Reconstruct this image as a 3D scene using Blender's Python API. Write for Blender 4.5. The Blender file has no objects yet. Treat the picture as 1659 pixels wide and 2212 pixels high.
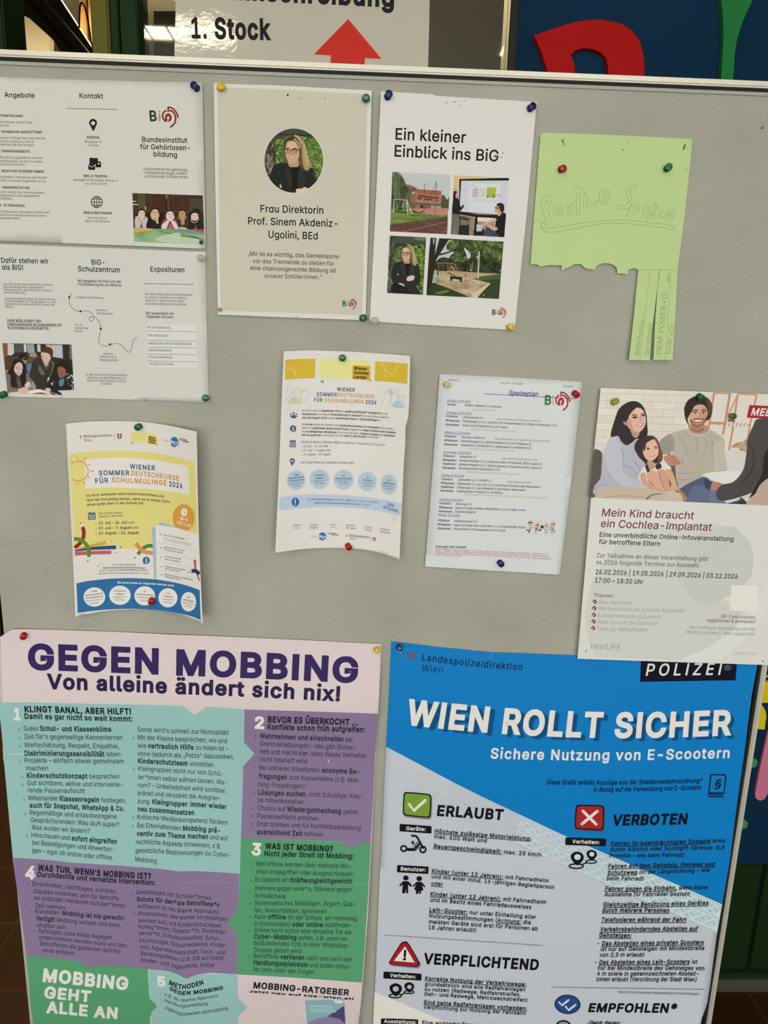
import bpy, bmesh, math, os, random
from mathutils import Vector, Matrix
from mathutils.geometry import tessellate_polygon

SC = bpy.context.scene
COL = SC.collection
R = math.radians
# ------------------------------------------------------------------ camera
FPX, PITCH, YAW, ROLL = 1533.0, R(12.62), R(1.85), R(1.66)
CX, CY, CZ = 0.0, -1.051, 1.45
W, H = 1659, 2212
_cy, _sy, _cp, _sp = math.cos(YAW), math.sin(YAW), math.cos(PITCH), math.sin(PITCH)
FWD = Vector((_sy * _cp, _cy * _cp, -_sp))
_r = Vector((_cy, -_sy, 0)); _u = _r.cross(FWD)
RIGHT = math.cos(ROLL) * _r + math.sin(ROLL) * _u
UP = -math.sin(ROLL) * _r + math.cos(ROLL) * _u
cam = bpy.data.cameras.new('camera'); cam_o = bpy.data.objects.new('camera', cam); COL.objects.link(cam_o)
cam.sensor_fit = 'VERTICAL'; cam.sensor_height = 36; cam.sensor_width = 36; cam.lens = FPX / H * 36
cam.clip_start = 0.02
cam_o.matrix_world = Matrix(((RIGHT.x, UP.x, -FWD.x, CX), (RIGHT.y, UP.y, -FWD.y, CY), (RIGHT.z, UP.z, -FWD.z, CZ), (0, 0, 0, 1)))
SC.camera = cam_o
SC.view_settings.view_transform = 'Standard'; SC.view_settings.look = 'None'
SC.view_settings.gamma = 1.0; SC.view_settings.use_curve_mapping = False
SC.view_settings.exposure = EXPOSURE = 0.0
SC.cycles.use_denoising = True
SC.cycles.max_bounces = 8; SC.cycles.transparent_max_bounces = 12

# world: a dim even fill standing in for the rest of the big school hall
wd = bpy.data.worlds.new('hall_air'); SC.world = wd; wd.use_nodes = True
wd.node_tree.nodes['Background'].inputs[0].default_value = (0.95, 1.0, 0.97, 1)
wd.node_tree.nodes['Background'].inputs[1].default_value = WORLD_STRENGTH = 0.1
LAMP_FRONT = 32.0      # louvre ceiling lamps in front of the board
WINDOW_FILL = 5.3         # unseen window added behind the viewer
FILL_HALL = 110.0       # unseen lamp added to light the stairwell

def ray(x, y):
    d = FWD + RIGHT * ((x - W / 2) / FPX) - UP * ((y - H / 2) / FPX)
    return d.x / d.y, d.z / d.y
def bp(x, y, Y):
    dx, dz = ray(x, y); t = Y - CY
    return Vector((CX + dx * t, Y, CZ + dz * t))

# ------------------------------------------------------------------ materials
def lin(c):
    c = c / 255.0
    return c / 12.92 if c <= 0.04045 else ((c + 0.055) / 1.055) ** 2.4
def alb(rgb, ref=(212, 205, 192), w=0.80):
    return tuple(min(0.9, max(0.004, lin(a) / lin(b) * w)) for a, b in zip(rgb, ref)) + (1,)
_mats = {}
def mat(color, rough=0.6, spec=0.3, metal=0.0, name='ink', trans=0.0, emit=0.0, coat=0.0):
    k = (tuple(round(v, 4) for v in color), rough, spec, metal, trans, emit, coat)
    if k in _mats: return _mats[k]
    m = bpy.data.materials.new(name); m.use_nodes = True
    b = m.node_tree.nodes['Principled BSDF']
    b.inputs['Base Color'].default_value = color[:3] + (1,)
    b.inputs['Roughness'].default_value = rough
    b.inputs['Specular IOR Level'].default_value = spec
    b.inputs['Metallic'].default_value = metal
    b.inputs['Transmission Weight'].default_value = trans
    if coat: b.inputs['Coat Weight'].default_value = coat
    if emit:
        b.inputs['Emission Color'].default_value = color[:3] + (1,); b.inputs['Emission Strength'].default_value = emit
    _mats[k] = m
    return m
def nmat(name, stops, scale, stretch=(1, 1, 1), rough=0.6, detail=4, bump=0.0, kind='noise', spec=0.15, dist=0.0):
    """procedural material: noise (or wave) through a colour ramp"""
    k = (name, tuple(stops), scale, stretch)
    if k in _mats: return _mats[k]
    m = bpy.data.materials.new(name); m.use_nodes = True; nt = m.node_tree; N = nt.nodes
    b = N['Principled BSDF']; b.inputs['Roughness'].default_value = rough; b.inputs['Specular IOR Level'].default_value = spec
    tc = N.new('ShaderNodeNewGeometry'); mp = N.new('ShaderNodeMapping'); mp.inputs['Scale'].default_value = stretch
    nt.links.new(tc.outputs['Position'], mp.inputs[0])
    if kind == 'noise':
        t = N.new('ShaderNodeTexNoise'); t.inputs['Scale'].default_value = scale; t.inputs['Detail'].default_value = detail
        t.inputs['Distortion'].default_value = dist
    else:
        t = N.new('ShaderNodeTexWave'); t.inputs['Scale'].default_value = scale; t.bands_direction = kind; t.inputs['Distortion'].default_value = dist
    nt.links.new(mp.outputs[0], t.inputs[0])
    cr = N.new('ShaderNodeValToRGB'); e = cr.color_ramp.elements
    while len(e) < len(stops): e.new(0.5)
    for i, (p, c) in enumerate(stops): e[i].position = p; e[i].color = c[:3] + (1,)
    nt.links.new(t.outputs['Fac'], cr.inputs[0]); nt.links.new(cr.outputs[0], b.inputs['Base Color'])
    if bump:
        bn = N.new('ShaderNodeBump'); bn.inputs['Strength'].default_value = bump; bn.inputs['Distance'].default_value = 0.001
        nt.links.new(t.outputs['Fac'], bn.inputs['Height']); nt.links.new(bn.outputs[0], b.inputs['Normal'])
    _mats[k] = m
    return m

# ------------------------------------------------------------------ objects
def tag(o, label=None, cat=None, group=None, kind=None):
    if label: o['label'] = label
    if cat: o['category'] = cat
    if group: o['group'] = group
    if kind: o['kind'] = kind
    return o
def link(name, me, mats, parent=None, loc=(0, 0, 0), smooth=False):
    o = bpy.data.objects.new(name, me); COL.objects.link(o)
    for m in mats: me.materials.append(m)
    if smooth: me.polygons.foreach_set('use_smooth', [True] * len(me.polygons))
    o.location = loc
    if parent: o.parent = parent
    return o
def box(name, lo, hi, m, parent=None, bevel=0.0, rot=None):
    lo, hi = Vector(lo), Vector(hi); c = (lo + hi) / 2
    if parent is not None: off = c - parent.location
    else: off = c
    bm = bmesh.new(); bmesh.ops.create_cube(bm, size=1)
    for v in bm.verts: v.co = Vector((v.co.x * (hi.x - lo.x), v.co.y * (hi.y - lo.y), v.co.z * (hi.z - lo.z)))
    if bevel: bmesh.ops.bevel(bm, geom=bm.edges[:], offset=bevel, segments=2, affect='EDGES')
    me = bpy.data.meshes.new(name); bm.to_mesh(me); bm.free()
    return link(name, me, [m], parent, off)
def prism(name, pts, y0, y1, m, parent=None, bevel=0.0):
    """extruded outline: pts are (X, Z), from depth y0 (front) to y1 (back)"""
    n = len(pts); v = [Vector((x, y0, z)) for x, z in pts] + [Vector((x, y1, z)) for x, z in pts]
    c = Vector((sum(p[0] for p in pts) / n, (y0 + y1) / 2, sum(p[1] for p in pts) / n))
    f = [tuple(t) for t in tessellate_polygon([[Vector((x, z, 0)) for x, z in pts]])]
    f += [tuple(n + i for i in reversed(t)) for t in f]
    f += [(i, (i + 1) % n, n + (i + 1) % n, n + i) for i in range(n)]
    me = bpy.data.meshes.new(name); me.from_pydata([p - c for p in v], [], f)
    bm = bmesh.new(); bm.from_mesh(me); bmesh.ops.recalc_face_normals(bm, faces=bm.faces[:]); bm.to_mesh(me); bm.free()
    return link(name, me, [m], parent, c - (parent.location if parent else Vector()))
def tube(name, pts, r, m, parent=None, seg=8):
    cu = bpy.data.curves.new(name, 'CURVE'); cu.dimensions = '3D'; cu.bevel_depth = r; cu.bevel_resolution = 3
    s = cu.splines.new('POLY'); s.points.add(len(pts) - 1)
    base = Vector(pts[0])
    for i, p in enumerate(pts): s.points[i].co = tuple(Vector(p) - base) + (1,)
    tmp = bpy.data.objects.new('tmp', cu); COL.objects.link(tmp)
    me = bpy.data.meshes.new_from_object(tmp.evaluated_get(bpy.context.evaluated_depsgraph_get()))
    bpy.data.objects.remove(tmp); me.name = name; me.materials.clear()
    return link(name, me, [m], parent, base - (parent.location if parent else Vector()), True)

# ------------------------------------------------------------------ lettering: glyph outlines, cached per character
_chars = {}
def load_glyphs(chars):
    """outline of every character of a thin sans face at two finenesses; strokes get their weight in glyph()"""
    font = None
    try:
        font = bpy.data.fonts.load(os.path.join(bpy.utils.system_resource('DATAFILES', path='fonts'), 'Inter.woff2'))
    except Exception:
        font = None
    tmp = []
    def cu(body, res):
        c = bpy.data.curves.new('glyph', 'FONT'); c.body = body; c.size = 1; c.resolution_u = res; c.dimensions = '2D'; c.fill_mode = 'NONE'
        if font: c.font = font
        o = bpy.data.objects.new('glyph', c); COL.objects.link(o); tmp.append(o)
        return o
    jobs = [(ch, cu(ch, 2), cu(ch, 4), cu(ch + '|', 1)) for ch in chars]
    bar = cu('|', 1)
    dg = bpy.context.evaluated_depsgraph_get()
    def data(o):
        ev = o.evaluated_get(dg); me = ev.to_mesh()
        if me is None: return [], []
        v = [(p.co.x, p.co.y) for p in me.vertices]; nb = {}
        for e in me.edges: a, b = e.vertices; nb.setdefault(a, []).append(b); nb.setdefault(b, []).append(a)
        ev.to_mesh_clear()
        loops, seen = [], set()
        for s in nb:
            if s in seen: continue
            lp = [s]; seen.add(s); cur = s
            while True:
                n = [q for q in nb[cur] if q not in seen]
                if not n: break
                cur = n[0]; seen.add(cur); lp.append(cur)
            q = [v[k] for k in sorted(lp)]; q = [p for k, p in enumerate(q) if math.hypot(p[0] - q[k - 1][0], p[1] - q[k - 1][1]) > 1e-5]
            if len(q) > 2: loops.append(q)
        return v, loops
    bv, _ = data(bar); blsb = min(p[0] for p in bv); bw = max(p[0] for p in bv) - blsb
    for ch, a, a2, b in jobs:
        adv = max(p[0] for p in data(b)[0]) - bw - blsb
        _chars[ch] = (data(a)[1], data(a2)[1], adv)
    h = _chars['H'][0][0]; hx = sorted(set(round(q[0], 3) for q in h)); t = hx[1] - hx[0]; hh = max(q[1] for q in h)
    st = [[(0.06, hh), (0.06 + t, hh), (0.06 + t, 0), (0.06, 0)]]; _chars['I'] = (st, st, 0.12 + t)      # plain upright I
    for o in tmp:
        c = o.data; bpy.data.objects.remove(o); bpy.data.curves.remove(c)
_bold = {}; INSET = 0.036
def glyph(ch, d, fine=True):
    """every outline stroked: inwards enough to fill the stem, outwards by d (em), which gives the letter its weight"""
    k = (ch, d, fine)
    if k in _bold: return _bold[k]
    c = _chars.get(ch) or _chars['?']; adv = c[2]; V, F, z = [], [], 0
    for lp in c[1 if fine else 0]:
        if d > 0.01 and min(p[1] for p in lp) > 0.41 and ch in 'ijäöüÄÖÜї': lp = [(p[0], p[1] + 1.5 * d) for p in lp]     # keep dots clear of heavy stems
        n = len(lp); off = []; ins = []
        w = max(p[0] for p in lp) - min(p[0] for p in lp); hgt = max(p[1] for p in lp) - min(p[1] for p in lp)
        for i in range(n):
            a, b, e = lp[i - 1], lp[i], lp[(i + 1) % n]
            n1 = (b[1] - a[1], a[0] - b[0]); l = math.hypot(*n1) or 1; n1 = (n1[0] / l, n1[1] / l)
            n2 = (e[1] - b[1], b[0] - e[0]); l = math.hypot(*n2) or 1; n2 = (n2[0] / l, n2[1] / l)
            sx, sy = n1[0] + n2[0], n1[1] + n2[1]; q = sx * sx + sy * sy
            m = 2 / q if q > 0.45 else 2.1 / math.sqrt(max(q, 1e-6))
            off.append((-sx * m * d, -sy * m * d)); ins.append((-sx * m * INSET, -sy * m * INSET))
        for i in range(n):
            j = (i + 1) % n; b = len(V); zz = (z % 7) * 3e-7; z += 1
            V += [(lp[i][0] + off[i][0], lp[i][1] + off[i][1], zz), (lp[j][0] + off[j][0], lp[j][1] + off[j][1], zz), (lp[j][0] - ins[j][0], lp[j][1] - ins[j][1], zz), (lp[i][0] - ins[i][0], lp[i][1] - ins[i][1], zz)]
            F.append((b, b + 1, b + 2, b + 3))
        if max(w, hgt) < 0.09:                      # dots: close the middle
            b = len(V); V += [(p[0], p[1], 2.4e-6) for p in lp]; F.append(tuple(range(b, b + n)))
    _bold[k] = (V, F, adv + d * (1.2 if d < 0.02 else 1.6))
    return _bold[k]
LT, RG, MD, BD, HV, BK = -0.004, 0.006, 0.014, 0.025, 0.034, 0.040
CAP = 0.509

# ------------------------------------------------------------------ smooth outlines
def spline(pts, closed=True, n=5):
    L = len(pts); out = []
    rng = range(L) if closed else range(L - 1)
    for i in rng:
        if closed: p0, p1, p2, p3 = pts[i - 1], pts[i], pts[(i + 1) % L], pts[(i + 2) % L]
        else: p0, p1, p2, p3 = pts[max(i - 1, 0)], pts[i], pts[i + 1], pts[min(i + 2, L - 1)]
        for k in range(n):
            t = k / n; t2 = t * t; t3 = t2 * t
            out.append(tuple(0.5 * (2 * b + (c - a) * t + (2 * a - 5 * b + 4 * c - d) * t2 + (3 * b - a - 3 * c + d) * t3) for a, b, c, d in zip(p0, p1, p2, p3)))
    if not closed: out.append(tuple(pts[-1]))
    return out
def clip_poly(pts, clip):
    ar = sum(clip[i - 1][0] * clip[i][1] - clip[i][0] * clip[i - 1][1] for i in range(len(clip)))
    out = list(pts)
    for i in range(len(clip)):
        a, b = clip[i - 1], clip[i]
        if not out: return out
        def side(p): return ((b[0] - a[0]) * (p[1] - a[1]) - (b[1] - a[1]) * (p[0] - a[0])) * (1 if ar > 0 else -1)
        src, out = out, []
        for k in range(len(src)):
            p, q = src[k - 1], src[k]; sp_, sq = side(p), side(q)
            if (sp_ >= 0) != (sq >= 0):
                t = sp_ / (sp_ - sq); out.append((p[0] + (q[0] - p[0]) * t, p[1] + (q[1] - p[1]) * t))
            if sq >= 0: out.append(q)
    return out
def ell(cx, cy, rx, ry=None, a0=0, a1=360, n=28, rot=0):
    ry = ry or rx; full = abs(a1 - a0) >= 360; c, s = math.cos(R(rot)), math.sin(R(rot)); o = []
    for i in range(n if full else n + 1):
        a = R(a0 + (a1 - a0) * i / n); x, y = rx * math.cos(a), ry * math.sin(a)
        o.append((cx + c * x - s * y, cy + s * x + c * y))
    return o

# ------------------------------------------------------------------ a sheet of paper (or any printed panel) and what is printed on it
class Sheet:
    """paper lying on the plane y = y0 and lifted from it by h(X, Z) metres"""
    def __init__(self, name, label, cat, outline, h=0.001, color=(0.8, 0.78, 0.74, 1), step=None, rough=0.6, spec=0.14, y0=0.0,
                 ref=(212, 205, 192), thick=0.0003, group=None, own_mesh=True, owner=None, coat=0.0, material=None):
        raw = h if callable(h) else (lambda X, Z, _h=h: _h)
        self.hf = raw; self.lift = 3e-6
        if step:
            memo = {}; self.lift = 5e-5 if step < 0.01 else 1.5e-5
            def node(i, j):
                if (i, j) not in memo: memo[(i, j)] = raw(i * step, j * step)
                return memo[(i, j)]
            def hf(X, Z):
                i, j = math.floor(X / step), math.floor(Z / step); u, v = X / step - i, Z / step - j
                return (node(i, j) * (1 - u) + node(i + 1, j) * u) * (1 - v) + (node(i, j + 1) * (1 - u) + node(i + 1, j + 1) * u) * v
            self.hf = hf
        self.step, self.rough, self.spec, self.y0, self.ref, self.coat = step, rough, spec, y0, ref, coat
        self.e = 4e-5; self.dz = 3e-6; self.parts = []; self.view(0, 0, 1); self.clip = None
        if own_mesh:
            me = bpy.data.meshes.new(name)
            self.o = bpy.data.objects.new(name, me); COL.objects.link(self.o)
            tag(self.o, label, cat, group)
            pts = [self.pt(x, y) for x, y in outline]
            self.base = Vector((sum(p[0] for p in pts) / len(pts), y0, min(p[1] for p in pts)))
            self.o.location = self.base
            p = Part(self, name); e, self.e = self.e, 0.0
            p._add(pts, material or mat(color, rough, spec, coat=coat, name='paper')); self.e = e
            p.fill(me)
            if thick:
                sm = self.o.modifiers.new('paper thickness', 'SOLIDIFY'); sm.thickness = thick; sm.offset = -1 if p.front else 1
        else:
            self.o = owner; self.base = Vector(owner.location)
    def view(self, ox, oy, s): self.ox, self.oy, self.s = ox, oy, s; return self
    def pt(self, x, y):
        dx, dz = ray(self.ox + x * self.s, self.oy + y * self.s); Y = self.y0
        for _ in range(25):
            X, Z = CX + dx * (Y - CY), CZ + dz * (Y - CY); Y = 0.5 * Y + 0.5 * (self.y0 - self.hf(X, Z))
        return (X, Z)
    def part(self, name, label=None):
        p = Part(self, name, label); self.parts.append(p); return p
    def sub(self, part, name, label=None):
        p = self.part(name, label); p.parent_p = part; p.clip = part.clip; return p
    def c(self, rgb): return mat(alb(rgb, self.ref), self.rough, self.spec, coat=self.coat) if isinstance(rgb, tuple) else rgb
    def done(self):
        for p in self.parts:
            if not p.F: continue
            me = bpy.data.meshes.new(p.name); p.fill(me)
            o = bpy.data.objects.new(p.name, me); COL.objects.link(o); o.parent = p.parent_p.o if p.parent_p else self.o
            if p.label: o['label'] = p.label
            p.o = o
class Part:
    def __init__(self, S, name, label=None):
        self.S, self.name, self.label = S, name, label
        self.T = set(); self.V, self.F, self.M, self.mats, self.front, self.parent_p, self.clip = [], [], [], [], True, None, None
    def mi(self, m):
        if m not in self.mats: self.mats.append(m)
        return self.mats.index(m)
    def _add(self, xz, m):
        """fill the outline xz (board coordinates), cut on a grid when the paper is curved"""
        S = self.S; e = S.e
        if len(xz) < 3: return
        tris = tessellate_polygon([[Vector((x, z, 0)) for x, z in xz]])
        k = self.mi(m)
        if not S.step:
            b = len(self.V); self.V += [(x, z, e) for x, z in xz]
            for t in tris: self.F.append(tuple(b + i for i in t)); self.M.append(k)
            return
        bm = bmesh.new(); vs = [bm.verts.new((x, z, 0)) for x, z in xz]
        for t in tris:
            try: bm.faces.new([vs[i] for i in t])
            except ValueError: pass
        for ax in (0, 1):
            lo = min(p[ax] for p in xz); hi = max(p[ax] for p in xz)
            for i in range(math.ceil(lo / S.step), math.floor(hi / S.step) + 1):
                co = [0, 0, 0]; co[ax] = i * S.step; no = [0, 0, 0]; no[ax] = 1
                bmesh.ops.bisect_plane(bm, geom=bm.verts[:] + bm.edges[:] + bm.faces[:], plane_co=co, plane_no=no, dist=1e-6)
        b = len(self.V); bm.verts.index_update()
        self.V += [(v.co.x, v.co.y, e) for v in bm.verts]
        for f in bm.faces: self.F.append(tuple(b + v.index for v in f.verts)); self.M.append(k)
        bm.free()
    def fill(self, me):
        S = self.S; B = S.base
        vs = [(x - B.x, S.y0 - S.hf(x, z) - e - B.y, z - B.z) for x, z, e in self.V]
        F = []
        for f in self.F:
            a = 0.0
            for i in range(len(f)): p, q = self.V[f[i - 1]], self.V[f[i]]; a += p[0] * q[1] - q[0] * p[1]
            F.append(f if a > 0 else tuple(reversed(f)))       # every face looks out of the board (-y)
        me.from_pydata(vs, [], F)
        for m in self.mats: me.materials.append(m)
        me.polygons.foreach_set('material_index', self.M)
        if S.step and S.step < 0.03: me.polygons.foreach_set('use_smooth', [i not in self.T for i in range(len(F))])
        me.update()
    # ---- drawing in pixels of the current view
    def poly(self, pts, color, sm=False, n=5):
        S = self.S
        if sm: pts = spline(pts, True, n)
        if self.clip: pts = clip_poly(pts, self.clip)
        q = []
        for x, y in pts:
            p = S.pt(x, y)
            if not q or abs(p[0] - q[-1][0]) + abs(p[1] - q[-1][1]) > 2e-6: q.append(p)
        self._add(q, S.c(color)); S.e += S.dz
        return self
    def disc(self, x, y, rx, color, ry=None, rot=0, n=28): return self.poly(ell(x, y, rx, ry, rot=rot, n=n), color)
    def ring(self, x, y, r, w, color, ry=None, a0=0, a1=360, n=32, rot=0):
        return self.line(ell(x, y, r, ry, a0, a1, n, rot) + ([ell(x, y, r, ry, a0, a1, n, rot)[0]] if abs(a1 - a0) >= 360 else []), w, color)
    def line(self, pts, w, color, sm=False, n=5, taper=None, cap=False):
        S = self.S
        if sm: pts = spline(pts, False, n)
        N = len(pts); L, Rr = [], []
        for i, (x, y) in enumerate(pts):
            a, b = pts[max(i - 1, 0)], pts[min(i + 1, N - 1)]
            dx, dy = b[0] - a[0], b[1] - a[1]; l = math.hypot(dx, dy) or 1
            k = w / 2 * ((1 + (taper - 1) * i / (N - 1)) if taper is not None else 1)
            L.append((x - dy / l * k, y + dx / l * k)); Rr.append((x + dy / l * k, y - dx / l * k))
        m = S.c(color)
        for i in range(N - 1):
            q = [L[i], L[i + 1], Rr[i + 1], Rr[i]]
            if self.clip: q = clip_poly(q, self.clip)
            if len(q) >= 3: self._add([S.pt(*p) for p in q], m)
        if cap:
            for p in (pts[0], pts[-1]):
                q = ell(p[0], p[1], w / 2, n=12)
                if self.clip: q = clip_poly(q, self.clip)
                if len(q) >= 3: self._add([S.pt(*z) for z in q], m)
        S.e += 1.5e-6
        return self
    def text(self, s, x0, y0, x1, y1=None, cap=20, w=RG, color=(20, 20, 20), sag=0, it=0, bw=BD, alt=None, track=0, al=False):
        """one printed line: baseline from (x0,y0) to (x1,y1); ^ toggles bold, _ toggles underline, ~ toggles the alternate colour"""
        S = self.S
        if y1 is None: y1 = y0
        if al: s = s.replace('a', '\u0251').replace('\u00e4', '\u0251\u0308')
        P0, P1 = Vector(S.pt(x0, y0)), Vector(S.pt(x1, y1))
        PM = Vector(S.pt((x0 + x1) / 2, (y0 + y1) / 2 + sag)); C = 2 * PM - (P0 + P1) / 2     # quadratic control
        dirv = (P1 - P0).normalized(); up = Vector((-dirv.y, dirv.x))
        ux, uy = (y1 - y0), -(x1 - x0); ul = math.hypot(ux, uy); mx, my = (x0 + x1) / 2, (y0 + y1) / 2
        capm = (Vector(S.pt(mx + ux / ul * cap, my + uy / ul * cap)) - Vector(S.pt(mx, my))).length
        sy = capm / CAP; fine = cap * S.s > 13
        bold = und = alt_on = False; x = 0.0; run = []; ulines = []; ustart = None; lo = None; hi = 0
        for ch in s:
            if ch == '^': bold = not bold; continue
            if ch == '~': alt_on = not alt_on; continue
            if ch == '_':
                und = not und
                if und: ustart = x
                else: ulines.append((ustart, x))
                continue
            if ch == '\u0308':
                V, F, A = glyph('\u00a8', w, fine); run.append((x - run_adv * 0.5 - A * 0.5, V, F, alt_on)); continue
            V, F, A = glyph(ch, bw if bold else w, fine); run_adv = A
            if V:
                a, b = x + min(p[0] for p in V), x + max(p[0] for p in V)
                lo = a if lo is None else min(lo, a); hi = max(hi, b)
            run.append((x, V, F, alt_on)); x += A + track
        if lo is None: return self
        tot = max(hi - lo, 1e-4)
        e = S.e + S.lift
        def put(gx, gy, zz=0.0):
            t = (gx - lo + it * gy) / tot
            b = P0 * ((1 - t) ** 2) + C * (2 * t * (1 - t)) + P1 * t * t
            if sag:
                tg = ((C - P0) * (1 - t) + (P1 - C) * t).normalized(); u2 = Vector((-tg.y, tg.x))
            else: u2 = up
            q = b + u2 * (gy * sy)
            return (q.x, q.y, e + zz)
        k0 = self.mi(S.c(color)); k1 = self.mi(S.c(alt)) if alt is not None else k0
        for gx, V, F, ao in run:
            b = len(self.V); vs = [put(gx + p[0], p[1], p[2]) for p in V]
            if S.step and capm > 0.0055 and vs:                # large letters: cut along the facets of the curved paper
                bm = bmesh.new(); q = [bm.verts.new(v) for v in vs]
                for f in F:
                    try: bm.faces.new([q[i] for i in f])
                    except ValueError: pass
                for ax in (0, 1):
                    lo_, hi_ = min(v[ax] for v in vs), max(v[ax] for v in vs)
                    for i in range(math.ceil(lo_ / S.step), math.floor(hi_ / S.step) + 1):
                        co = [0, 0, 0]; co[ax] = i * S.step; no = [0, 0, 0]; no[ax] = 1
                        bmesh.ops.bisect_plane(bm, geom=bm.verts[:] + bm.edges[:] + bm.faces[:], plane_co=co, plane_no=no, dist=1e-7)
                bm.verts.index_update(); vs = [tuple(v.co) for v in bm.verts]; F = [tuple(v.index for v in f.verts) for f in bm.faces]; bm.free()
            self.V += vs
            for f in F: self.T.add(len(self.F)); self.F.append(tuple(b + i for i in f)); self.M.append(k1 if ao else k0)
        for a, c_ in ulines:
            b = len(self.V); n = 12
            for i in range(n + 1):
                gx = a + (c_ - a) * i / n; self.V += [put(gx, -0.17), put(gx, -0.10)]
            for i in range(n): self.F.append((b + 2 * i, b + 2 * i + 2, b + 2 * i + 3, b + 2 * i + 1)); self.M.append(k0)
        S.e += 1e-6
        return self
    def lines(self, rows, **kw):
        for r in rows:
            k = dict(kw)
            if len(r) > 5: k['sag'] = r[5]
            self.text(*r[:5], **k)
        return self

# ------------------------------------------------------------------ push pins
def lathe(name, prof, m, seg=20):
    bm = bmesh.new(); rings = []
    for r, z in prof:
        if r < 1e-6: rings.append([bm.verts.new((0, 0, z))])
        else: rings.append([bm.verts.new((r * math.cos(2 * math.pi * i / seg), r * math.sin(2 * math.pi * i / seg), z)) for i in range(seg)])
    for a, b in zip(rings, rings[1:]):
        for i in range(seg):
            j = (i + 1) % seg
            q = [a[i % len(a)], a[j % len(a)], b[j % len(b)], b[i % len(b)]]
            u = []
            for v in q:
                if v not in u: u.append(v)
            if len(u) > 2: bm.faces.new(u)
    bmesh.ops.recalc_face_normals(bm, faces=bm.faces[:])
    me = bpy.data.meshes.new(name); bm.to_mesh(me); bm.free(); me.materials.append(m)
    me.polygons.foreach_set('use_smooth', [True] * len(me.polygons))
    return me
MM = 0.001
PUSH = [(0, 0.2), (3.9, 0.2), (4.5, 0.5), (4.6, 1.1), (4.2, 1.7), (2.9, 2.3), (2.35, 3.2), (2.2, 5.0), (2.4, 6.6), (3.2, 7.6), (4.4, 8.3), (4.95, 9.1), (4.9, 9.9), (4.3, 10.6), (2.8, 10.95), (0, 11.05)]
BALL = [(0, 1.0)] + [(2.7 * math.sin(R(a)), 3.6 - 2.7 * math.cos(R(a))) for a in range(18, 180, 18)] + [(0, 6.3)]
NEEDLE = [(0, -7.0), (0.25, -5.5), (0.45, -4.0), (0.45, 1.2), (0, 1.2)]
STEEL = mat((0.62, 0.62, 0.6), 0.3, 0.5, 1.0, name='steel')
def pin(sheet, base, head, color, label, ball=False, k=1.0, clear=False):
    m = mat(color, 0.22, 0.5, trans=0.75 if clear else 0.0, name='pin plastic')
    if not clear:
        m.node_tree.nodes['Principled BSDF'].inputs['Subsurface Weight'].default_value = 0.0
    prof = [(r * MM * k, z * MM * k) for r, z in (BALL if ball else PUSH)]
    Hh = (3.6 if ball else 9.4) * MM * k
    sheet.view(0, 0, 1); X, Z = sheet.pt(*base); y = sheet.y0 - sheet.hf(X, Z) - sheet.e - 2e-4
    B = Vector((X, y, Z)); Hp = bp(head[0], head[1], y - Hh)
    ax = (Hp - B).normalized()
    ax = (ax if ax.dot(Vector((0, -1, 0))) > 0.8 else (ax + Vector((0, -1, 0)) * 0.7).normalized())
    q = Vector((0, 0, 1)).rotation_difference(ax)
    o = bpy.data.objects.new('push_pin', lathe('push_pin', prof, m)); COL.objects.link(o)
    o.location = B; o.rotation_mode = 'QUATERNION'; o.rotation_quaternion = q
    tag(o, label, 'push pin', 'push pins on the board')
    nd = bpy.data.objects.new('needle', lathe('needle', [(r * MM, z * MM) for r, z in NEEDLE], STEEL, 8)); COL.objects.link(nd); nd.parent = o
    nd['label'] = 'steel needle'
    return o
load_glyphs("".join(chr(i) for i in range(33, 127)) + " äöüÄÖÜßéçş§„“”–›…Русский\u0423\u043a\u0440\u0430\u0457\u043d\u0441\u044c\u0251\u00a8*°")
# ================================================================== setting
WY = 0.32                                    # plane of the door / mural wall behind the board
def wx(x, y=60, Y=WY): return bp(x, y, Y).x
def struct(o): o['kind'] = 'structure'; return o
CREAM = mat((0.62, 0.55, 0.40), 0.8, name='cream plaster')
def tile_mat():
    m = bpy.data.materials.new('quarry tile'); m.use_nodes = True; nt = m.node_tree; N = nt.nodes; b = N['Principled BSDF']
    g = N.new('ShaderNodeNewGeometry'); mp = N.new('ShaderNodeMapping'); mp.inputs['Rotation'].default_value = (0, 0, 0)
    mp.inputs['Location'].default_value = (0.06, 0.085, 0)
    br = N.new('ShaderNodeTexBrick'); br.offset = 0.0; br.inputs['Scale'].default_value = 1.0
    br.inputs['Brick Width'].default_value = 0.2; br.inputs['Row Height'].default_value = 0.2; br.inputs['Mortar Size'].default_value = 0.003
    br.inputs['Color1'].default_value = (0.066, 0.0205, 0.0024, 1); br.inputs['Color2'].default_value = (0.050, 0.0160, 0.0020, 1); br.inputs['Mortar'].default_value = (0.095, 0.042, 0.010, 1)
    no = N.new('ShaderNodeTexNoise'); no.inputs['Scale'].default_value = 9
    mx = N.new('ShaderNodeMixRGB'); mx.blend_type = 'MULTIPLY'; mx.inputs[0].default_value = 0.5
    nt.links.new(g.outputs['Position'], mp.inputs[0]); nt.links.new(mp.outputs[0], br.inputs[0]); nt.links.new(g.outputs['Position'], no.inputs[0])
    nt.links.new(br.outputs['Color'], mx.inputs[1]); nt.links.new(no.outputs['Color'], mx.inputs[2]); nt.links.new(mx.outputs[0], b.inputs['Base Color'])
    b.inputs['Roughness'].default_value = 0.5; b.inputs['Specular IOR Level'].default_value = 0.2
    return m
struct(box('floor', (-4, -5, -0.08), (4, 5, 0), tile_mat()))
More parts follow.
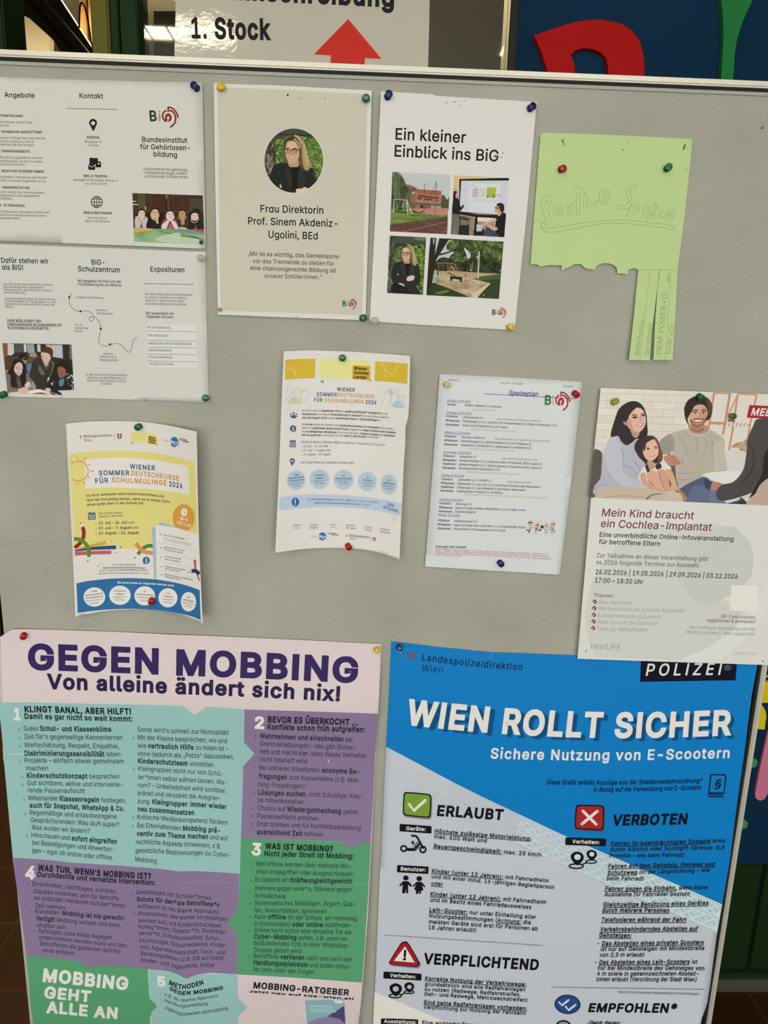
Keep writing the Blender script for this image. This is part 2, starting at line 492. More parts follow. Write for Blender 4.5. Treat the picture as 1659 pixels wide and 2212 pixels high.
struct(box('ceiling', (-4, -5, 3.05), (4, 5, 3.13), mat((0.72, 0.71, 0.66), 0.9, name='ceiling')))
struct(box('wall_front', (-4, -5.1, 0), (4, -5, 3.05), mat((0.55, 0.55, 0.50), 0.9, name='hall wall')))
struct(box('wall_left', (-4.1, -5, 0), (-4, 5, 3.05), CREAM))
struct(box('wall_right', (4, -5, 0), (4.1, 5, 3.05), CREAM))
PANEL = nmat('brown panelling', [(0.35, (0.050, 0.038, 0.014)), (0.65, (0.066, 0.050, 0.019))], 6, (0.2, 1, 6), 0.5)
struct(box('wall_rear', (-4, 3.6, 0), (4, 3.7, 3.05), PANEL))

# --- green door wall
DG = nmat('dark green paint', [(0.3, (0.010, 0.030, 0.010)), (0.7, (0.014, 0.040, 0.014))], 12, rough=0.5, spec=0.1)
OL = mat((0.13, 0.125, 0.025), 0.5, 0.1, name='olive green paint')  # lighter olive tone carries the side light on the green post
BLK = mat((0.006, 0.008, 0.006), 0.5, name='dark gap')
xa, xb, xc, xd = wx(205), wx(240), wx(300), wx(1098)
xe, xf = wx(1110), wx(1118)
d = bpy.data.objects.new('door_1', None); COL.objects.link(d); d.location = (xc, WY, 0); struct(d)
box('frame_post', (xa, WY - 0.02, 0), (xa + 0.030, WY + 0.07, 2.95), OL, d, 0.003)
box('frame_post', (xa + 0.030, WY - 0.012, 0), (xb + 0.016, WY + 0.06, 2.95), DG, d, 0.002)
box('frame_post', (xb + 0.018, WY - 0.008, 0), (xc, WY + 0.06, 2.95), DG, d, 0.002)
box('frame_post', (wx(0) - 0.06, WY - 0.015, 0), (wx(17), WY + 0.07, 2.95), DG, d, 0.003)
box('frame_post', (xd, WY - 0.012, 0), (xe, WY + 0.06, 2.95), BLK, d, 0.002)
box('bottom_rail', (xc, WY - 0.008, 0), (xd, WY + 0.05, 0.22), DG, d, 0.003)
def glass_mat():
    m = bpy.data.materials.new('window glass'); m.use_nodes = True; nt = m.node_tree; N = nt.nodes; N.clear()
    o = N.new('ShaderNodeOutputMaterial'); mx = N.new('ShaderNodeMixShader'); t = N.new('ShaderNodeBsdfTransparent'); g = N.new('ShaderNodeBsdfGlossy')
    t.inputs[0].default_value = (0.86, 0.88, 0.80, 1); g.inputs['Roughness'].default_value = 0.02; mx.inputs[0].default_value = 0.055
    nt.links.new(t.outputs[0], mx.inputs[1]); nt.links.new(g.outputs[0], mx.inputs[2]); nt.links.new(mx.outputs[0], o.inputs[0])
    return m
GL = glass_mat()
box('glass_pane', (xc, WY + 0.012, 0.22), (xd, WY + 0.018, 2.95), GL, d)
struct(box('trim_1', (xe, WY - 0.004, 0), (xf, WY + 0.05, 3.05), BLK))
struct(box('trim_2', (wx(0) - 0.06, WY - 0.02, 2.95), (xe, WY + 0.07, 3.05), DG))

# --- wall carrying the mural, with its green panelled dado
zm = bp(1600, 1865, WY).z
struct(box('wall_back', (xf, WY + 0.02, 0), (4, WY + 0.14, 3.05), mat((0.25, 0.26, 0.24), 0.8, name='wall paint')))
DADO = mat((0.0085, 0.026, 0.007), 0.45, 0.15, name='dado paint')
gx = bp(1633, 1980, WY).x; gz = bp(1575, 2097, WY).z
xm = bp(1450, 2000, WY).x - 0.1
dd = bpy.data.objects.new('dado_panelling', None); COL.objects.link(dd); dd.location = (xf, WY, 0)
tag(dd, 'dark green panelled woodwork under the blue mural', 'wall panelling', kind='structure')
box('panel', (xf, WY, gz + 0.006), (gx - 0.005, WY + 0.02, zm - 0.002), DADO, dd, 0.002)
box('panel', (gx + 0.005, WY, gz + 0.006), (3.9, WY + 0.02, zm - 0.002), DADO, dd, 0.002)
box('stile', (gx - 0.006, WY + 0.008, 0.05), (gx + 0.006, WY + 0.02, zm), BLK, dd)
box('bottom_board', (xf, WY, 0.035), (3.9, WY + 0.02, gz - 0.004), DADO, dd, 0.002)
box('groove', (xf, WY + 0.006, gz - 0.006), (3.9, WY + 0.02, gz + 0.008), BLK, dd)
struct(box('baseboard_back', (xf, WY - 0.004, 0.0), (3.9, WY + 0.02, 0.034), mat((0.07, 0.065, 0.05), 0.6, name='skirting')))

# --- mural: painted board with cut-out shapes screwed on
mural = bpy.data.objects.new('mural', None); COL.objects.link(mural); mural.location = (xf, WY, zm)
tag(mural, 'dark blue mural with cut out red, green, yellow and pink shapes behind the board', 'mural')
BLUE = nmat('mural blue', [(0.3, (0.0060, 0.027, 0.068)), (0.7, (0.0085, 0.034, 0.080))], 5, rough=0.8, spec=0.03)
prism('back_panel', [(xf, zm), (3.6, zm + 0.02), (3.6, 2.95), (xf, 2.95)], WY - 0.006, WY + 0.018, BLUE, mural)
def cut(name, px, ox, oy, s, rgb, label, lift=0.010, smooth=True):
    pts = [(ox + x * s, oy + y * s) for x, y in px]
    if smooth: pts = spline(pts, True, 4)
    Y = WY - 0.006 - lift; P = [bp(x, y, Y) for x, y in pts]
    o = prism(name, [(p.x, p.z) for p in P], Y, WY - 0.006, mat(rgb, 0.8, 0.04, name=label), mural); o['label'] = label
Z3, Z4 = (1000, 0, 0.39723), (1400, 1400, 0.20803)
cut('red_shape', [(387, 192), (440, 174), (500, 153), (600, 122), (680, 108), (760, 108), (860, 128), (920, 165), (965, 230), (985, 320), (987, 395), (987, 520), (790, 520), (790, 380), (782, 320), (750, 285), (700, 265), (650, 262), (612, 275), (588, 298), (608, 355), (612, 520), (490, 520), (455, 370), (425, 280)], *Z3, (0.42, 0.012, 0.012), 'red curved cut out shape', 0.012, False)
cut('green_shape', [(1405, 0), (1415, 100), (1418, 200), (1412, 300), (1405, 415), (1400, 520), (1463, 520), (1472, 400), (1478, 300), (1490, 220), (1520, 120), (1575, 0), (1620, -90), (1390, -90)], *Z3, (0.022, 0.20, 0.055), 'green tapering cut out shape', 0.012, False)
cut('yellow_flower', [(960, 380), (1140, 358), (1200, 350), (1300, 343), (1420, 350), (1420, 566), (1245, 568), (1142, 570), (1190, 600), (1220, 655), (1229, 720), (1216, 780), (1213, 845), (1150, 842), (1090, 822), (1040, 790), (960, 760)], *Z4, (0.78, 0.60, 0.012), 'yellow flower shape', 0.006, False)
cut('orange_dot', ell(1097, 710, 42), *Z4, (0.75, 0.15, 0.02), 'orange round dot', 0.008, False)
cut('white_ray', [(1135, 300), (1225, 180), (1236, 180), (1148, 302)], *Z4, (0.7, 0.72, 0.74), 'thin white ray', 0.005, False)
cut('white_ray', [(1135, 342), (1250, 284), (1250, 294), (1138, 352)], *Z4, (0.7, 0.72, 0.74), 'thin white ray', 0.005, False)
cut('pink_bar', [(1245, 870), (1205, 1050), (1165, 1230), (1112, 1510), (1118, 1560), (1160, 1585), (1210, 1570), (1240, 1520), (1300, 1230), (1380, 870)], *Z4, (0.62, 0.20, 0.33), 'pink rounded bar', 0.006, False)
cut('green_tab', [(900, 1165), (1050, 1150), (1120, 1155), (1137, 1180), (1125, 1222), (1090, 1240), (900, 1232)], *Z4, (0.05, 0.30, 0.13), 'green rounded tab', 0.006)
cut('green_tab', [(850, 1480), (980, 1472), (1012, 1500), (1010, 1540), (980, 1562), (850, 1562)], *Z4, (0.05, 0.30, 0.13), 'green rounded tab', 0.006)
cut('green_tab', [(800, 1765), (930, 1770), (1000, 1785), (1035, 1815), (1025, 1860), (990, 1875), (800, 1868)], *Z4, (0.05, 0.30, 0.13), 'green rounded tab', 0.006)

# --- stairwell seen through the glass beside the posts
def far(name, px, Y, depth, m, label, cat):
    P = [bp(x, y, Y) for x, y in px]
    for q, (x, y) in zip(P, px):
        if y > 1000: q.z = 0.0
    return tag(prism(name, [(p.x, p.z) for p in P], Y, Y + depth, m), label, cat)
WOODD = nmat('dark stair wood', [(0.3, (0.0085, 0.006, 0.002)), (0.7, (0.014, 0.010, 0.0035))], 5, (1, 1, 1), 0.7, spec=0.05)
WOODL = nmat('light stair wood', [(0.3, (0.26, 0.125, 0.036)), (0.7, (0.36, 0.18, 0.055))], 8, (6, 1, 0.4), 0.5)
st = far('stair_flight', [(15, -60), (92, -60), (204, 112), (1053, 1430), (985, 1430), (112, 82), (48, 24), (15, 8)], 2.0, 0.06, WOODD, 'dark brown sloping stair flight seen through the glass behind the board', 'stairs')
P = [bp(x, y, 1.985) for x, y in ((78, -20), (200, 128))]
tube('handrail', P, 0.008, mat((0.016, 0.011, 0.004), 0.6, 0.05, name='rail wood'), st)
P = [bp(x, y, 1.985) for x, y in ((40, -20), (178, 128))]
tube('moulding', P, 0.006, mat((0.005, 0.004, 0.002), 0.7, 0.02, name='dark moulding'), st)
cw = far('stairwell_wall_panel', [(48, -60), (110, -60), (110, 1600), (52, 1600)], 2.9, 0.05, mat((0.74, 0.64, 0.42), 0.7, name='cream panel'), 'cream wall panel below the sloping stair flight', 'wall panel')
ww = far('wooden_door_leaf', [(172, -60), (207, -60), (207, 1600), (172, 1600)], 2.7, 0.05, WOODL, 'light brown wooden door leaf above the lower end of the stairs', 'door')
box('door_groove', (bp(188, 0, 2.7).x, 2.69, 1.2), (bp(190, 0, 2.7).x, 2.70, 3.0), WOODD, ww)
tube('hanging_cable', [bp(x, y, 1.9) for x, y in spline([(171, 60), (172, 30), (173, 12), (177, 6), (184, 18), (191, 50), (196, 85), (201, 135), (203, 400), (203, 1460)], False)], 0.003, mat((0.006, 0.006, 0.005), 0.9, 0.0, name='black cable'))
tag(bpy.data.objects['hanging_cable'], 'thin black cable looping down in front of the wooden door', 'cable')
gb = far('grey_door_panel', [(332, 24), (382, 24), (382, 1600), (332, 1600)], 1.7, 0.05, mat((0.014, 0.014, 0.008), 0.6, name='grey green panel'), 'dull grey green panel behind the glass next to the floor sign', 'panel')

# unseen lamp added behind the stair flight to light the far wall
hl = bpy.data.objects.new('stairwell_fill_lamp', None); COL.objects.link(hl); hl.location = (-0.9, 2.4, 3.04)
tag(hl, 'ceiling lamp over the stairwell behind the glass', 'ceiling lamp')
box('fill_lamp_housing', (-1.2, 2.15, 3.0), (-0.6, 2.65, 3.05), mat((0.6, 0.6, 0.58), 0.5, name='lamp metal'), hl)
box('fill_lamp_diffuser', (-1.17, 2.18, 2.985), (-0.63, 2.62, 3.0), mat((1.0, 0.80, 0.48), 0.5, emit=FILL_HALL, name='warm lamp'), hl)

# louvre ceiling lamps in front of the board (first two mirrored in the glass and the laminated sign)
def louvre(cx, cy, lx, ly, label, power):
    o = bpy.data.objects.new('ceiling_light', None); COL.objects.link(o); o.location = (cx, cy, 3.05)
    tag(o, label, 'ceiling light', 'louvre ceiling lights in the hall')
    met = mat((0.75, 0.75, 0.72), 0.35, 0.5, name='lamp metal')
    for a, b in (((-lx, -ly), (lx, -ly + 0.02)), ((-lx, ly - 0.02), (lx, ly)), ((-lx, -ly), (-lx + 0.02, ly)), ((lx - 0.02, -ly), (lx, ly))):
        box('housing', (cx + a[0], cy + a[1], 3.012), (cx + b[0], cy + b[1], 3.05), met, o)
    box('diffuser', (cx - lx + 0.02, cy - ly + 0.02, 3.02), (cx + lx - 0.02, cy + ly - 0.02, 3.035), mat((1.0, 0.83, 0.55), 0.5, emit=power, name='lamp light'), o)
    n = 9
    for i in range(1, n):
        x = cx - lx + 2 * lx * i / n
        box('louvre', (x - 0.004, cy - ly + 0.02, 3.012), (x + 0.004, cy + ly - 0.02, 3.02), met, o)
louvre(-1.20, -2.39, 0.50, 0.10, 'louvre ceiling light mirrored in the glass beside the floor sign', LAMP_FRONT)
louvre(1.12, -2.41, 0.46, 0.10, 'louvre ceiling light mirrored in the glass next to the mural', LAMP_FRONT)
louvre(-0.45, -4.1, 0.60, 0.10, 'louvre ceiling light by the hall window', LAMP_FRONT)  # extra lamp out of view, added to even out the light
# unseen window added behind the viewer: frosted panes glow to cool and lift the board
wn = bpy.data.objects.new('window_1', None); COL.objects.link(wn); wn.location = (0, -4.98, 0.7); struct(wn)
SILV = mat((0.6, 0.6, 0.58), 0.5, name='window frame')
for x0, x1 in ((-2.6, -1.0), (-0.95, 0.95), (1.0, 2.6)):
    box('window_pane', (x0, -4.985, 0.6), (x1, -4.975, 2.3), mat((0.93, 0.96, 0.93), 0.5, emit=WINDOW_FILL, name='fill_daylight'), wn)
for x in (-2.65, -1.0, 0.95, 2.6): box('window_frame', (x, -5.0, 0.55), (x + 0.05, -4.95, 2.35), SILV, wn)
box('window_frame', (-2.65, -5.0, 0.5), (2.65, -4.95, 0.6), SILV, wn); box('window_frame', (-2.65, -5.0, 2.3), (2.65, -4.95, 2.38), SILV, wn)

# ================================================================== pin board
BL, BR_, BT, BB = -0.560, 0.652, 1.822, 0.20
board = bpy.data.objects.new('pin_board', None); COL.objects.link(board); board.location = ((BL + BR_) / 2, 0.02, 0)
tag(board, 'large grey fabric pin board in a thin aluminium frame on two legs', 'pin board')
def fabric():
    m = bpy.data.materials.new('grey felt'); m.use_nodes = True; nt = m.node_tree; N = nt.nodes; b = N['Principled BSDF']
    b.inputs['Roughness'].default_value = 0.9; b.inputs['Specular IOR Level'].default_value = 0.1
    g = N.new('ShaderNodeNewGeometry')
    mp = N.new('ShaderNodeMapping'); mp.inputs['Scale'].default_value = (70, 1, 1300)
    n1 = N.new('ShaderNodeTexNoise'); n1.inputs['Scale'].default_value = 1.0; n1.inputs['Detail'].default_value = 3
    n2 = N.new('ShaderNodeTexNoise'); n2.inputs['Scale'].default_value = 7; n2.inputs['Detail'].default_value = 5
    nt.links.new(g.outputs['Position'], mp.inputs[0]); nt.links.new(mp.outputs[0], n1.inputs[0]); nt.links.new(g.outputs['Position'], n2.inputs[0])
    c1 = N.new('ShaderNodeValToRGB'); c1.color_ramp.elements[0].color = (0.392, 0.395, 0.352, 1); c1.color_ramp.elements[1].color = (0.448, 0.450, 0.402, 1)
    c1.color_ramp.elements[0].position = 0.3; c1.color_ramp.elements[1].position = 0.7
    mx = N.new('ShaderNodeMixRGB'); mx.blend_type = 'SOFT_LIGHT'; mx.inputs[0].default_value = 0.35
    nt.links.new(n1.outputs['Fac'], c1.inputs[0]); nt.links.new(c1.outputs[0], mx.inputs[1]); nt.links.new(n2.outputs['Fac'], mx.inputs[2]); nt.links.new(mx.outputs[0], b.inputs['Base Color'])
    bn = N.new('ShaderNodeBump'); bn.inputs['Strength'].default_value = 0.25; bn.inputs['Distance'].default_value = 0.0006
    nt.links.new(n1.outputs['Fac'], bn.inputs['Height']); nt.links.new(bn.outputs[0], b.inputs['Normal'])
    return m
ALU = mat((0.74, 0.72, 0.66), 0.38, 0.5, 0.35, name='aluminium')
RUB = mat((0.010, 0.011, 0.010), 0.6, name='black gasket')
panel = box('fabric_panel', (BL + 0.008, 0.0, BB + 0.008), (BR_ - 0.008, 0.03, BT - 0.008), fabric(), board)
f = 0.0085
box('frame_rail', (BL - f, -0.006, BT - f), (BR_ + f, 0.036, BT), ALU, board, 0.002)
box('frame_rail', (BL - f, -0.006, BB), (BR_ + f, 0.036, BB + f), ALU, board, 0.002)
box('frame_rail', (BL - f, -0.006, BB + f), (BL, 0.036, BT - f), ALU, board, 0.002)
box('frame_rail', (BR_, -0.006, BB + f), (BR_ + f, 0.036, BT - f), ALU, board, 0.002)
g = 0.0045
box('gasket', (BL, -0.0012, BT - f - g), (BR_, 0.030, BT - f), RUB, board)
box('gasket', (BL, -0.0012, BB + f), (BR_, 0.030, BB + f + g), RUB, board)
box('gasket', (BL, -0.0012, BB + f + g), (BL + g, 0.030, BT - f - g), RUB, board)
box('gasket', (BR_ - g, -0.0012, BB + f + g), (BR_, 0.030, BT - f - g), RUB, board)
box('inner_trim', (BL + g, -0.0022, BT - f - g - 0.0042), (BR_ - g, 0.0, BT - f - g), mat((0.42, 0.43, 0.40), 0.5, name='grey trim'), board)
for x in (BL + 0.03, BR_ - 0.06):
    box('leg', (x, 0.036, 0.03), (x + 0.03, 0.062, BT - 0.3), ALU, board, 0.002)
    box('foot', (x - 0.005, -0.22, 0.0), (x + 0.035, 0.28, 0.03), ALU, board, 0.004)

# smudges, old pin holes and pencil scribbles on the felt itself
SM = Sheet('marks', None, None, [], own_mesh=False, owner=board, ref=(158, 152, 140), h=0.00005, rough=0.9)
p = SM.part('speck', 'faint brown and pencil marks on the felt')
GREY1, GREY2 = mat((0.30, 0.29, 0.26, 1), 0.9), mat((0.20, 0.12, 0.09, 1), 0.9)
for x, y, r, q in ((62, 130, 5, 1.6), (33, 131, 4, 3), (1646, 277, 4, 2), (1649, 274, 2, 2)): p.disc(x, y, r, GREY2, q, 8, 10)
rnd = random.Random(4)
for _ in range(34):
    p.disc(rnd.uniform(460, 1640), rnd.uniform(185, 1370), rnd.uniform(0.7, 1.5), GREY1 if rnd.random() < 0.6 else GREY2, n=8)
for L in ([(0, 1178), (30, 1172), (60, 1168), (100, 1170), (122, 1178), (150, 1188)],
          [(150, 1290), (143, 1300), (144, 1318), (150, 1312), (148, 1295), (158, 1310)],
          [(160, 1372), (175, 1352), (210, 1335)], [(95, 1240), (104, 1225), (98, 1245)]):
    p.line(L, 0.9, GREY1, True)
SM.done()
# ================================================================== shared artwork
def logo(S, name, ox, oy, s, k=1.0, green=(28, 62, 30), gold=(176, 136, 62), red=(122, 34, 32)):
    """letters B i and the red ear-and-hand mark; (ox, oy) is its top corner, s its scale in photo pixels per drawing unit"""
    S.view(ox - 245 * s, oy - 190 * s, s); p = S.part(name)
    p.text('B', 255, 757, 535, 757, cap=400, w=BD, color=green)
    p.poly([(600, 480), (665, 480), (672, 770), (606, 770)], gold); p.disc(627, 395, 40, gold)
    p.line(ell(965, 560, 205, 222, 255, 105, 24), 68, red)
    p.line([(982, 410), (980, 215)], 64, red); p.line([(950, 222), (1060, 222), (1180, 280), (1290, 400), (1350, 520), (1378, 640)], 64, red, True)
    p.line([(1055, 345), (1150, 385), (1235, 480), (1275, 620), (1265, 780), (1200, 900), (1080, 1000)], 66, red, True, cap=True)
    p.disc(985, 630, 135, red, 170)
    hand = (226, 196, 176)
    p.poly([(945, 810), (955, 700), (930, 620), (935, 590), (955, 600), (962, 560), (980, 590), (990, 545), (1003, 590), (1025, 560), (1015, 640), (1050, 630), (1000, 690), (975, 820)], hand)
    return p

# ================================================================== brochure, upper sheet (three folded columns)
f1, f2 = bp(138, 350, 0).x, bp(281, 350, 0).x
def fold(X, Z):
    if X < f1: return 0.0035 + (f1 - X) * 0.012
    if X < f2: return 0.0035 + 0.0022 * (X - f1) / (f2 - f1) * 1.0
    return 0.0057 - (X - f2) * 0.022
S = Sheet('brochure_sheet', 'three column white brochure sheet with a photo of five children, pinned above its companion sheet', 'brochure',
          [(-31, 165.5), (120, 170.5), (273, 175), (437.3, 178.3), (441, 350), (445, 537.7), (290, 531), (133, 525), (-28, 519.5)], fold, alb((205, 198, 184)), 0.02)
def V1(): return S.view(0, 160, 0.27728)
V1(); INK, GR = (22, 20, 20), (70, 66, 62)
p = S.part('heading'); p.text('Angebote', 35, 180, 270, 185, 38, MD, INK, al=True).text('Kontakt', 620, 187, 805, 191, 38, MD, INK, al=True)
p.text('Bundesinstitut', 1108, 528, 1460, 536, 39, MD, INK).text('für Gehörlosen-', 1092, 584, 1480, 594, 39, MD, INK).text('bildung', 1197, 641, 1380, 648, 39, MD, INK)
p = S.part('body_text')
p.lines([('TEAMTEACHING', 0, 332, 180, 336), ('TECHNISCHE AUSSTATTUNG', 7, 458, 327, 462), ('THERAPIEANGEBOTE', 8, 608, 234, 613), ('BERATUNG DIVERSER FIRMEN', 15, 763, 343, 769),
         ('KRANKENSTATION', 22, 891, 228, 896), ('ELTERNVEREIN', 32, 1030, 191, 1035), ('ADRESSE', 675, 501, 776, 504), ('MAIL & TELEFON', 652, 801, 833, 806), ('WEB & INSTAGRAM', 650, 1088, 870, 1093)], cap=18, w=BD, color=INK)
p.lines([('In vielen Klassen wird im Team', -45, 380, 252, 386), ('unterrichtet.', -32, 406, 73, 409), ('Die Klassen verfügen über eine optimale', -40, 503, 353, 509), ('technische Ausstattung, wie z.B.', -42, 530, 265, 535),
         ('Smartboards oder FM-Anlagen.', -40, 556, 268, 561), ('Am BiG gibt es Logopädinnen und eine', -35, 656, 333, 662), ('Physiotherapeutin, die sich um unsere', -38, 684, 333, 690), ('Schüler:innen kümmern.', -33, 709, 198, 713),
         ('Verschiedene Unternehmen wie Neuroth', -30, 808, 366, 815), ('und MED-EL beraten regelmäßig vor Ort.', -28, 836, 360, 843), ('Das BiG verfügt über eine hauseigene', -25, 926, 346, 933), ('Krankenstation mit ausgebildeten', -22, 953, 308, 958),
         ('Fachkräften.', -22, 976, 98, 979), ('Der Elternverein unterstützt Schüler:innen', -18, 1079, 386, 1087), ('und Eltern finanziell sowie bei anderen', -5, 1105, 362, 1112), ('Angelegenheiten.', -5, 1129, 160, 1132),
         ('Maygasse 25', 662, 534, 793, 537), ('1130 Wien', 685, 562, 773, 565), ('sekl.big@913033.bildung-wien.gv.at', 570, 831, 915, 838), ('+43 1 804 6384 20', 658, 861, 833, 864), ('www.big-kids.at', 682, 1126, 833, 1130), ('@big_schulzentrum'.replace('_', '\u2013'), 663, 1152, 857, 1156)],
        cap=17, w=RG, color=GR, al=True)
p.lines([('Schulzentrum für gehörlose,', 1117, 748, 1466, 757), ('hörbeeinträchtigte, AVWS', 1132, 778, 1454, 786), ('und hörende Schüler:innen', 1126, 806, 1464, 813)], cap=21, w=RG, color=(40, 38, 36), al=True)
p = S.part('ruled_line'); p.line([(514, 267), (917, 276)], 3.5, INK)
p = S.part('map_pin_icon')
p.poly([(694, 382), (702, 360), (725, 349), (748, 360), (756, 384), (746, 408), (728, 443), (708, 410)], INK, True); p.disc(725, 383, 16, (203, 196, 182))
p = S.part('mail_icon'); PW = (203, 196, 182)
p.poly([(697, 655), (702, 652), (759, 655), (763, 660), (763, 690), (730, 690), (720, 696), (716, 700), (697, 700)], INK)
p.poly([(720, 684), (728, 678), (782, 681), (787, 688), (787, 726), (745, 727), (745, 705), (720, 700)], INK); p.poly([(762, 692), (777, 693), (777, 704), (762, 703)], PW)
p.poly([(688, 700), (741, 700), (741, 747), (688, 745)], INK); p.line([(688, 706), (714, 726), (741, 708)], 5, PW)
p = S.part('globe_logo')
for r in (43,): p.ring(754, 997, r, 6, INK)
p.ring(754, 997, 20, 5, INK, 43); p.line([(711, 997), (797, 998)], 5, INK); p.line([(754, 954), (754, 1040)], 5, INK); p.line([(718, 977), (754, 972), (790, 977)], 5, INK, True); p.line([(718, 1019), (754, 1024), (790, 1019)], 5, INK, True)
p.poly([(3, 1012), (6, 1018), (12, 1019), (7, 1023), (9, 1030), (3, 1026), (-3, 1030), (-1, 1023), (-6, 1019), (0, 1018)], INK)
logo(S, 'logo', 323.4, 230.4, 0.0542)
# photo of five children leaning on their hands
S.view(280, 412, 0.09946); p = S.part('photo', 'printed photo of five children behind a bright green table')
p.clip = [(60, 52), (1588, 103), (1628, 1165), (98, 1108)]
WD = nmat('photo brown cupboard', [(0.3, alb((70, 44, 24))), (0.7, alb((52, 32, 18)))], 25, (8, 1, 0.6))
p.poly(p.clip, (52, 36, 22)); p.poly([(60, 52), (500, 60), (500, 500), (60, 500)], (62, 48, 30)); p.poly([(180, 60), (340, 60), (345, 480), (190, 480)], (82, 68, 44))
p.poly([(500, 70), (770, 80), (780, 480), (510, 470)], (66, 36, 22)); p.poly([(840, 95), (1280, 105), (1290, 470), (880, 460)], WD); p.poly([(1285, 165), (1590, 160), (1600, 460), (1290, 450)], (72, 60, 42))
p.poly([(770, 85), (800, 90), (820, 430), (790, 430)], (30, 20, 14)); p.line([(830, 100), (845, 430)], 30, (92, 72, 44)); p.line([(340, 330), (350, 420)], 18, (214, 190, 150)); p.line([(795, 95), (800, 170)], 14, (196, 180, 150))
p.line([(66, 228), (140, 232)], 16, (224, 218, 205)); p.line([(70, 298), (190, 302)], 16, (224, 218, 205)); p.poly([(400, 260), (440, 270), (380, 340), (350, 350)], (40, 30, 18)); p.line([(960, 450), (1290, 462)], 18, (110, 80, 50)); p.poly([(1360, 385), (1540, 405), (1540, 470), (1380, 455)], (26, 18, 14))
p.poly([(380, 480), (740, 470), (750, 800), (370, 800)], (24, 18, 14))
SK, SK2, SK3 = (214, 186, 168), (205, 168, 130), (178, 138, 98)
PH = p
def kid(cx, cy, rx, ry, hair, skin, top=0.55):
    p.disc(cx, cy - ry * 0.25, rx * 1.22, hair, ry * 1.05); p.disc(cx, cy, rx, skin, ry)
    p.poly([(cx - rx * 1.05, cy - ry * 0.35), (cx - rx * 0.9, cy - ry * 1.0), (cx, cy - ry * 1.22), (cx + rx * 0.9, cy - ry * 1.0), (cx + rx * 1.05, cy - ry * 0.35), (cx + rx * 0.5, cy - ry * 0.75), (cx - rx * 0.4, cy - ry * 0.78)], hair, True)
    for s in (-1, 1):
        p.disc(cx + s * rx * 0.42, cy - ry * 0.12, rx * 0.15, (70, 48, 38), ry * 0.06); p.line([(cx + s * rx * 0.22, cy - ry * 0.27), (cx + s * rx * 0.65, cy - ry * 0.26)], ry * 0.06, (90, 64, 48))
    p.line([(cx, cy - ry * 0.05), (cx + rx * 0.08, cy + ry * 0.18), (cx - rx * 0.08, cy + ry * 0.2)], ry * 0.05, (176, 130, 108)); p.line([(cx - rx * 0.3, cy + ry * 0.42), (cx, cy + ry * 0.5), (cx + rx * 0.3, cy + ry * 0.42)], ry * 0.09, (160, 84, 74), True)
HB = (46, 32, 22); p = S.sub(PH, 'printed_person', 'first child, in pale sleeves')
p.poly([(120, 600), (140, 560), (200, 560), (330, 560), (390, 590), (395, 640), (380, 810), (250, 800), (130, 800), (112, 680)], (190, 178, 172), True)
kid(262, 500, 72, 88, HB, SK)
p.poly([(180, 540), (215, 535), (265, 590), (300, 545), (335, 545), (300, 600), (275, 640), (235, 635), (200, 590)], SK, True); p.line([(262, 640), (262, 800)], 10, (90, 66, 56)); p.poly([(225, 790), (260, 700), (290, 800)], (104, 60, 50)); p.line([(205, 575), (235, 640)], 14, (120, 96, 90)); p.line([(345, 560), (300, 625)], 14, (120, 96, 90))
p = S.sub(PH, 'printed_person', 'second child, in a black top')
p.poly([(380, 830), (400, 620), (470, 570), (650, 580), (720, 650), (710, 830)], (30, 24, 20), True)
kid(552, 490, 78, 108, (38, 26, 18), SK2)
p.poly([(448, 490), (470, 500), (500, 570), (545, 610), (552, 650), (520, 640), (470, 590)], SK2, True); p.poly([(650, 490), (640, 560), (620, 620), (628, 700), (600, 722), (575, 680), (560, 600), (600, 580)], SK2, True)
p = S.sub(PH, 'printed_person', 'third child, in red and white')
p.poly([(705, 700), (740, 640), (790, 600), (960, 600), (1020, 640), (1050, 740), (1070, 825), (705, 830)], (160, 70, 58), True); p.poly([(820, 830), (880, 690), (975, 830)], (176, 84, 74)); p.line([(815, 822), (880, 690)], 12, (46, 34, 34)); p.line([(885, 690), (975, 820)], 16, (40, 34, 36))
kid(878, 530, 80, 98, (58, 42, 30), (220, 192, 176))
p.poly([(780, 540), (790, 545), (830, 600), (880, 610), (930, 590), (975, 545), (970, 590), (920, 640), (885, 660), (830, 640)], (222, 190, 176), True)
p.poly([(705, 740), (830, 640), (870, 640), (830, 740), (790, 830), (710, 828)], (205, 198, 198), True); p.poly([(890, 650), (930, 640), (1040, 720), (1075, 830), (985, 830)], (205, 198, 198), True)
p = S.sub(PH, 'printed_person', 'fourth child, in a brown top')
p.poly([(1010, 640), (1060, 590), (1250, 600), (1290, 700), (1270, 840), (1080, 820)], (62, 46, 32), True)
kid(1140, 510, 78, 90, (44, 30, 20), SK3)
p.poly([(1030, 565), (1060, 575), (1120, 600), (1190, 590), (1235, 545), (1228, 600), (1190, 640), (1195, 720), (1145, 742), (1115, 720), (1115, 640), (1060, 600)], SK3, True); p.line([(1152, 640), (1150, 735)], 8, (110, 74, 50))
p = S.sub(PH, 'printed_person', 'fifth child, with long dark hair')
p.disc(1410, 560, 120, (34, 26, 20), 130); p.poly([(1270, 840), (1290, 680), (1340, 600), (1500, 620), (1590, 760), (1610, 840)], (34, 28, 26), True)
kid(1415, 560, 80, 92, (34, 26, 20), SK)
p.poly([(1335, 570), (1350, 640), (1410, 695), (1470, 650), (1500, 580), (1500, 620), (1470, 670), (1410, 705), (1340, 660)], SK, True); p.poly([(1400, 840), (1440, 730), (1470, 840)], (150, 66, 56))
p = S.sub(PH, 'printed_table', 'bright green table')
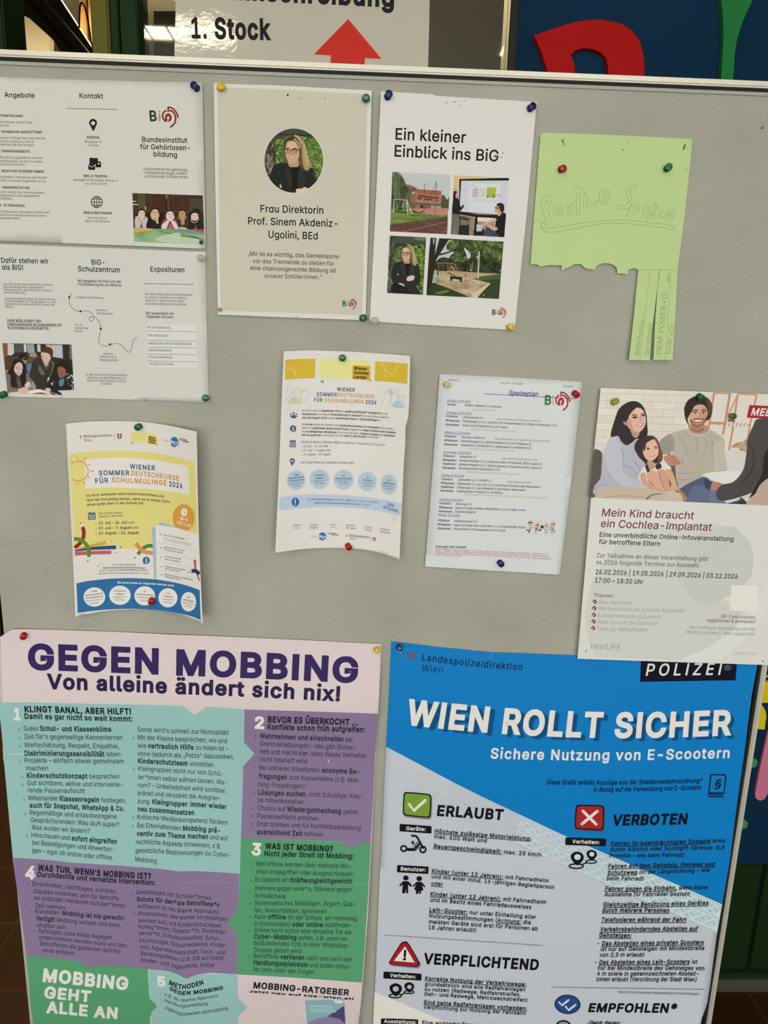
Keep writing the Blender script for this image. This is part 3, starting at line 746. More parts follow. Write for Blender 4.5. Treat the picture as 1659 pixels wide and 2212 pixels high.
p.poly([(95, 800), (500, 825), (1080, 830), (1280, 840), (1620, 850), (1640, 1200), (90, 1200)], (118, 152, 96))
GRN = nmat('photo green table', [(0.35, alb((112, 148, 88))), (0.65, alb((160, 180, 140)))], 30)
p.poly([(95, 900), (500, 860), (900, 930), (1640, 960), (1640, 1200), (95, 1200)], GRN)
p.poly([(95, 805), (500, 822), (480, 860), (280, 890), (95, 915)], (200, 160, 80)); p.poly([(780, 830), (1300, 850), (1620, 890), (1620, 945), (1300, 920), (1000, 870)], (112, 132, 150)); p.poly([(1080, 795), (1180, 792), (1270, 840), (1090, 832)], (206, 168, 96), True)
p.poly([(1380, 840), (1620, 835), (1620, 905), (1460, 880)], (170, 72, 58)); p.poly([(1130, 940), (1400, 980), (1630, 1080), (1630, 1110), (1350, 1030), (1110, 990)], (96, 138, 72)); p.line([(640, 880), (780, 915), (920, 945)], 14, (60, 90, 46), True); p.line([(1380, 1000), (1500, 1040), (1620, 1095)], 16, (40, 66, 36), True)
p.poly([(930, 930), (1100, 920), (1110, 1010), (1500, 1050), (1620, 1160), (800, 1130), (560, 1040)], (176, 192, 160), True)
V1(); p = S.part('speck'); p.disc(1567, 1322, 3, INK)
S.done(); BROCHURE_TOP = S

# ================================================================== brochure, lower sheet
f3, f4 = bp(140, 700, 0).x, bp(292, 700, 0).x
def fold2(X, Z):
    if X < f3: return 0.0016 + (f3 - X) * 0.006
    return 0.0016 + 0.001 * min(1, (X - f3) / 0.1) if X < f4 else 0.0026 - (X - f4) * 0.012
S = Sheet('brochure_sheet', 'three column white brochure sheet with a curving milestone line and photo of three pupils', 'brochure',
          [(-28, 526), (150, 533), (443.7, 544.4), (447, 700), (451.4, 870), (300, 864), (160, 859.5), (133, 860), (16.6, 857), (-22, 853)], fold2, alb((203, 198, 186)), 0.02)
def V2(): return S.view(0, 520, 0.27728)
V2(); p = S.part('heading')
p.lines([('Dafür stehen wir', 10, 171, 380, 178), ('als BiG!', 16, 225, 182, 228), ('BiG-', 714, 185, 815, 188), ('Schulzentrum', 608, 237, 935, 247), ('Exposituren', 1172, 240, 1437, 246)], cap=39, w=MD, color=INK, al=True)
p = S.part('body_text')
p.lines([('Das BiG ist ein inklusives Institut, welches', 28, 345, 410, 352), ('den bestmöglichen individuellen', 28, 367, 338, 373), ('Bildungsweg für alle Kinder ins Zentrum', 32, 389, 403, 396), ('seiner Arbeit stellt.', 32, 411, 203, 414),
         ('Unsere Angebote beginnen dank unseres', 38, 457, 430, 464), ('Frühförderteams für Säuglinge ab ca. zwei', 40, 479, 440, 486), ('Monaten und enden mit dem Erwerb der', 42, 500, 426, 507), ('Matura.', 44, 522, 114, 524),
         ('mobile Frühförderung', 597, 449, 803, 453), ('Inklusiver', 754, 548, 838, 550), ('Kindergarten', 757, 574, 878, 576), ('Vor- &', 580, 662, 638, 663), ('Volksschule', 582, 687, 690, 689), ('inklusiv', 583, 711, 648, 712), ('Inklusive', 806, 888, 881, 890),
         ('Mittelschule &', 782, 911, 908, 914), ('Übergangsstufe', 773, 936, 919, 939), ('Es gibt auch einen Polytechnischen', 669, 1050, 991, 1055), ('Lehrgang und die Möglichkeit, die', 679, 1074, 982, 1079), ('Matura in einer Expositurschule zu', 680, 1097, 985, 1102), ('erwerben.', 789, 1121, 877, 1123),
         ('Das BiG verfügt über Expositurstandorte', 1130, 423, 1500, 430), ('in anderen Schulen und ermöglicht', 1130, 448, 1457, 454), ('dadurch in vielen Bezirken Wiens', 1132, 473, 1433, 478), ('barrierefreie Bildung für alle Kinder', 1134, 499, 1450, 504)],
        cap=17, w=RG, color=GR, al=True)
p.lines([('DIESE MÖGLICHKEIT DES', 57, 633, 320, 637), ('DURCHGÄNGIGEN BILDUNGSWEGS IST', 58, 662, 482, 669), ('IN ÖSTERREICH EINZIGARTIG!', 62, 689, 380, 694)], cap=20, w=BD, color=INK)
p.lines([('Wir begleiten Ihr Kind von der', 607, 322, 945, 328), ('Frühförderung bis zur Matura!', 607, 349, 947, 356), ('Wir kooperieren mit', 1137, 573, 1355, 577), ('folgenden Schulen:', 1140, 600, 1352, 604)], cap=20, w=MD, color=INK, al=True)
p = S.part('ruled_line'); p.line([(1123, 334), (1510, 341)], 3.5, INK)
p = S.part('school_list'); p.poly([(1142, 655), (1525, 655), (1537, 988), (1150, 988)], (212, 207, 196))
for y in (703, 776, 830, 883, 937): p.line([(1143 + (y - 700) * 0.03, y), (1526 + (y - 700) * 0.04, y + 6)], 3, (96, 88, 84))
p.lines([('MS VEITINGERGASSE', 1150, 683, 1328, 686), ('ORG KANDLGASSE', 1152, 745, 1310, 748), ('WMS/RG/ORG ANTON-KRIEGERGASSE', 1154, 808, 1490, 813), ('ORG KARAJANGASSE', 1156, 861, 1340, 864), ('GTVS NOVARAGASSE', 1158, 914, 1344, 917), ('VS & OMS PFEILGASSE', 1161, 967, 1352, 970)], cap=17, w=RG, color=(40, 38, 36))
p = S.part('milestone_line')
p.line([(565, 405), (548, 424), (540, 445), (541, 485), (560, 522), (595, 544), (628, 550), (660, 546), (692, 550), (720, 572), (730, 598), (722, 620), (705, 626), (694, 612), (698, 598), (718, 592), (745, 600), (772, 635), (785, 685), (778, 720), (769, 760), (776, 798), (800, 818), (830, 819), (858, 808), (905, 800), (945, 815), (985, 858), (1003, 868), (1020, 858), (1028, 830), (1036, 785), (1050, 762), (1068, 753)], 3.4, INK, True, 4)
for cx, cy in ((540, 440), (628, 550), (785, 685), (858, 808)):
    p.poly([(cx + (13 if i % 2 == 0 else 6) * math.sin(i * math.pi / 5 + 0.2), cy - (13 if i % 2 == 0 else 6) * math.cos(i * math.pi / 5 + 0.2)) for i in range(10)], INK)
p = S.part('speck'); p.disc(474, 1220, 4, INK).disc(488, 1218, 3, INK).line([(1135, 1233), (1131, 1240), (1136, 1248)], 5, INK)
S.view(0, 736, 0.09946); p = S.part('photo', 'printed photo of three pupils working at a table')
p.clip = [(50, 52), (1550, 82), (1617, 1192), (165, 1130)]
p.poly(p.clip, (48, 40, 32)); p.poly([(50, 52), (170, 60), (175, 330), (90, 380), (80, 250)], (130, 84, 40)); p.poly([(165, 60), (300, 66), (310, 270), (240, 330), (170, 310)], (188, 186, 178)); p.poly([(310, 66), (510, 70), (515, 245), (330, 265)], (84, 76, 66)); p.poly([(515, 70), (570, 75), (580, 245), (525, 245)], (196, 194, 190))
p.poly([(580, 75), (740, 78), (760, 270), (600, 265)], (146, 150, 152)); p.poly([(805, 80), (875, 82), (885, 245), (815, 240)], (186, 186, 182)); p.poly([(985, 85), (1355, 92), (1368, 385), (1140, 350)], (176, 176, 174)); p.poly([(1085, 85), (1140, 85), (1140, 130), (1090, 125)], (196, 130, 130)); p.poly([(1500, 95), (1545, 95), (1570, 410), (1515, 400)], (110, 100, 96))
p.poly([(90, 380), (560, 290), (880, 330), (880, 420), (600, 470), (100, 560)], (76, 60, 40)); p.poly([(640, 275), (800, 270), (790, 360), (650, 350)], (150, 136, 114)); p.poly([(560, 390), (760, 380), (700, 480), (600, 480)], (92, 78, 34)); p.poly([(110, 540), (330, 440), (330, 640), (120, 640)], (92, 50, 40))
p.disc(505, 355, 92, (32, 24, 20), 62); p.disc(530, 430, 55, (176, 132, 102), 70); p.poly([(570, 500), (680, 480), (690, 560), (640, 720), (580, 640)], (92, 112, 138)); p.poly([(500, 380), (600, 370), (590, 420), (500, 430)], (40, 30, 24))
p.poly([(125, 640), (190, 640), (170, 700), (130, 720)], (170, 150, 124))
PH = p; p = S.sub(PH, 'printed_person', 'pupil with long dark hair')
p.poly([(130, 720), (250, 640), (600, 700), (700, 820), (790, 1000), (780, 1060), (400, 1120), (170, 1110)], (112, 102, 92), True)
p.poly([(300, 420), (420, 400), (520, 470), (560, 640), (560, 900), (480, 1010), (250, 1000), (230, 760), (160, 700), (260, 560)], (36, 28, 24), True)
p.poly([(310, 600), (330, 530), (380, 480), (440, 470), (490, 530), (490, 640), (460, 730), (410, 755), (350, 720), (310, 650)], (206, 176, 158), True)
p.line([(345, 600), (400, 608)], 10, (70, 44, 36)); p.line([(440, 620), (475, 615)], 10, (70, 44, 36)); p.line([(360, 690), (400, 712), (445, 700)], 14, (180, 92, 84), True); p.line([(420, 620), (432, 660), (410, 668)], 8, (176, 136, 116)); p.line([(340, 580), (395, 575)], 8, (60, 44, 36))
p.poly([(340, 760), (430, 760), (470, 1000), (390, 1010)], (92, 84, 76)); p.line([(360, 770), (405, 850), (430, 800)], 22, (34, 28, 24))
p = S.sub(PH, 'printed_person', 'standing pupil with short brown hair')
p.poly([(640, 760), (740, 480), (830, 370), (920, 370), (1060, 420), (1230, 500), (1200, 760), (1100, 1060), (800, 1050), (700, 850)], (52, 46, 38), True)
p.poly([(930, 430), (1090, 430), (1070, 560), (1000, 660), (940, 540)], (78, 70, 58)); p.poly([(850, 520), (940, 640), (990, 740), (890, 750), (830, 620)], (104, 94, 80))
p.line([(1110, 440), (1160, 520), (1130, 650), (1090, 790), (1040, 900)], 14, (168, 150, 96), True); p.poly([(1040, 790), (1075, 800), (1050, 900), (1030, 890)], (200, 190, 160))
p.poly([(950, 460), (1060, 470), (1040, 540), (1000, 560), (965, 520)], (196, 158, 140)); p.poly([(895, 260), (940, 190), (1080, 240), (1130, 330), (1080, 430), (1010, 480), (950, 470), (910, 390), (892, 320)], (208, 174, 156), True)
p.poly([(905, 250), (920, 180), (1010, 130), (1110, 160), (1155, 240), (1140, 340), (1110, 400), (1080, 300), (1000, 260)], (84, 48, 32), True); p.line([(905, 330), (950, 350)], 9, (84, 54, 44)); p.line([(990, 370), (1030, 388)], 9, (84, 54, 44)); p.line([(930, 430), (975, 445), (1010, 430)], 14, (214, 130, 120), True); p.line([(955, 350), (950, 400)], 8, (180, 134, 118))
p = S.sub(PH, 'printed_person', 'pupil with curly black hair')
p.poly([(985, 1050), (1100, 760), (1170, 560), (1280, 500), (1590, 680), (1617, 1060), (1400, 1110), (1100, 1090)], (36, 30, 26), True)
BW = nmat('photo black and white pattern', [(0.47, alb((34, 32, 30))), (0.53, alb((190, 190, 188)))], 180, (1, 1, 1), dist=1.0)
p.poly([(1440, 820), (1560, 730), (1600, 780), (1617, 1060), (1530, 1060), (1480, 930)], BW); p.poly([(1120, 880), (1180, 890), (1200, 960), (1140, 980), (1110, 930)], BW, True)
p.poly([(1290, 860), (1400, 830), (1370, 970), (1290, 980)], (84, 118, 148), True)
p.poly([(1250, 640), (1270, 560), (1360, 560), (1440, 640), (1440, 740), (1360, 800), (1300, 810), (1260, 720)], (140, 92, 66), True); p.disc(1470, 700, 34, (146, 98, 72), 50)
p.poly([(1245, 580), (1260, 480), (1350, 430), (1460, 440), (1530, 540), (1520, 660), (1450, 720), (1420, 620), (1330, 560)], (34, 28, 24), True); p.line([(1325, 690), (1380, 690)], 12, (60, 36, 26)); p.line([(1285, 770), (1330, 775)], 12, (150, 80, 70)); p.line([(1270, 660), (1300, 668)], 10, (60, 36, 26)); p.line([(1295, 690), (1285, 735)], 8, (112, 70, 50))
p = S.sub(PH, 'printed_table', 'table with papers and hands')
p.poly([(165, 1130), (600, 1080), (820, 1050), (1050, 1090), (1300, 1080), (1617, 1070), (1630, 1200), (165, 1200)], (200, 194, 186)); p.poly([(600, 1110), (880, 1055), (960, 1110), (900, 1140), (640, 1140)], (226, 222, 216)); p.poly([(700, 1140), (900, 1120), (1030, 1160), (1000, 1185), (780, 1165)], (150, 78, 58))
p.poly([(1090, 1100), (1200, 1060), (1330, 1140), (1340, 1175), (1180, 1185), (1100, 1140)], (40, 34, 30), True); p.line([(1110, 1110), (1190, 1150), (1270, 1165)], 10, (206, 200, 190), True)
p.poly([(400, 1060), (540, 1010), (620, 1060), (610, 1140), (480, 1150), (410, 1110)], (212, 172, 144), True); p.poly([(540, 960), (620, 890), (655, 900), (650, 970), (590, 1040)], (216, 184, 166), True); p.poly([(985, 1050), (1040, 1020), (1100, 1050), (1090, 1100), (1010, 1090)], (208, 170, 150), True); p.poly([(620, 1020), (720, 870), (780, 990), (780, 1050)], (150, 140, 128))
S.done(); BROCHURE_LOW = S

# ================================================================== notice with the round portrait
S = Sheet('notice_sheet', 'white notice with a round portrait of a smiling person in glasses and dark blazer', 'notice',
          [(461.5, 179.5), (494, 181.5), (597, 184.4), (803, 195.4), (797, 440), (789.8, 691.7), (630, 686), (470.7, 679.5), (465.5, 430)],
          lambda X, Z: 0.0035 + 0.010 * (X + 0.11) ** 2 + 0.003 * math.sin(6 * (Z - 1.4)), alb((213, 206, 190)), 0.04)
def V3(): return S.view(450, 160, 0.24406)
V3(); p = S.part('printed_ground'); p.poly([(82, 118), (600, 135), (1410, 178), (1385, 1200), (1362, 2135), (700, 2112), (110, 2095), (92, 1100)], (196, 187, 166))
p = S.part('heading'); p.lines([('Frau Direktorin', 462, 1221, 1018, 1236), ('Prof. Sinem Akdeniz-', 352, 1329, 1143, 1353), ('Ugolini, BEd', 533, 1449, 968, 1463)], cap=62, w=MD, color=INK, al=True)
p = S.part('quote_text'); p.lines([('„Mir ist es wichtig, das Gemeinsame', 348, 1606, 1156, 1633), ('vor das Trennende zu stellen für', 393, 1671, 1110, 1695), ('eine chancengerechte Bildung all', 372, 1733, 1130, 1758), ('unserer Schüler:innen.“', 499, 1803, 1003, 1816)], cap=37, w=RG, color=(36, 34, 30), al=True)
logo(S, 'logo', 450 + 1187 * .24406, 160 + 1990 * .24406, .1108 * .24406)
V3(); p = S.part('speck')
p.poly([(697, 178), (707, 172), (711, 190), (703, 200), (695, 192)], INK); p.disc(805, 215, 5, INK).disc(1034, 214, 5, INK).disc(784, 2145, 4, GR).disc(1424, 238, 6, INK)
S.view(560, 270, 0.09042); p = S.part('portrait_photo', 'round printed photo of a smiling person with glasses')
p.disc(826, 851, 716, (226, 219, 204), 781, n=48)
LEAF = nmat('photo leaves', [(0.36, alb((34, 44, 18))), (0.5, alb((84, 110, 40))), (0.66, alb((140, 164, 78)))], 210, (1, 1, 1.4), detail=3, dist=1.5)
BARK = nmat('photo bark', [(0.38, alb((38, 34, 24))), (0.55, alb((84, 78, 62))), (0.7, alb((150, 142, 124)))], 230, (1.2, 1, 0.45), detail=4, dist=1.0)
def person_portrait(p, X):
    """smiling person in glasses and dark blazer, drawn in the portrait's own units; X maps them into the current view"""
    def P(pts, c, sm=True): p.poly([X(*q) for q in pts], c, sm)
    def L(pts, w, c, sm=True): p.line([X(*q) for q in pts], w * KS, c, sm)
    KS = math.hypot(*(a - b for a, b in zip(X(1, 0), X(0, 0))))
    P([(590, 420), (640, 340), (760, 270), (880, 240), (1000, 300), (1080, 420), (1130, 560), (1160, 700), (1220, 860), (1280, 1020), (1230, 1010), (1180, 1090), (1080, 1080), (960, 960), (940, 700), (700, 800), (690, 900), (560, 900), (590, 700)], (92, 74, 46))
    P([(830, 250), (940, 260), (1050, 360), (1110, 500), (1160, 680), (1210, 850), (1275, 1020), (1220, 1000), (1170, 1085), (1080, 1050), (1030, 850), (1010, 600), (930, 420)], (160, 136, 92))
    P([(1050, 380), (1110, 520), (1150, 700), (1190, 860), (1140, 1000), (1090, 840), (1060, 600)], (176, 152, 106))
    P([(560, 560), (600, 480), (620, 700), (600, 860), (545, 880)], (96, 88, 46))
    P([(690, 840), (920, 840), (930, 990), (820, 1005), (720, 990)], (176, 140, 112))
    P([(640, 480), (680, 400), (790, 375), (880, 420), (930, 520), (955, 640), (945, 760), (890, 870), (790, 925), (700, 880), (640, 760), (620, 620)], (198, 156, 124))
    P([(700, 420), (800, 390), (880, 450), (890, 560), (760, 560), (680, 520)], (210, 170, 136))
    P([(620, 520), (650, 400), (730, 370), (830, 370), (900, 440), (950, 560), (1010, 580), (960, 400), (860, 290), (740, 290), (650, 360), (590, 470), (600, 640)], (62, 48, 30))
    L([(830, 330), (900, 390), (950, 470), (975, 560)], 34, (186, 164, 116)); L([(850, 250), (950, 330), (1000, 450)], 26, (190, 168, 124))
    for c in ((668, 620), (842, 628)):
        q = X(*c); p.disc(q[0], q[1], 60 * KS, (176, 136, 112), 52 * KS); p.disc(q[0], q[1] - 6 * KS, 34 * KS, (206, 184, 164), 13 * KS); p.disc(q[0], q[1] - 7 * KS, 15 * KS, (60, 40, 30), 14 * KS); p.line([X(c[0] - 38, c[1] - 12), X(c[0], c[1] - 24), X(c[0] + 38, c[1] - 10)], 8 * KS, (70, 46, 36), True)
    for c in ((668, 625), (842, 632)):
        q = X(*c); p.ring(q[0], q[1], 66 * KS, 10 * KS, (42, 24, 28), 58 * KS)
    L([(725, 610), (750, 600), (778, 612)], 16, (42, 24, 28)); L([(905, 600), (965, 620)], 14, (42, 24, 28)); L([(612, 590), (640, 572), (700, 575)], 16, (34, 20, 22)); L([(780, 585), (850, 566), (910, 592)], 18, (34, 20, 22))
    L([(640, 562), (690, 548), (720, 570)], 14, (80, 56, 38)); L([(790, 570), (840, 555), (890, 565)], 14, (80, 56, 38))
    L([(750, 640), (730, 710), (760, 726), (800, 712)], 12, (160, 112, 86))
    P([(690, 762), (760, 768), (850, 765), (820, 800), (760, 815), (715, 800)], (160, 88, 74)); P([(710, 770), (770, 774), (830, 770), (800, 795), (750, 800)], (232, 214, 190))
    L([(760, 860), (800, 864)], 14, (176, 134, 106))
def blazer(p, X):
    def P(pts, c, sm=True): p.poly([X(*q) for q in pts], c, sm)
    P([(260, 1290), (330, 990), (420, 930), (690, 880), (740, 985), (910, 985), (1010, 960), (1240, 1020), (1330, 1130), (1380, 1330), (1400, 1500), (1200, 1700), (500, 1700), (280, 1400)], (30, 31, 27))
    P([(730, 990), (920, 990), (950, 1100), (900, 1500), (760, 1500)], (14, 13, 11)); P([(600, 1100), (720, 1010), (790, 1250), (770, 1500), (660, 1330)], (38, 40, 36)); P([(940, 1100), (1010, 980), (1080, 1120), (1100, 1450), (930, 1480)], (40, 42, 39))
    P([(1290, 1060), (1330, 1130), (1370, 1300), (1340, 1310), (1290, 1180)], (52, 58, 60))
p.clip = ell(826, 851, 705, 770, n=40)
p.poly(p.clip, (58, 60, 46)); p.poly([(380, 60), (1400, 60), (1400, 330), (380, 300)], (66, 69, 56)); p.line([(400, 215), (1400, 265)], 26, (28, 28, 22)); p.line([(400, 320), (1400, 345)], 16, (44, 46, 38))
p.poly([(370, 420), (560, 330), (700, 250), (900, 260), (1150, 300), (1420, 380), (1560, 700), (1540, 1100), (1380, 1350), (1200, 1200), (380, 1200)], LEAF, True); p.poly([(100, 260), (380, 250), (400, 900), (330, 1200), (100, 1300)], BARK)
p = S.sub(p, 'printed_person', 'smiling person with glasses, long fair hair and a dark blazer')
I3 = lambda x, y: (x, y)
blazer(p, I3); person_portrait(p, I3)
p.poly([(890, 1530), (1000, 1520), (1080, 1485), (1150, 1510), (1160, 1570), (1000, 1640), (885, 1625)], (214, 180, 148), True); p.poly([(485, 1450), (510, 1400), (545, 1505), (500, 1500)], (206, 176, 156))
S.done(); PORTRAIT = S

# ================================================================== notice with four photos
S = Sheet('notice_sheet', 'white notice with four photos of a schoolyard, classroom, person and playground', 'notice',
          [(823, 197), (933, 203.6), (941.7, 206.9), (1159.8, 220.3), (1137, 470), (1111.6, 713), (950, 704), (798.7, 694.3), (811, 450)],
          lambda X, Z: 0.003 + 0.012 * (X - 0.1) ** 2 + 0.004 * (Z - 1.45) ** 2 * 10, alb((214, 206, 196)), 0.04)
def V4(): return S.view(790, 180, 0.24869)
V4(); p = S.part('heading'); p.lines([('Ein kleiner', 257, 487, 868, 517), ('Einblick ins BiG', 249, 634, 1150, 678)], cap=97, w=MD, color=INK)
p = S.part('speck')
for x, y, r in ((697, 163, 4), (704, 178, 4), (690, 212, 3), (770, 163, 6), (820, 160, 3), (818, 195, 5), (860, 150, 4), (855, 208, 4), (880, 235, 3), (815, 293, 3), (1180, 642, 5), (1125, 737, 4)): p.disc(x, y, r, INK, n=8)
p.line([(1186, 612), (1194, 601)], 6, INK)
logo(S, 'logo', 790 + 1096 * .24869, 180 + 1948 * .24869, .109 * .24869, red=(150, 34, 38))
S.view(836, 366, 0.16275)
p = S.part('photo', 'printed photo of a brick school behind a sports field'); p.clip = [(72, 32), (845, 72), (797, 860), (38, 822)]
SKY = (186, 188, 180)
p.poly(p.clip, SKY)
TREE = nmat('photo willow', [(0.36, alb((46, 56, 30))), (0.55, alb((86, 98, 60))), (0.7, alb((120, 128, 88)))], 130, (1.6, 1, 0.6))
p.poly([(730, 345), (760, 350), (800, 400), (830, 350), (850, 340), (850, 520), (700, 510)], (70, 80, 46), True)
BRK = (172, 108, 84)
p.poly([(250, 200), (310, 205), (400, 250), (395, 300), (320, 300), (320, 430), (260, 420)], (160, 96, 72)); p.poly([(320, 225), (395, 265), (390, 290), (320, 280)], (84, 84, 78)); p.poly([(375, 290), (395, 262), (470, 270), (480, 275), (720, 285), (722, 450), (380, 425)], BRK); p.poly([(395, 262), (720, 285), (720, 345), (395, 310)], (150, 88, 68)); p.poly([(320, 340), (380, 300), (380, 425), (320, 425)], (148, 90, 68))
p.poly([(410, 338), (685, 372), (685, 390), (410, 358)], (70, 48, 38))
for a, b in ((405, 462), (500, 552), (560, 606), (645, 682)): p.poly([(a, 368 + (a - 405) * .12), (b, 374 + (a - 405) * .12), (b, 400 + (a - 405) * .09), (a, 394 + (a - 405) * .09)], (58, 44, 38)); p.line([((a + b) / 2, 366 + (a - 405) * .12), ((a + b) / 2, 400 + (a - 405) * .1)], 5, (150, 120, 100))
p.poly([(300, 425), (720, 452), (720, 520), (300, 520)], (112, 88, 68)); p.poly([(380, 470), (450, 475), (450, 515), (380, 512)], (150, 100, 76)); p.poly([(580, 480), (720, 490), (720, 515), (580, 515)], (164, 140, 120)); p.poly([(440, 470), (480, 470), (480, 510), (440, 510)], (40, 44, 34))
p.poly([(62, 30), (150, 40), (220, 120), (260, 210), (330, 300), (320, 420), (300, 520), (40, 520)], TREE, True)
p.poly([(300, 520), (810, 515), (806, 590), (640, 600), (480, 590)], (184, 122, 104))
GRS = nmat('photo lawn', [(0.35, alb((88, 104, 46))), (0.65, alb((122, 138, 66)))], 90, (0.5, 1, 2))
p.poly([(30, 530), (330, 530), (480, 590), (640, 602), (806, 595), (804, 630), (420, 680), (30, 745)], GRS); p.poly([(90, 545), (280, 560), (270, 590), (100, 570)], (66, 70, 46)); p.poly([(300, 610), (440, 612), (420, 622), (310, 622)], (56, 66, 38))
p.line([(30, 745), (420, 684), (806, 632)], 10, (56, 46, 34), True)
TRK = nmat('photo running track', [(0.35, alb((88, 54, 44))), (0.65, alb((104, 66, 54)))], 160)
p.poly([(30, 750), (420, 690), (806, 638), (800, 880), (30, 840)], TRK); p.line([(215, 825), (500, 765), (806, 690)], 5, (164, 136, 120)); p.line([(460, 690), (620, 735), (790, 785)], 4, (150, 122, 108)); p.line([(730, 835), (796, 812)], 6, (160, 134, 120))
for L, w in (([(88, 570), (92, 395), (262, 408), (330, 590)], 9), ([(262, 408), (275, 600)], 8), ([(120, 430), (140, 515), (175, 530)], 3), ([(225, 430), (205, 515)], 3)): p.line(L, w, (214, 208, 196))
p.poly([(135, 520), (215, 520), (190, 540), (155, 538)], (40, 34, 28), True); p.poly([(330, 540), (395, 560), (395, 580), (345, 560)], (52, 44, 38)); p.poly([(395, 580), (480, 545), (485, 570), (420, 590)], (98, 88, 82))
for L, w in (([(497, 190), (492, 600)], 7), ([(657, 160), (632, 600)], 8), ([(657, 170), (540, 430), (480, 570)], 6), ([(400, 215), (385, 500)], 3), ([(310, 270), (300, 440)], 4), ([(245, 260), (235, 540)], 4), ([(190, 265), (185, 520)], 3), ([(430, 210), (500, 200), (655, 178)], 2), ([(570, 330), (650, 320)], 3)): p.line(L, w, (84, 76, 66))
p = S.part('photo', 'printed photo of two people at a classroom display'); p.clip = [(890, 78), (1620, 115), (1555, 900), (845, 862)]
p.poly(p.clip, (206, 180, 134)); p.poly([(960, 128), (1620, 112), (1600, 620), (1000, 570), (955, 580)], (26, 22, 22)); p.poly([(985, 150), (1618, 148), (1585, 610), (960, 560)], (196, 196, 202)); p.poly([(1085, 165), (1510, 175), (1470, 580), (1080, 550)], (206, 206, 210))
p.poly([(860, 570), (960, 590), (1600, 640), (1580, 900), (845, 862)], (150, 128, 104)); p.poly([(1150, 620), (1600, 660), (1580, 700), (1200, 690)], (214, 206, 190)); p.line([(960, 575), (1200, 615), (1600, 635)], 40, (30, 26, 26))
for a, b in ((1112, 1120), (1132, 1150), (1156, 1184), (1205, 1258), (1275, 1355), (1372, 1390), (1402, 1436), (1452, 1505), (1525, 1560)): p.line([(a, 177 + (a - 1110) * .01), (b, 177 + (b - 1110) * .01)], 5, (150, 150, 156))
p.line([(1110, 211), (1156, 213)], 6, (96, 96, 102))
for i in range(3):
    for j in range(4): p.disc(1148 + 25 * i - j * 2, 272 + 29 * j + i, 8, (110, 40, 52), n=10)
p.disc(1176, 246, 8, (110, 40, 52), n=10); p.line([(1215, 262), (1290, 268), (1295, 340), (1285, 352), (1210, 345), (1250, 262), (1285, 350)], 4, (84, 86, 100)); p.poly([(1325, 238), (1447, 240), (1440, 378), (1320, 375)], (164, 172, 66)); p.poly([(1322, 340), (1355, 372), (1320, 375)], (120, 104, 40)); p.disc(1415, 354, 17, (128, 100, 44)); p.line([(1365, 260), (1362, 355)], 4, (120, 132, 50)); p.line([(1455, 355), (1462, 340), (1500, 342), (1508, 358)], 6, (50, 46, 50))
for y in (392, 405, 420): p.line([(1095, y), (1470, y + 10)], 2.5, (166, 166, 172))
for x, y in ((1090, 480), (1140, 482), (1095, 515), (1140, 518)): p.line([(x, y), (x + 35, y + 1)], 5, (182, 182, 188))
p.lines([('blau', 880, 262, 922, 264)], cap=10, w=BD, color=(90, 66, 40))
p.poly([(880, 310), (905, 285), (940, 310), (945, 380), (960, 430), (980, 500), (1010, 465), (1025, 485), (985, 540), (960, 560), (960, 640), (862, 620), (862, 520), (875, 420)], (28, 24, 24), True); p.poly([(912, 330), (935, 300), (942, 340), (932, 385), (912, 370)], (196, 160, 136), True); p.poly([(1008, 468), (1025, 450), (1028, 475), (1018, 485)], (200, 164, 140))
p.poly([(862, 585), (960, 600), (955, 700), (930, 870), (900, 870), (905, 740), (880, 865), (848, 865)], (104, 98, 90)); p.poly([(960, 620), (1050, 630), (1120, 655), (1090, 670), (1090, 880), (940, 870), (960, 720)], (36, 30, 28)); p.poly([(975, 660), (1085, 680), (1080, 740), (970, 740)], (120, 104, 84)); p.line([(975, 640), (1125, 655)], 14, (110, 92, 72)); p.line([(1130, 660), (1100, 740), (1150, 860)], 5, (90, 80, 70), True)
p.poly([(1170, 625), (1200, 630), (1200, 860), (1150, 880)], (22, 20, 20)); p.poly([(1150, 800), (1290, 790), (1290, 880), (1150, 880)], (26, 24, 24)); p.poly([(1188, 730), (1250, 735), (1262, 820), (1185, 822)], (176, 186, 194))
p.poly([(1290, 870), (1320, 770), (1350, 740), (1430, 800), (1470, 880)], (52, 68, 84), True); p.poly([(1340, 800), (1440, 830), (1520, 900), (1300, 900)], (54, 70, 88)); p.poly([(1460, 600), (1540, 575), (1580, 620), (1560, 900), (1470, 870), (1410, 760), (1420, 650)], (24, 22, 24), True)
p.poly([(1445, 650), (1440, 690), (1300, 735), (1265, 790), (1240, 800), (1250, 740), (1300, 705), (1420, 650)], (204, 160, 130), True); p.poly([(1320, 745), (1360, 730), (1470, 780), (1420, 815)], (198, 152, 120), True); p.poly([(1440, 500), (1480, 470), (1530, 560), (1500, 610), (1470, 620), (1465, 575), (1432, 560)], (194, 148, 118), True); p.poly([(1455, 480), (1470, 450), (1530, 450), (1555, 490), (1550, 550), (1525, 580), (1500, 540), (1480, 490)], (40, 34, 30), True); p.line([(1430, 505), (1480, 520)], 12, (30, 24, 26)); p.poly([(1410, 720), (1440, 690), (1430, 760)], (224, 220, 210))
S.view(830, 504, 0.15672)
p = S.part('photo', 'printed photo of a person with folded arms by a tree'); p.clip = [(76, 32), (578, 55), (535, 848), (38, 822)]
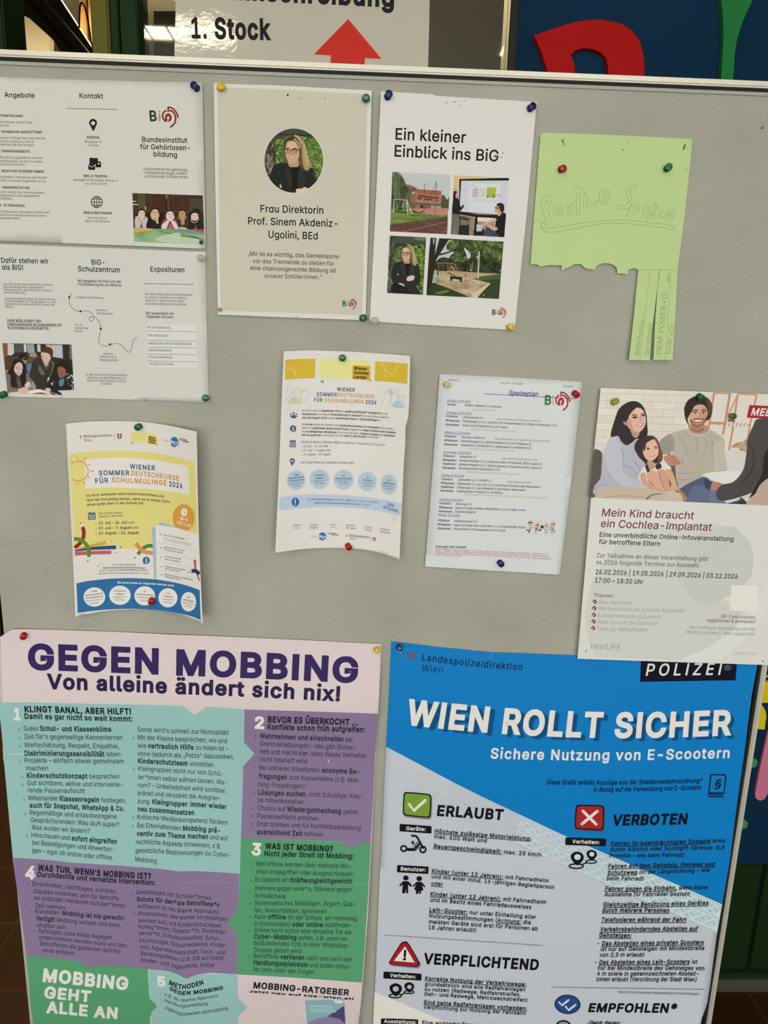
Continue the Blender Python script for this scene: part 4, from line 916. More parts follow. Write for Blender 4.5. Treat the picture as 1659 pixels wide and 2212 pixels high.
p.poly(p.clip, (46, 52, 40)); p.poly([(150, 40), (580, 55), (575, 170), (150, 150)], (64, 72, 62)); p.line([(150, 140), (580, 160)], 10, (30, 34, 30)); p.poly([(160, 230), (230, 180), (400, 170), (560, 210), (560, 848), (440, 848), (420, 500), (160, 400)], LEAF, True); p.poly([(40, 30), (155, 35), (150, 250), (130, 480), (110, 822), (30, 822)], BARK); p.poly([(430, 50), (570, 55), (560, 100), (440, 90)], (104, 110, 60), True)
p = S.sub(p, 'printed_person', 'person in a dark blazer with folded arms')
X4 = lambda x, y: (300 + (x - 790) * 0.348, 292 + (y - 650) * 0.352)
def bl(pts, c): p.poly(pts, c, True)
bl([(100, 560), (120, 440), (170, 400), (265, 385), (290, 410), (345, 405), (440, 410), (480, 470), (500, 600), (480, 700), (440, 730), (480, 845), (110, 825), (130, 700), (100, 640)], (34, 37, 34)); bl([(270, 400), (350, 400), (350, 560), (285, 560)], (16, 15, 14)); bl([(240, 420), (270, 410), (300, 560), (270, 590)], (44, 48, 46)); bl([(360, 410), (410, 420), (400, 560), (350, 580)], (44, 48, 46)); bl([(120, 700), (300, 720), (300, 830), (110, 825)], (22, 22, 22))
person_portrait(p, X4)
bl([(320, 600), (400, 580), (420, 610), (390, 650), (315, 655)], (212, 184, 160)); bl([(190, 690), (240, 688), (285, 720), (280, 730), (230, 712)], (200, 172, 148)); p.line([(182, 555), (195, 578)], 12, (206, 190, 176))
p = S.part('photo', 'printed photo of a shady playground with a sand pit'); p.clip = [(630, 60), (1645, 115), (1580, 905), (580, 852)]
LF2 = nmat('photo trees', [(0.36, alb((34, 44, 24))), (0.52, alb((74, 92, 44))), (0.68, alb((124, 142, 74)))], 120, dist=1.0)
LF3 = nmat('photo dark trees', [(0.4, alb((26, 32, 20))), (0.6, alb((58, 70, 36)))], 120, dist=1.0)
SAND = nmat('photo sand', [(0.35, alb((150, 124, 92))), (0.65, alb((192, 170, 136)))], 110, (0.6, 1, 1.4))
p.poly(p.clip, (178, 182, 178)); p.poly([(720, 390), (800, 330), (900, 340), (1000, 280), (1400, 300), (1640, 320), (1620, 560), (700, 520)], LF3, True); p.poly([(880, 130), (1000, 80), (1200, 90), (1660, 100), (1650, 400), (1450, 380), (1350, 320), (1200, 340), (1130, 380), (980, 390), (900, 330), (960, 260), (860, 220)], LF2, True)
p.poly([(1100, 200), (1170, 260), (1190, 320), (1150, 350), (1130, 290)], (190, 194, 190), True); p.poly([(1280, 310), (1300, 300), (1300, 345), (1270, 350)], (190, 194, 190))
p.poly([(690, 520), (960, 520), (1250, 540), (1610, 560), (1600, 640), (1220, 640), (900, 600), (680, 560)], (172, 150, 116)); p.poly([(700, 600), (950, 590), (1200, 630), (1460, 690), (1200, 880), (720, 690)], SAND)
p.poly([(1210, 640), (1300, 600), (1610, 560), (1590, 920), (1280, 890), (1450, 695)], (70, 88, 40)); p.poly([(1330, 660), (1500, 640), (1610, 650), (1590, 920), (1300, 890), (1450, 700)], (48, 62, 30), True); p.poly([(580, 700), (700, 680), (900, 760), (1180, 880), (580, 860)], (48, 58, 26)); p.poly([(700, 820), (870, 780), (880, 810), (760, 840)], (92, 112, 50), True)
p.line([(1225, 640), (1460, 690), (1250, 870)], 14, (202, 178, 140)); p.poly([(1190, 850), (1440, 690), (1460, 700), (1270, 885)], (206, 182, 144)); p.line([(720, 690), (1000, 790), (1190, 880)], 12, (176, 152, 116))
TK = (40, 32, 24)
p.poly([(600, 400), (640, 60), (715, 65), (700, 300), (760, 70), (900, 75), (830, 180), (770, 280), (720, 360), (690, 500), (660, 680), (640, 860), (570, 860)], TK); p.line([(760, 295), (860, 270), (960, 235), (1065, 215)], 24, TK, True, taper=0.5); p.line([(880, 85), (1100, 85), (1190, 160)], 20, TK, True, taper=0.4); p.poly([(672, 75), (690, 80), (688, 150), (678, 150)], (196, 198, 196)); p.poly([(580, 860), (640, 720), (700, 700), (690, 760)], (56, 46, 32))
OR = (182, 132, 88)
for L, w in (([(715, 412), (850, 408), (970, 420), (980, 440)], 7), ([(740, 415), (738, 590)], 16), ([(840, 410), (820, 500)], 12), ([(860, 412), (880, 520)], 6), ([(900, 412), (890, 520)], 6), ([(930, 415), (915, 530)], 6), ([(975, 430), (1000, 510)], 8), ([(930, 455), (970, 520)], 20), ([(770, 520), (790, 590)], 10), ([(800, 520), (850, 540), (850, 600)], 10), ([(960, 540), (1175, 560)], 16), ([(1125, 565), (1120, 600)], 12), ([(1190, 420), (1190, 510)], 6), ([(1215, 400), (1210, 515)], 6)):
    p.line(L, w, OR if w < 12 or w > 14 else (70, 52, 40))
p.line([(738, 415), (736, 590)], 14, (40, 34, 30)); p.line([(870, 540), (980, 590)], 14, (70, 56, 48)); p.poly([(905, 590), (1075, 605), (1070, 680), (1050, 680), (1045, 640), (940, 625), (930, 660), (910, 655)], (34, 28, 28)); p.poly([(955, 632), (1010, 636), (1005, 662), (950, 655)], (196, 184, 164)); p.poly([(675, 600), (720, 590), (712, 670), (670, 675)], (150, 160, 130)); p.poly([(690, 510), (730, 508), (725, 570), (680, 570)], (150, 168, 110))
p.line([(1305, 250), (1288, 630)], 22, (150, 140, 118)); p.line([(1312, 250), (1295, 630)], 8, (226, 222, 206)); p.line([(1185, 510), (1205, 512)], 16, (196, 190, 180)); p.poly([(1590, 490), (1612, 490), (1608, 540), (1586, 545)], (160, 70, 44)); p.line([(960, 520), (1075, 528)], 14, (170, 96, 70)); p.poly([(1370, 840), (1385, 860), (1365, 855)], (226, 222, 206))
S.done(); FOURPHOTO = S

# ================================================================== green tear-off note
GREEN = alb((174, 192, 128), (205, 199, 184))
S = Sheet('note_sheet', 'light green handwritten paper with most of its tear off strips missing', 'handwritten note',
          [(1120 + x * .24111, 270 + y * .24111) for x, y in [(205, 82), (235, 70), (480, 75), (1000, 97), (1560, 127), (1490, 800), (1425, 1299), (1075, 1299), (1035, 1283), (1000, 1290), (985, 1300), (978, 1342), (930, 1330), (885, 1330), (880, 1280), (850, 1255), (810, 1240), (760, 1237), (720, 1250), (690, 1275), (685, 1298), (640, 1292), (600, 1285), (590, 1275), (560, 1248), (530, 1245), (500, 1247), (480, 1262), (387, 1302), (385, 1257), (260, 1255), (215, 1268), (185, 1265), (170, 1250), (108, 1248), (150, 680), (195, 110)]],
          lambda X, Z: 0.004 + 0.006 * (X - 0.33) ** 2 + max(0, 1.63 - Z) * 0.02 + max(0, 1.52 - Z) * 0.03, GREEN, 0.03, rough=0.75, spec=0.15, ref=(205, 199, 184))
def V5(): return S.view(1120, 270, 0.24111)
V5()
for nm, px in (('left', [(1073, 1299), (1262, 1299), (1245, 1460), (1215, 1700), (1195, 1850), (1175, 2110), (990, 2105), (1035, 1690)]), ('right', [(1264, 1299), (1425, 1299), (1405, 1700), (1380, 2105), (1208, 2105), (1225, 1750), (1245, 1480)])):
    t = S.part('tear_off_strip'); t._add([S.pt(*q) for q in px], mat(GREEN, 0.75, 0.15))
PEN = (122, 142, 88)
p = S.part('pencil_lettering')
def pl(pts, w=3.6, sm=False): p.line(pts, w, PEN, sm)
pl([(250, 875), (215, 760), (197, 690), (205, 650), (240, 628), (285, 632), (302, 665), (290, 720), (262, 745), (290, 855), (250, 875)]); pl([(240, 700), (250, 668), (268, 682), (262, 712), (240, 700)]); pl(ell(358, 765, 40, 46) + [(398, 765)]); pl(ell(358, 765, 15, 19) + [(373, 765)])
pl([(478, 705), (490, 700), (486, 720), (460, 735), (465, 758), (495, 775), (490, 800), (455, 820), (440, 806), (442, 795), (465, 793), (472, 780), (448, 763), (440, 735), (478, 705)]); pl([(515, 808), (520, 610), (493, 612), (497, 580), (518, 575), (520, 545), (545, 550), (548, 570), (577, 568), (572, 600), (552, 606), (545, 798), (515, 808)]); pl([(580, 745), (583, 650), (618, 645), (614, 735), (580, 745)]); pl(ell(597, 622, 10) + [(607, 622)])
pl([(640, 690), (662, 685), (672, 730), (698, 668), (718, 670), (658, 775), (640, 690)]); pl([(722, 650), (732, 600), (780, 583), (818, 600), (805, 650), (752, 682), (762, 695), (802, 680), (790, 715), (742, 714), (722, 650)], sm=True); pl([(752, 650), (762, 618), (790, 610), (795, 630), (752, 650)])
pl([(1060, 545), (1040, 538), (985, 560), (965, 620), (985, 665), (980, 700), (950, 722), (900, 718), (897, 750), (950, 757), (1000, 735), (1018, 690), (1008, 640), (1000, 600), (1010, 580), (1045, 575), (1060, 545)], sm=True); pl([(970, 820), (1002, 728), (1050, 722), (1082, 740), (1075, 775), (1030, 787), (1010, 820), (970, 820)]); pl(ell(1045, 754, 14, 10) + [(1059, 754)])
pl([(1110, 800), (1130, 715), (1150, 718), (1150, 735), (1182, 725), (1190, 745), (1152, 758), (1135, 797), (1110, 800)]); pl([(1155, 840), (1160, 775), (1180, 775), (1178, 820), (1200, 815), (1205, 745), (1230, 745), (1215, 840), (1192, 850), (1155, 840)]); pl([(1170, 830), (1190, 780), (1188, 835)]); pl(ell(1216, 714, 11) + [(1227, 714)]); pl(ell(1240, 736, 10) + [(1250, 736)])
pl([(1295, 775), (1265, 770), (1253, 800), (1265, 835), (1298, 832), (1295, 820), (1275, 818), (1272, 795), (1292, 790), (1295, 775)]); pl([(1310, 815), (1330, 775), (1375, 767), (1395, 795), (1340, 820), (1352, 836), (1387, 825), (1370, 850), (1322, 855), (1310, 815)], sm=True); pl([(1335, 810), (1350, 785), (1375, 785), (1335, 810)])
pl([(218, 868), (203, 885), (212, 918), (240, 930), (400, 908), (600, 875), (820, 852), (1050, 860), (1200, 880), (1320, 888), (1390, 912), (1405, 935), (1375, 945), (1338, 920)], sm=True); pl([(203, 895), (210, 935), (240, 955), (310, 962), (450, 940), (650, 900), (820, 878), (1050, 890), (1250, 917), (1330, 918)], sm=True); pl([(220, 868), (270, 920)])
pl([(1075, 1297), (1425, 1297)], 3); pl([(1176, 1300), (1148, 1560), (1118, 1820), (1090, 2105)], 2.6, True); pl([(1270, 1300), (1245, 1460)], 2.6); pl([(1365, 1310), (1340, 1700), (1315, 2105)], 2.6); p.poly([(1330, 1345), (1350, 1325), (1362, 1330), (1358, 1405), (1325, 1410)], (158, 176, 112))
PEN2 = (78, 92, 58)
p.text('Bleibt Positive.', 1078, 2062, 1132, 1742, 42, -0.014, PEN2, it=0.15).text('Sei hilfreich.', 1168, 2060, 1206, 1772, 40, -0.014, PEN2, it=0.15).text('DEAF POWER <O/', 1282, 2055, 1338, 1490, 50, -0.014, PEN2, it=0.1).text('DEAF <O/', 1362, 2052, 1392, 1795, 40, -0.014, PEN2, it=0.1)
p = S.part('tear_speck', 'small dark tears left by old pins')
for L in ([(380, 130), (402, 152), (404, 185)], [(405, 126), (397, 155)], [(970, 148), (976, 158)], [(940, 215), (934, 232)], [(1473, 230), (1498, 170)], [(1486, 172), (1478, 212)]): p.line(L, 6, (40, 50, 28))
p.disc(1501, 205, 4, (40, 50, 28)).disc(1505, 402, 5, (60, 74, 40))
S.done(); GREEN_NOTE = S
# ================================================================== yellow summer course flyer
def V6(): return S.view(120, 890, 0.2125)
def sag_curl(xm, a, lift, zm=None, b=0.0):
    return lambda X, Z: lift + a * (X - xm) ** 2 + (b * (Z - zm) ** 2 if zm is not None else 0)
xm1 = bp(285, 1120, 0).x
S = Sheet('flyer_sheet', 'yellow and blue summer course flyer with coloured pencils, curling off the board', 'flyer',
          [(120 + x * .2125, 890 + y * .2125) for x, y in [(103, 120), (200, 108), (300, 100), (400, 95), (500, 93), (600, 93), (700, 94), (800, 97), (880, 100), (1000, 113), (1100, 128), (1200, 147), (1300, 170), (1433, 200), (1438, 400), (1440, 600), (1447, 900), (1455, 1200), (1463, 1450), (1475, 1700), (1485, 1930), (1497, 2155), (1400, 2103), (1320, 2073), (1250, 2051), (1150, 2033), (1050, 2021), (950, 2013), (850, 2009), (750, 2009), (650, 2013), (550, 2020), (450, 2031), (380, 2042), (300, 2057), (198, 2085), (190, 1800), (178, 1550), (165, 1300), (148, 1000), (135, 700), (123, 500), (113, 300)]],
          lambda X, Z: 0.004 + 2.6 * (X - xm1) ** 2 * (1.0 if X > xm1 else 0.55), alb((216, 207, 195)), 0.006)
V6(); DKB, ORG_, BLU = (52, 88, 116), (196, 138, 66), (44, 104, 150)
p = S.part('yellow_panel')
p.poly([(140, 425), (220, 414), (300, 405), (400, 399), (500, 395), (600, 393), (700, 393), (800, 397), (900, 405), (1000, 416), (1100, 432), (1200, 453), (1300, 478), (1418, 515), (1424, 700), (1430, 850), (1438, 1100), (1446, 1395), (1100, 1390), (900, 1387), (600, 1393), (400, 1398), (192, 1405), (180, 1100), (165, 900), (152, 650)], (214, 200, 120))
p = S.part('title_panel'); p.poly([(302, 480), (400, 473), (500, 468), (600, 464), (700, 463), (800, 468), (900, 478), (1000, 490), (1100, 506), (1200, 522), (1345, 550), (1356, 700), (1365, 845), (1250, 822), (1150, 805), (1050, 793), (950, 785), (850, 777), (700, 770), (600, 769), (500, 770), (400, 772), (298, 775), (297, 620)], (219, 210, 198))
p = S.part('sun_drawing'); p.line([(230 + 102 * math.sin(R(a)), 600 - 100 * math.cos(R(a))) for a in range(-46, 226, 8)], 11, (206, 146, 66))
for a, b in (((222, 458), (224, 482)), ((313, 460), (288, 495)), ((335, 540), (357, 530)), ((350, 600), (395, 600)), ((328, 658), (352, 668)), ((280, 705), (300, 738)), ((212, 722), (212, 742)), ((150, 478), (158, 495))): p.line([a, b], 10, (206, 146, 66))
p = S.part('title'); k = dict(cap=47, w=BD, track=0.05)
p.text('WIENER', 755, 576, 1013, 593, color=DKB, **k).text('SOMMER', 442, 643, 752, 643, color=DKB, sag=-2, **k).text('DEUTSCHKURSE', 770, 643, 1255, 700, color=ORG_, sag=-6, **k).text('FÜR', 406, 724, 540, 716, color=DKB, **k).text('SCHULNEULINGE', 573, 712, 1130, 746, color=ORG_, sag=-4, **k).text('2026', 1155, 752, 1288, 777, color=(40, 66, 92), **k)
p = S.part('body_text'); DK = (66, 74, 76)
p.lines([('Ihr Kind verbessert seine Deutschkenntnisse und', 320, 864, 1100, 869, -24), ('lernt den Schulalltag kennen, damit es im Herbst 2026', 320, 908, 1160, 925, -22), ('einen guten Start in der Schule hat.', 322, 955, 900, 938, -8)], cap=24, w=BD, color=DK)
p.lines([('Die Kurse dauern', 442, 1040, 686, 1030), ('jeweils 2 Wochen:', 442, 1071, 690, 1061)], cap=20, w=MD, color=(84, 92, 92))
p.lines([('^13. Juli - 24. Juli^ oder', 442, 1141, 805, 1133), ('^27. Juli - 7. August^ oder', 442, 1192, 848, 1185), ('^10. August - 21. August^', 442, 1244, 848, 1237)], cap=25, w=RG, bw=HV, color=DK, track=0.02)
for x, y in ((408, 1136), (411, 1186), (413, 1237)): p.disc(x, y, 5, DK)
p.lines([('Auf unserer Webseite', 580, 1558, 815, 1558), ('_^www.wienersommerdeutschkurse.at^_', 480, 1590, 912, 1591, -5), ('ist ab ^1. April^ die ^Onlineanmeldung^ möglich.', 447, 1622, 945, 1618, -8), ('Die persönliche Anmeldung startet am 27. April.', 437, 1652, 950, 1650, -9)], cap=15, w=MD, color=(96, 92, 90))
def calendar(p, x0, y0, x1, y1, c, bg):
    w, h = x1 - x0, y1 - y0
    p.poly([(x0, y0 + h * .12), (x1, y0 + h * .08), (x1, y0 + h * .98), (x0, y1)], c); p.line([(x0, y0 + h * .36), (x1, y0 + h * .32)], h * .05, bg)
    for q in (.25, .72): p.line([(x0 + w * q, y0 - h * .04), (x0 + w * q, y0 + h * .15)], w * .12, c)
    for i in range(3):
        for j in range(2): p.poly([(x0 + w * (.13 + .28 * i), y0 + h * (.47 + .25 * j)), (x0 + w * (.31 + .28 * i), y0 + h * (.46 + .25 * j)), (x0 + w * (.31 + .28 * i), y0 + h * (.61 + .25 * j)), (x0 + w * (.13 + .28 * i), y0 + h * (.62 + .25 * j))], bg)
def info(p, x, y, r, c, bg):
    p.disc(x, y, r, c); p.poly([(x - r * .5, y + r * .5), (x - r * .9 if c == BLU else x + r, y + r * 1.1), (x + r * .6, y + r * .7)], c); p.disc(x + r * .05, y - r * .42, r * .17, bg); p.line([(x - r * .2, y - r * .1), (x + r * .08, y - r * .1), (x + r * .08, y + r * .5)], r * .26, bg); p.line([(x - r * .22, y + r * .5), (x + r * .35, y + r * .5)], r * .2, bg)
p = S.part('calendar_icon'); calendar(p, 330, 1018, 407, 1095, (44, 82, 104), (225, 222, 190))
p = S.part('info_icon'); info(p, 922, 1508, 37, BLU, (214, 214, 208))
p = S.part('arrow'); p.line([(500, 1549), (470, 1545), (445, 1550), (422, 1566)], 3, (120, 120, 118), True); p.line([(436, 1556), (421, 1567), (440, 1570)], 3, (120, 120, 118))
S.view(140, 1100, 0.09645); p = S.part('pencil_drawing', 'printed drawing of coloured pencils'); PK = (170, 74, 84)
p.line([(395, 395), (420, 460), (427, 530), (412, 640), (340, 760), (222, 862)], 82, (140, 34, 34), True); p.poly([(345, 320), (378, 310), (435, 380), (355, 412)], (222, 198, 184)); p.poly([(345, 288), (382, 318), (350, 326)], (40, 24, 24))
p.poly([(280, 870), (600, 785), (925, 705), (945, 785), (600, 850), (300, 890)], (202, 156, 66)); p.poly([(928, 703), (1025, 715), (946, 788)], (222, 206, 150)); p.poly([(1020, 708), (1058, 722), (1030, 735)], (150, 112, 60))
p.poly([(225, 912), (400, 880), (570, 850), (800, 828), (1145, 810), (1150, 895), (800, 905), (570, 915), (225, 945)], (40, 76, 108)); p.poly([(1147, 810), (1245, 850), (1151, 895)], (200, 206, 200)); p.poly([(1235, 830), (1280, 853), (1235, 868)], (30, 26, 30))
p.poly([(225, 950), (600, 937), (1040, 923), (1045, 1005), (600, 1015), (232, 1040)], (184, 88, 96)); p.poly([(1042, 923), (1140, 966), (1047, 1005)], (216, 196, 192)); p.poly([(1130, 953), (1172, 969), (1133, 982)], (110, 40, 46))
p.line([(205, 670), (290, 668), (380, 700), (470, 775), (525, 870), (542, 960), (540, 1068)], 84, (84, 132, 40), True); p.poly([(498, 1066), (582, 1066), (532, 1145)], (208, 210, 196)); p.poly([(500, 1142), (534, 1138), (515, 1182)], (54, 58, 40))
V6(); p.line([(990, 1360), (935, 1362), (885, 1392), (835, 1448)], 36, (70, 124, 56), True); p.poly([(815, 1432), (850, 1452), (806, 1482)], (206, 210, 198)); p.poly([(800, 1470), (815, 1475), (803, 1494)], (50, 54, 48)); p.line([(815, 1328), (850, 1378), (905, 1420), (990, 1434)], 40, (208, 140, 70), True); p.poly([(800, 1338), (790, 1303), (836, 1316)], (222, 206, 160)); p.poly([(790, 1298), (800, 1303), (795, 1312)], (110, 90, 60))
p = S.part('time_badge'); p.disc(1302, 1076, 111, (208, 146, 60), 139, n=36); p.disc(1307, 1018, 32, (224, 219, 208), 41); p.line([(1305, 995), (1307, 1020), (1318, 1030)], 6, (90, 80, 60)); p.lines([('Mo-Fr', 1266, 1092, 1347, 1116), ('8:30-11:30', 1236, 1134, 1376, 1174, -3)], cap=29, w=BD, color=(230, 224, 212))
p = S.part('notepad_drawing'); LBL = (154, 178, 184)
p.poly([(978, 1172), (1020, 1172), (1030, 1705), (1004, 1700)], LBL); p.poly([(1050, 1126), (1085, 1126), (1215, 1163), (1292, 1200), (1160, 1180), (1050, 1160)], LBL)
p.poly([(1015, 1153), (1080, 1152), (1200, 1172), (1330, 1205), (1448, 1248), (1452, 1400), (1460, 1600), (1466, 1808), (1350, 1765), (1250, 1738), (1130, 1716), (1026, 1702), (1022, 1400)], (218, 211, 200))
for L in ([(1020, 1328), (1160, 1343), (1300, 1378), (1450, 1425)], [(1026, 1424), (1180, 1440), (1320, 1480), (1454, 1525)], [(1028, 1520), (1180, 1538), (1320, 1573), (1456, 1612)], [(1030, 1612), (1180, 1628), (1320, 1660), (1460, 1700)]): p.line(L, 2.5, (170, 168, 166), True)
for x, y in ((1068, 1243), (1073, 1380), (1075, 1474), (1077, 1573), (1078, 1655)): p.disc(x, y, 6, (60, 60, 60))
p.lines([('nur für Schulneulinge', 1098, 1258, 1312, 1299, -2), ('spielerisches Lernen', 1103, 1380, 1312, 1418, -2), ('in kleinen Gruppen', 1103, 1405, 1295, 1441), ('Vorbereitung auf', 1108, 1474, 1278, 1502), ('den Schulalltag', 1108, 1501, 1265, 1530), ('kostenloses Angebot', 1108, 1575, 1322, 1614), ('der Stadt Wien', 1110, 1600, 1262, 1628), ('Betreuung durch qualifizierte', 1110, 1655, 1395, 1714), ('Pädagog*innen', 1112, 1680, 1270, 1708)], cap=18, w=MD, color=(92, 96, 98))
p.lines([('(Kinder, die im Herbst 2026 eingeschult werden', 1098, 1286, 1390, 1352), ('und noch keine Schule in Wien besucht haben)', 1100, 1304, 1365, 1363)], cap=10, w=RG, color=(104, 104, 104))
p.line([(1417, 1500), (1420, 1570), (1438, 1640), (1464, 1715)], 26, (184, 82, 92), True, taper=0.5); p.poly([(1408, 1502), (1424, 1470), (1430, 1502)], (222, 190, 176)); p.line([(1380, 1618), (1420, 1615), (1464, 1645)], 38, (44, 56, 86), True); p.poly([(1384, 1600), (1340, 1632), (1384, 1640)], (190, 186, 180)); p.poly([(1352, 1624), (1338, 1634), (1354, 1636)], (30, 28, 30))
p = S.part('blue_band'); p.poly([(212, 1742), (300, 1722), (380, 1711), (450, 1703), (530, 1696), (600, 1692), (680, 1689), (750, 1688), (830, 1690), (900, 1693), (980, 1698), (1050, 1705), (1150, 1721), (1250, 1741), (1350, 1768), (1465, 1810), (1470, 1960), (1476, 2112), (1380, 2076), (1300, 2056), (1200, 2037), (1100, 2022), (1000, 2012), (900, 2005), (800, 2001), (700, 2000), (600, 2004), (500, 2010), (420, 2017), (350, 2025), (225, 2041), (220, 1890)], BLU)
p.text('Die Kurse finden an folgenden Schulen statt:', 630, 1742, 1208, 1775, 19, BD, (214, 216, 214), sag=-8)
def school(p, n, x, y, rx, ry, rows, rot, c, tc, lh, cap):
    p.disc(x, y, rx, c, ry, n=32); k = len(rows); p = S.sub(p, 'circle_text')
    for i, (t, b, w) in enumerate(rows):
        yy = y + (i - (k - 1) / 2 + 0.3) * lh; hw = rx * w; p.text(('^' + t + '^') if b else t, x - hw, yy - hw * rot, x + hw, yy + hw * rot, cap, RG, tc)
SCH = [[('GTMS', 1, .28), ('Bildungszentrum', 1, .82), ('Sonnwendviertel', 1, .82), ('Gudrunstraße 110', 0, .8), ('1100 Wien', 0, .46)], [('GTVS/OVS', 1, .5), ('Jagdgasse', 1, .38), ('Jagdgasse 23', 0, .62), ('1100 Wien', 0, .46)], [('VS', 1, .11), ('Gaullachergasse', 1, .8), ('Gaullacherg. 49', 0, .7), ('1160 Wien', 0, .45)], [('VS', 1, .12), ('Treustraße', 1, .5), ('Treustraße 55', 0, .62), ('1200 Wien', 0, .46)], [('OVS', 1, .22), ('Meißnergasse', 1, .68), ('Meißnergasse 1', 0, .74), ('1220 Wien', 0, .48)]]
for n, (x, y, rx, ry, rot) in enumerate([(395, 1880, 110, 98, -.13), (655, 1862, 109, 98, 0.0), (907, 1868, 105, 98, .06), (1143, 1888, 97, 97, .1), (1352, 1928, 78, 99, .2)]): school(S.part('school_circle'), n, x, y, rx, ry, SCH[n], rot, (221, 214, 204), (96, 92, 92), 30, 15)
def flag(p, x, y, w, h, c=(150, 44, 44)): p.poly([(x, y), (x + w, y), (x + w, y + h * .33), (x, y + h * .33)], c); p.poly([(x, y + h * .67), (x + w, y + h * .67), (x + w, y + h), (x, y + h)], c)
def shield(p, x, y, w, h, c=(140, 36, 44), bg=(222, 214, 206)): p.poly([(x, y), (x + w, y + h * .04), (x + w * .95, y + h * .55), (x + w * .5, y + h), (x + w * .08, y + h * .55)], c); p.line([(x + w * .5, y), (x + w * .5, y + h * .97)], w * .13, bg); p.line([(x, y + h * .36), (x + w, y + h * .38)], w * .13, bg)
p = S.part('authority_logo'); flag(p, 247, 238, 18, 27); p.text('Bildungsdirektion', 290, 259, 575, 247, 25, MD, (70, 66, 66), track=0.06).text('Wien', 292, 298, 372, 297, 22, RG, (84, 80, 80), track=.06); p.line([(598, 225), (600, 285)], 3, (110, 106, 104)); shield(p, 625, 221, 52, 64)
p = S.part('course_logo'); p.poly([(767, 203), (900, 210), (1028, 222), (1031, 336), (900, 318), (769, 305)], (218, 204, 126)); p.poly([(945, 246), (1028, 254), (1030, 334), (945, 322)], (206, 172, 70)); p.lines([('Wiener', 946, 264, 1012, 273), ('Sommer', 946, 289, 1020, 298), ('Lernen', 946, 312, 1012, 322)], cap=20, w=BK, color=(52, 34, 24)); p.lines([('Stadt', 772, 322, 790, 322)], cap=10, w=BK, color=(70, 60, 60)); p.disc(1034, 332, 5, (110, 40, 40))
for L in ([(785, 270), (800, 250), (812, 280)], [(830, 262), (846, 250), (850, 280)], [(880, 275), (900, 262), (915, 280)]): p.line(L, 2.5, (206, 186, 104), True)
p = S.part('interface_logo'); p.text('inter', 1090, 297, 1158, 302, 24, LT, (70, 80, 100), track=.12); p.disc(1207, 305, 40, BLU, 52); p.poly([(1160, 280), (1200, 306), (1160, 332)], (218, 210, 200)); p.poly([(1168, 292), (1186, 305), (1168, 318)], (180, 156, 120)); p.text('face', 1182, 315, 1240, 322, 26, MD, (226, 226, 224)).text('Wien', 1194, 336, 1228, 340, 12, MD, (226, 226, 224)); p.line([(1257, 265), (1257, 362)], 2.5, (120, 116, 112)); shield(p, 1261, 266, 20, 30); p.lines([('Für die', 1288, 281, 1330, 291), ('Stadt Wien', 1288, 299, 1352, 313)], cap=14, w=HV, color=(60, 56, 56))
S.done(); FLYER_YELLOW = S

# ================================================================== white summer course flyer
def V7(): return S.view(580, 740, 0.21695)
xm2 = bp(735, 980, 0).x
S = Sheet('flyer_sheet', 'white summer course flyer with yellow boxes and round school tags, curling at its sides', 'flyer',
          [(580 + x * .21695, 740 + y * .21695) for x, y in [(152, 88), (250, 82), (350, 78), (480, 79), (600, 83), (750, 88), (900, 95), (1050, 104), (1200, 115), (1410, 132), (1408, 280), (1405, 400), (1400, 600), (1392, 740), (1378, 790), (1365, 835), (1361, 920), (1362, 1000), (1356, 1080), (1350, 1150), (1342, 1320), (1335, 1500), (1320, 1800), (1312, 1980), (1305, 2165), (1200, 2122), (1120, 2099), (1050, 2081), (980, 2067), (900, 2056), (820, 2049), (750, 2046), (650, 2044), (550, 2045), (450, 2049), (350, 2056), (260, 2065), (180, 2076), (68, 2092), (80, 1800), (95, 1500), (112, 1100), (125, 700), (140, 360)]],
          lambda X, Z: 0.004 + 2.3 * (X - xm2) ** 2, alb((217, 209, 198)), 0.006)
V7(); YEL = (206, 172, 50); p = S.part('sun_box')
p.poly([(167, 171), (320, 163), (467, 160), (463, 353), (300, 360), (162, 369)], YEL); SW = (224, 206, 140)
p.line([(178, 292), (200, 266), (225, 257), (250, 268), (268, 300), (276, 352)], 5, SW, True)
for a, b in (((222, 210), (222, 232)), ((176, 232), (186, 250)), ((268, 222), (256, 240)), ((282, 285), (300, 275)), ((290, 330), (318, 332))): p.line([a, b], 4.5, SW)
p = S.part('course_box'); p.poly([(510, 160), (700, 164), (860, 172), (1018, 184), (1015, 380), (860, 366), (700, 358), (505, 355)], (220, 212, 138)); p.poly([(836, 225), (1015, 236), (1012, 379), (832, 364)], (202, 164, 54))
p.lines([('Wiener', 848, 269, 983, 277), ('Sommer', 848, 312, 1000, 321), ('Lernen', 848, 355, 977, 363)], cap=31, w=HV, color=(26, 20, 16))
DR = (206, 190, 104)
for L in ([(545, 265), (560, 300), (580, 320), (580, 345)], [(570, 250), (590, 235), (610, 250), (600, 275), (575, 270)], [(620, 265), (640, 245), (655, 265), (645, 290)], [(600, 290), (615, 340)], [(640, 300), (650, 340)], [(670, 270), (690, 300)], [(690, 200), (700, 185), (740, 190), (760, 205), (720, 215)], [(720, 290), (745, 310), (765, 290), (740, 280)]): p.line(L, 3, DR, True)
p.lines([('Stadt', 521, 385, 552, 386), ('Wien', 521, 399, 552, 400)], cap=11, w=HV, color=(60, 50, 46)); shield(p, 1006, 372, 16, 22)
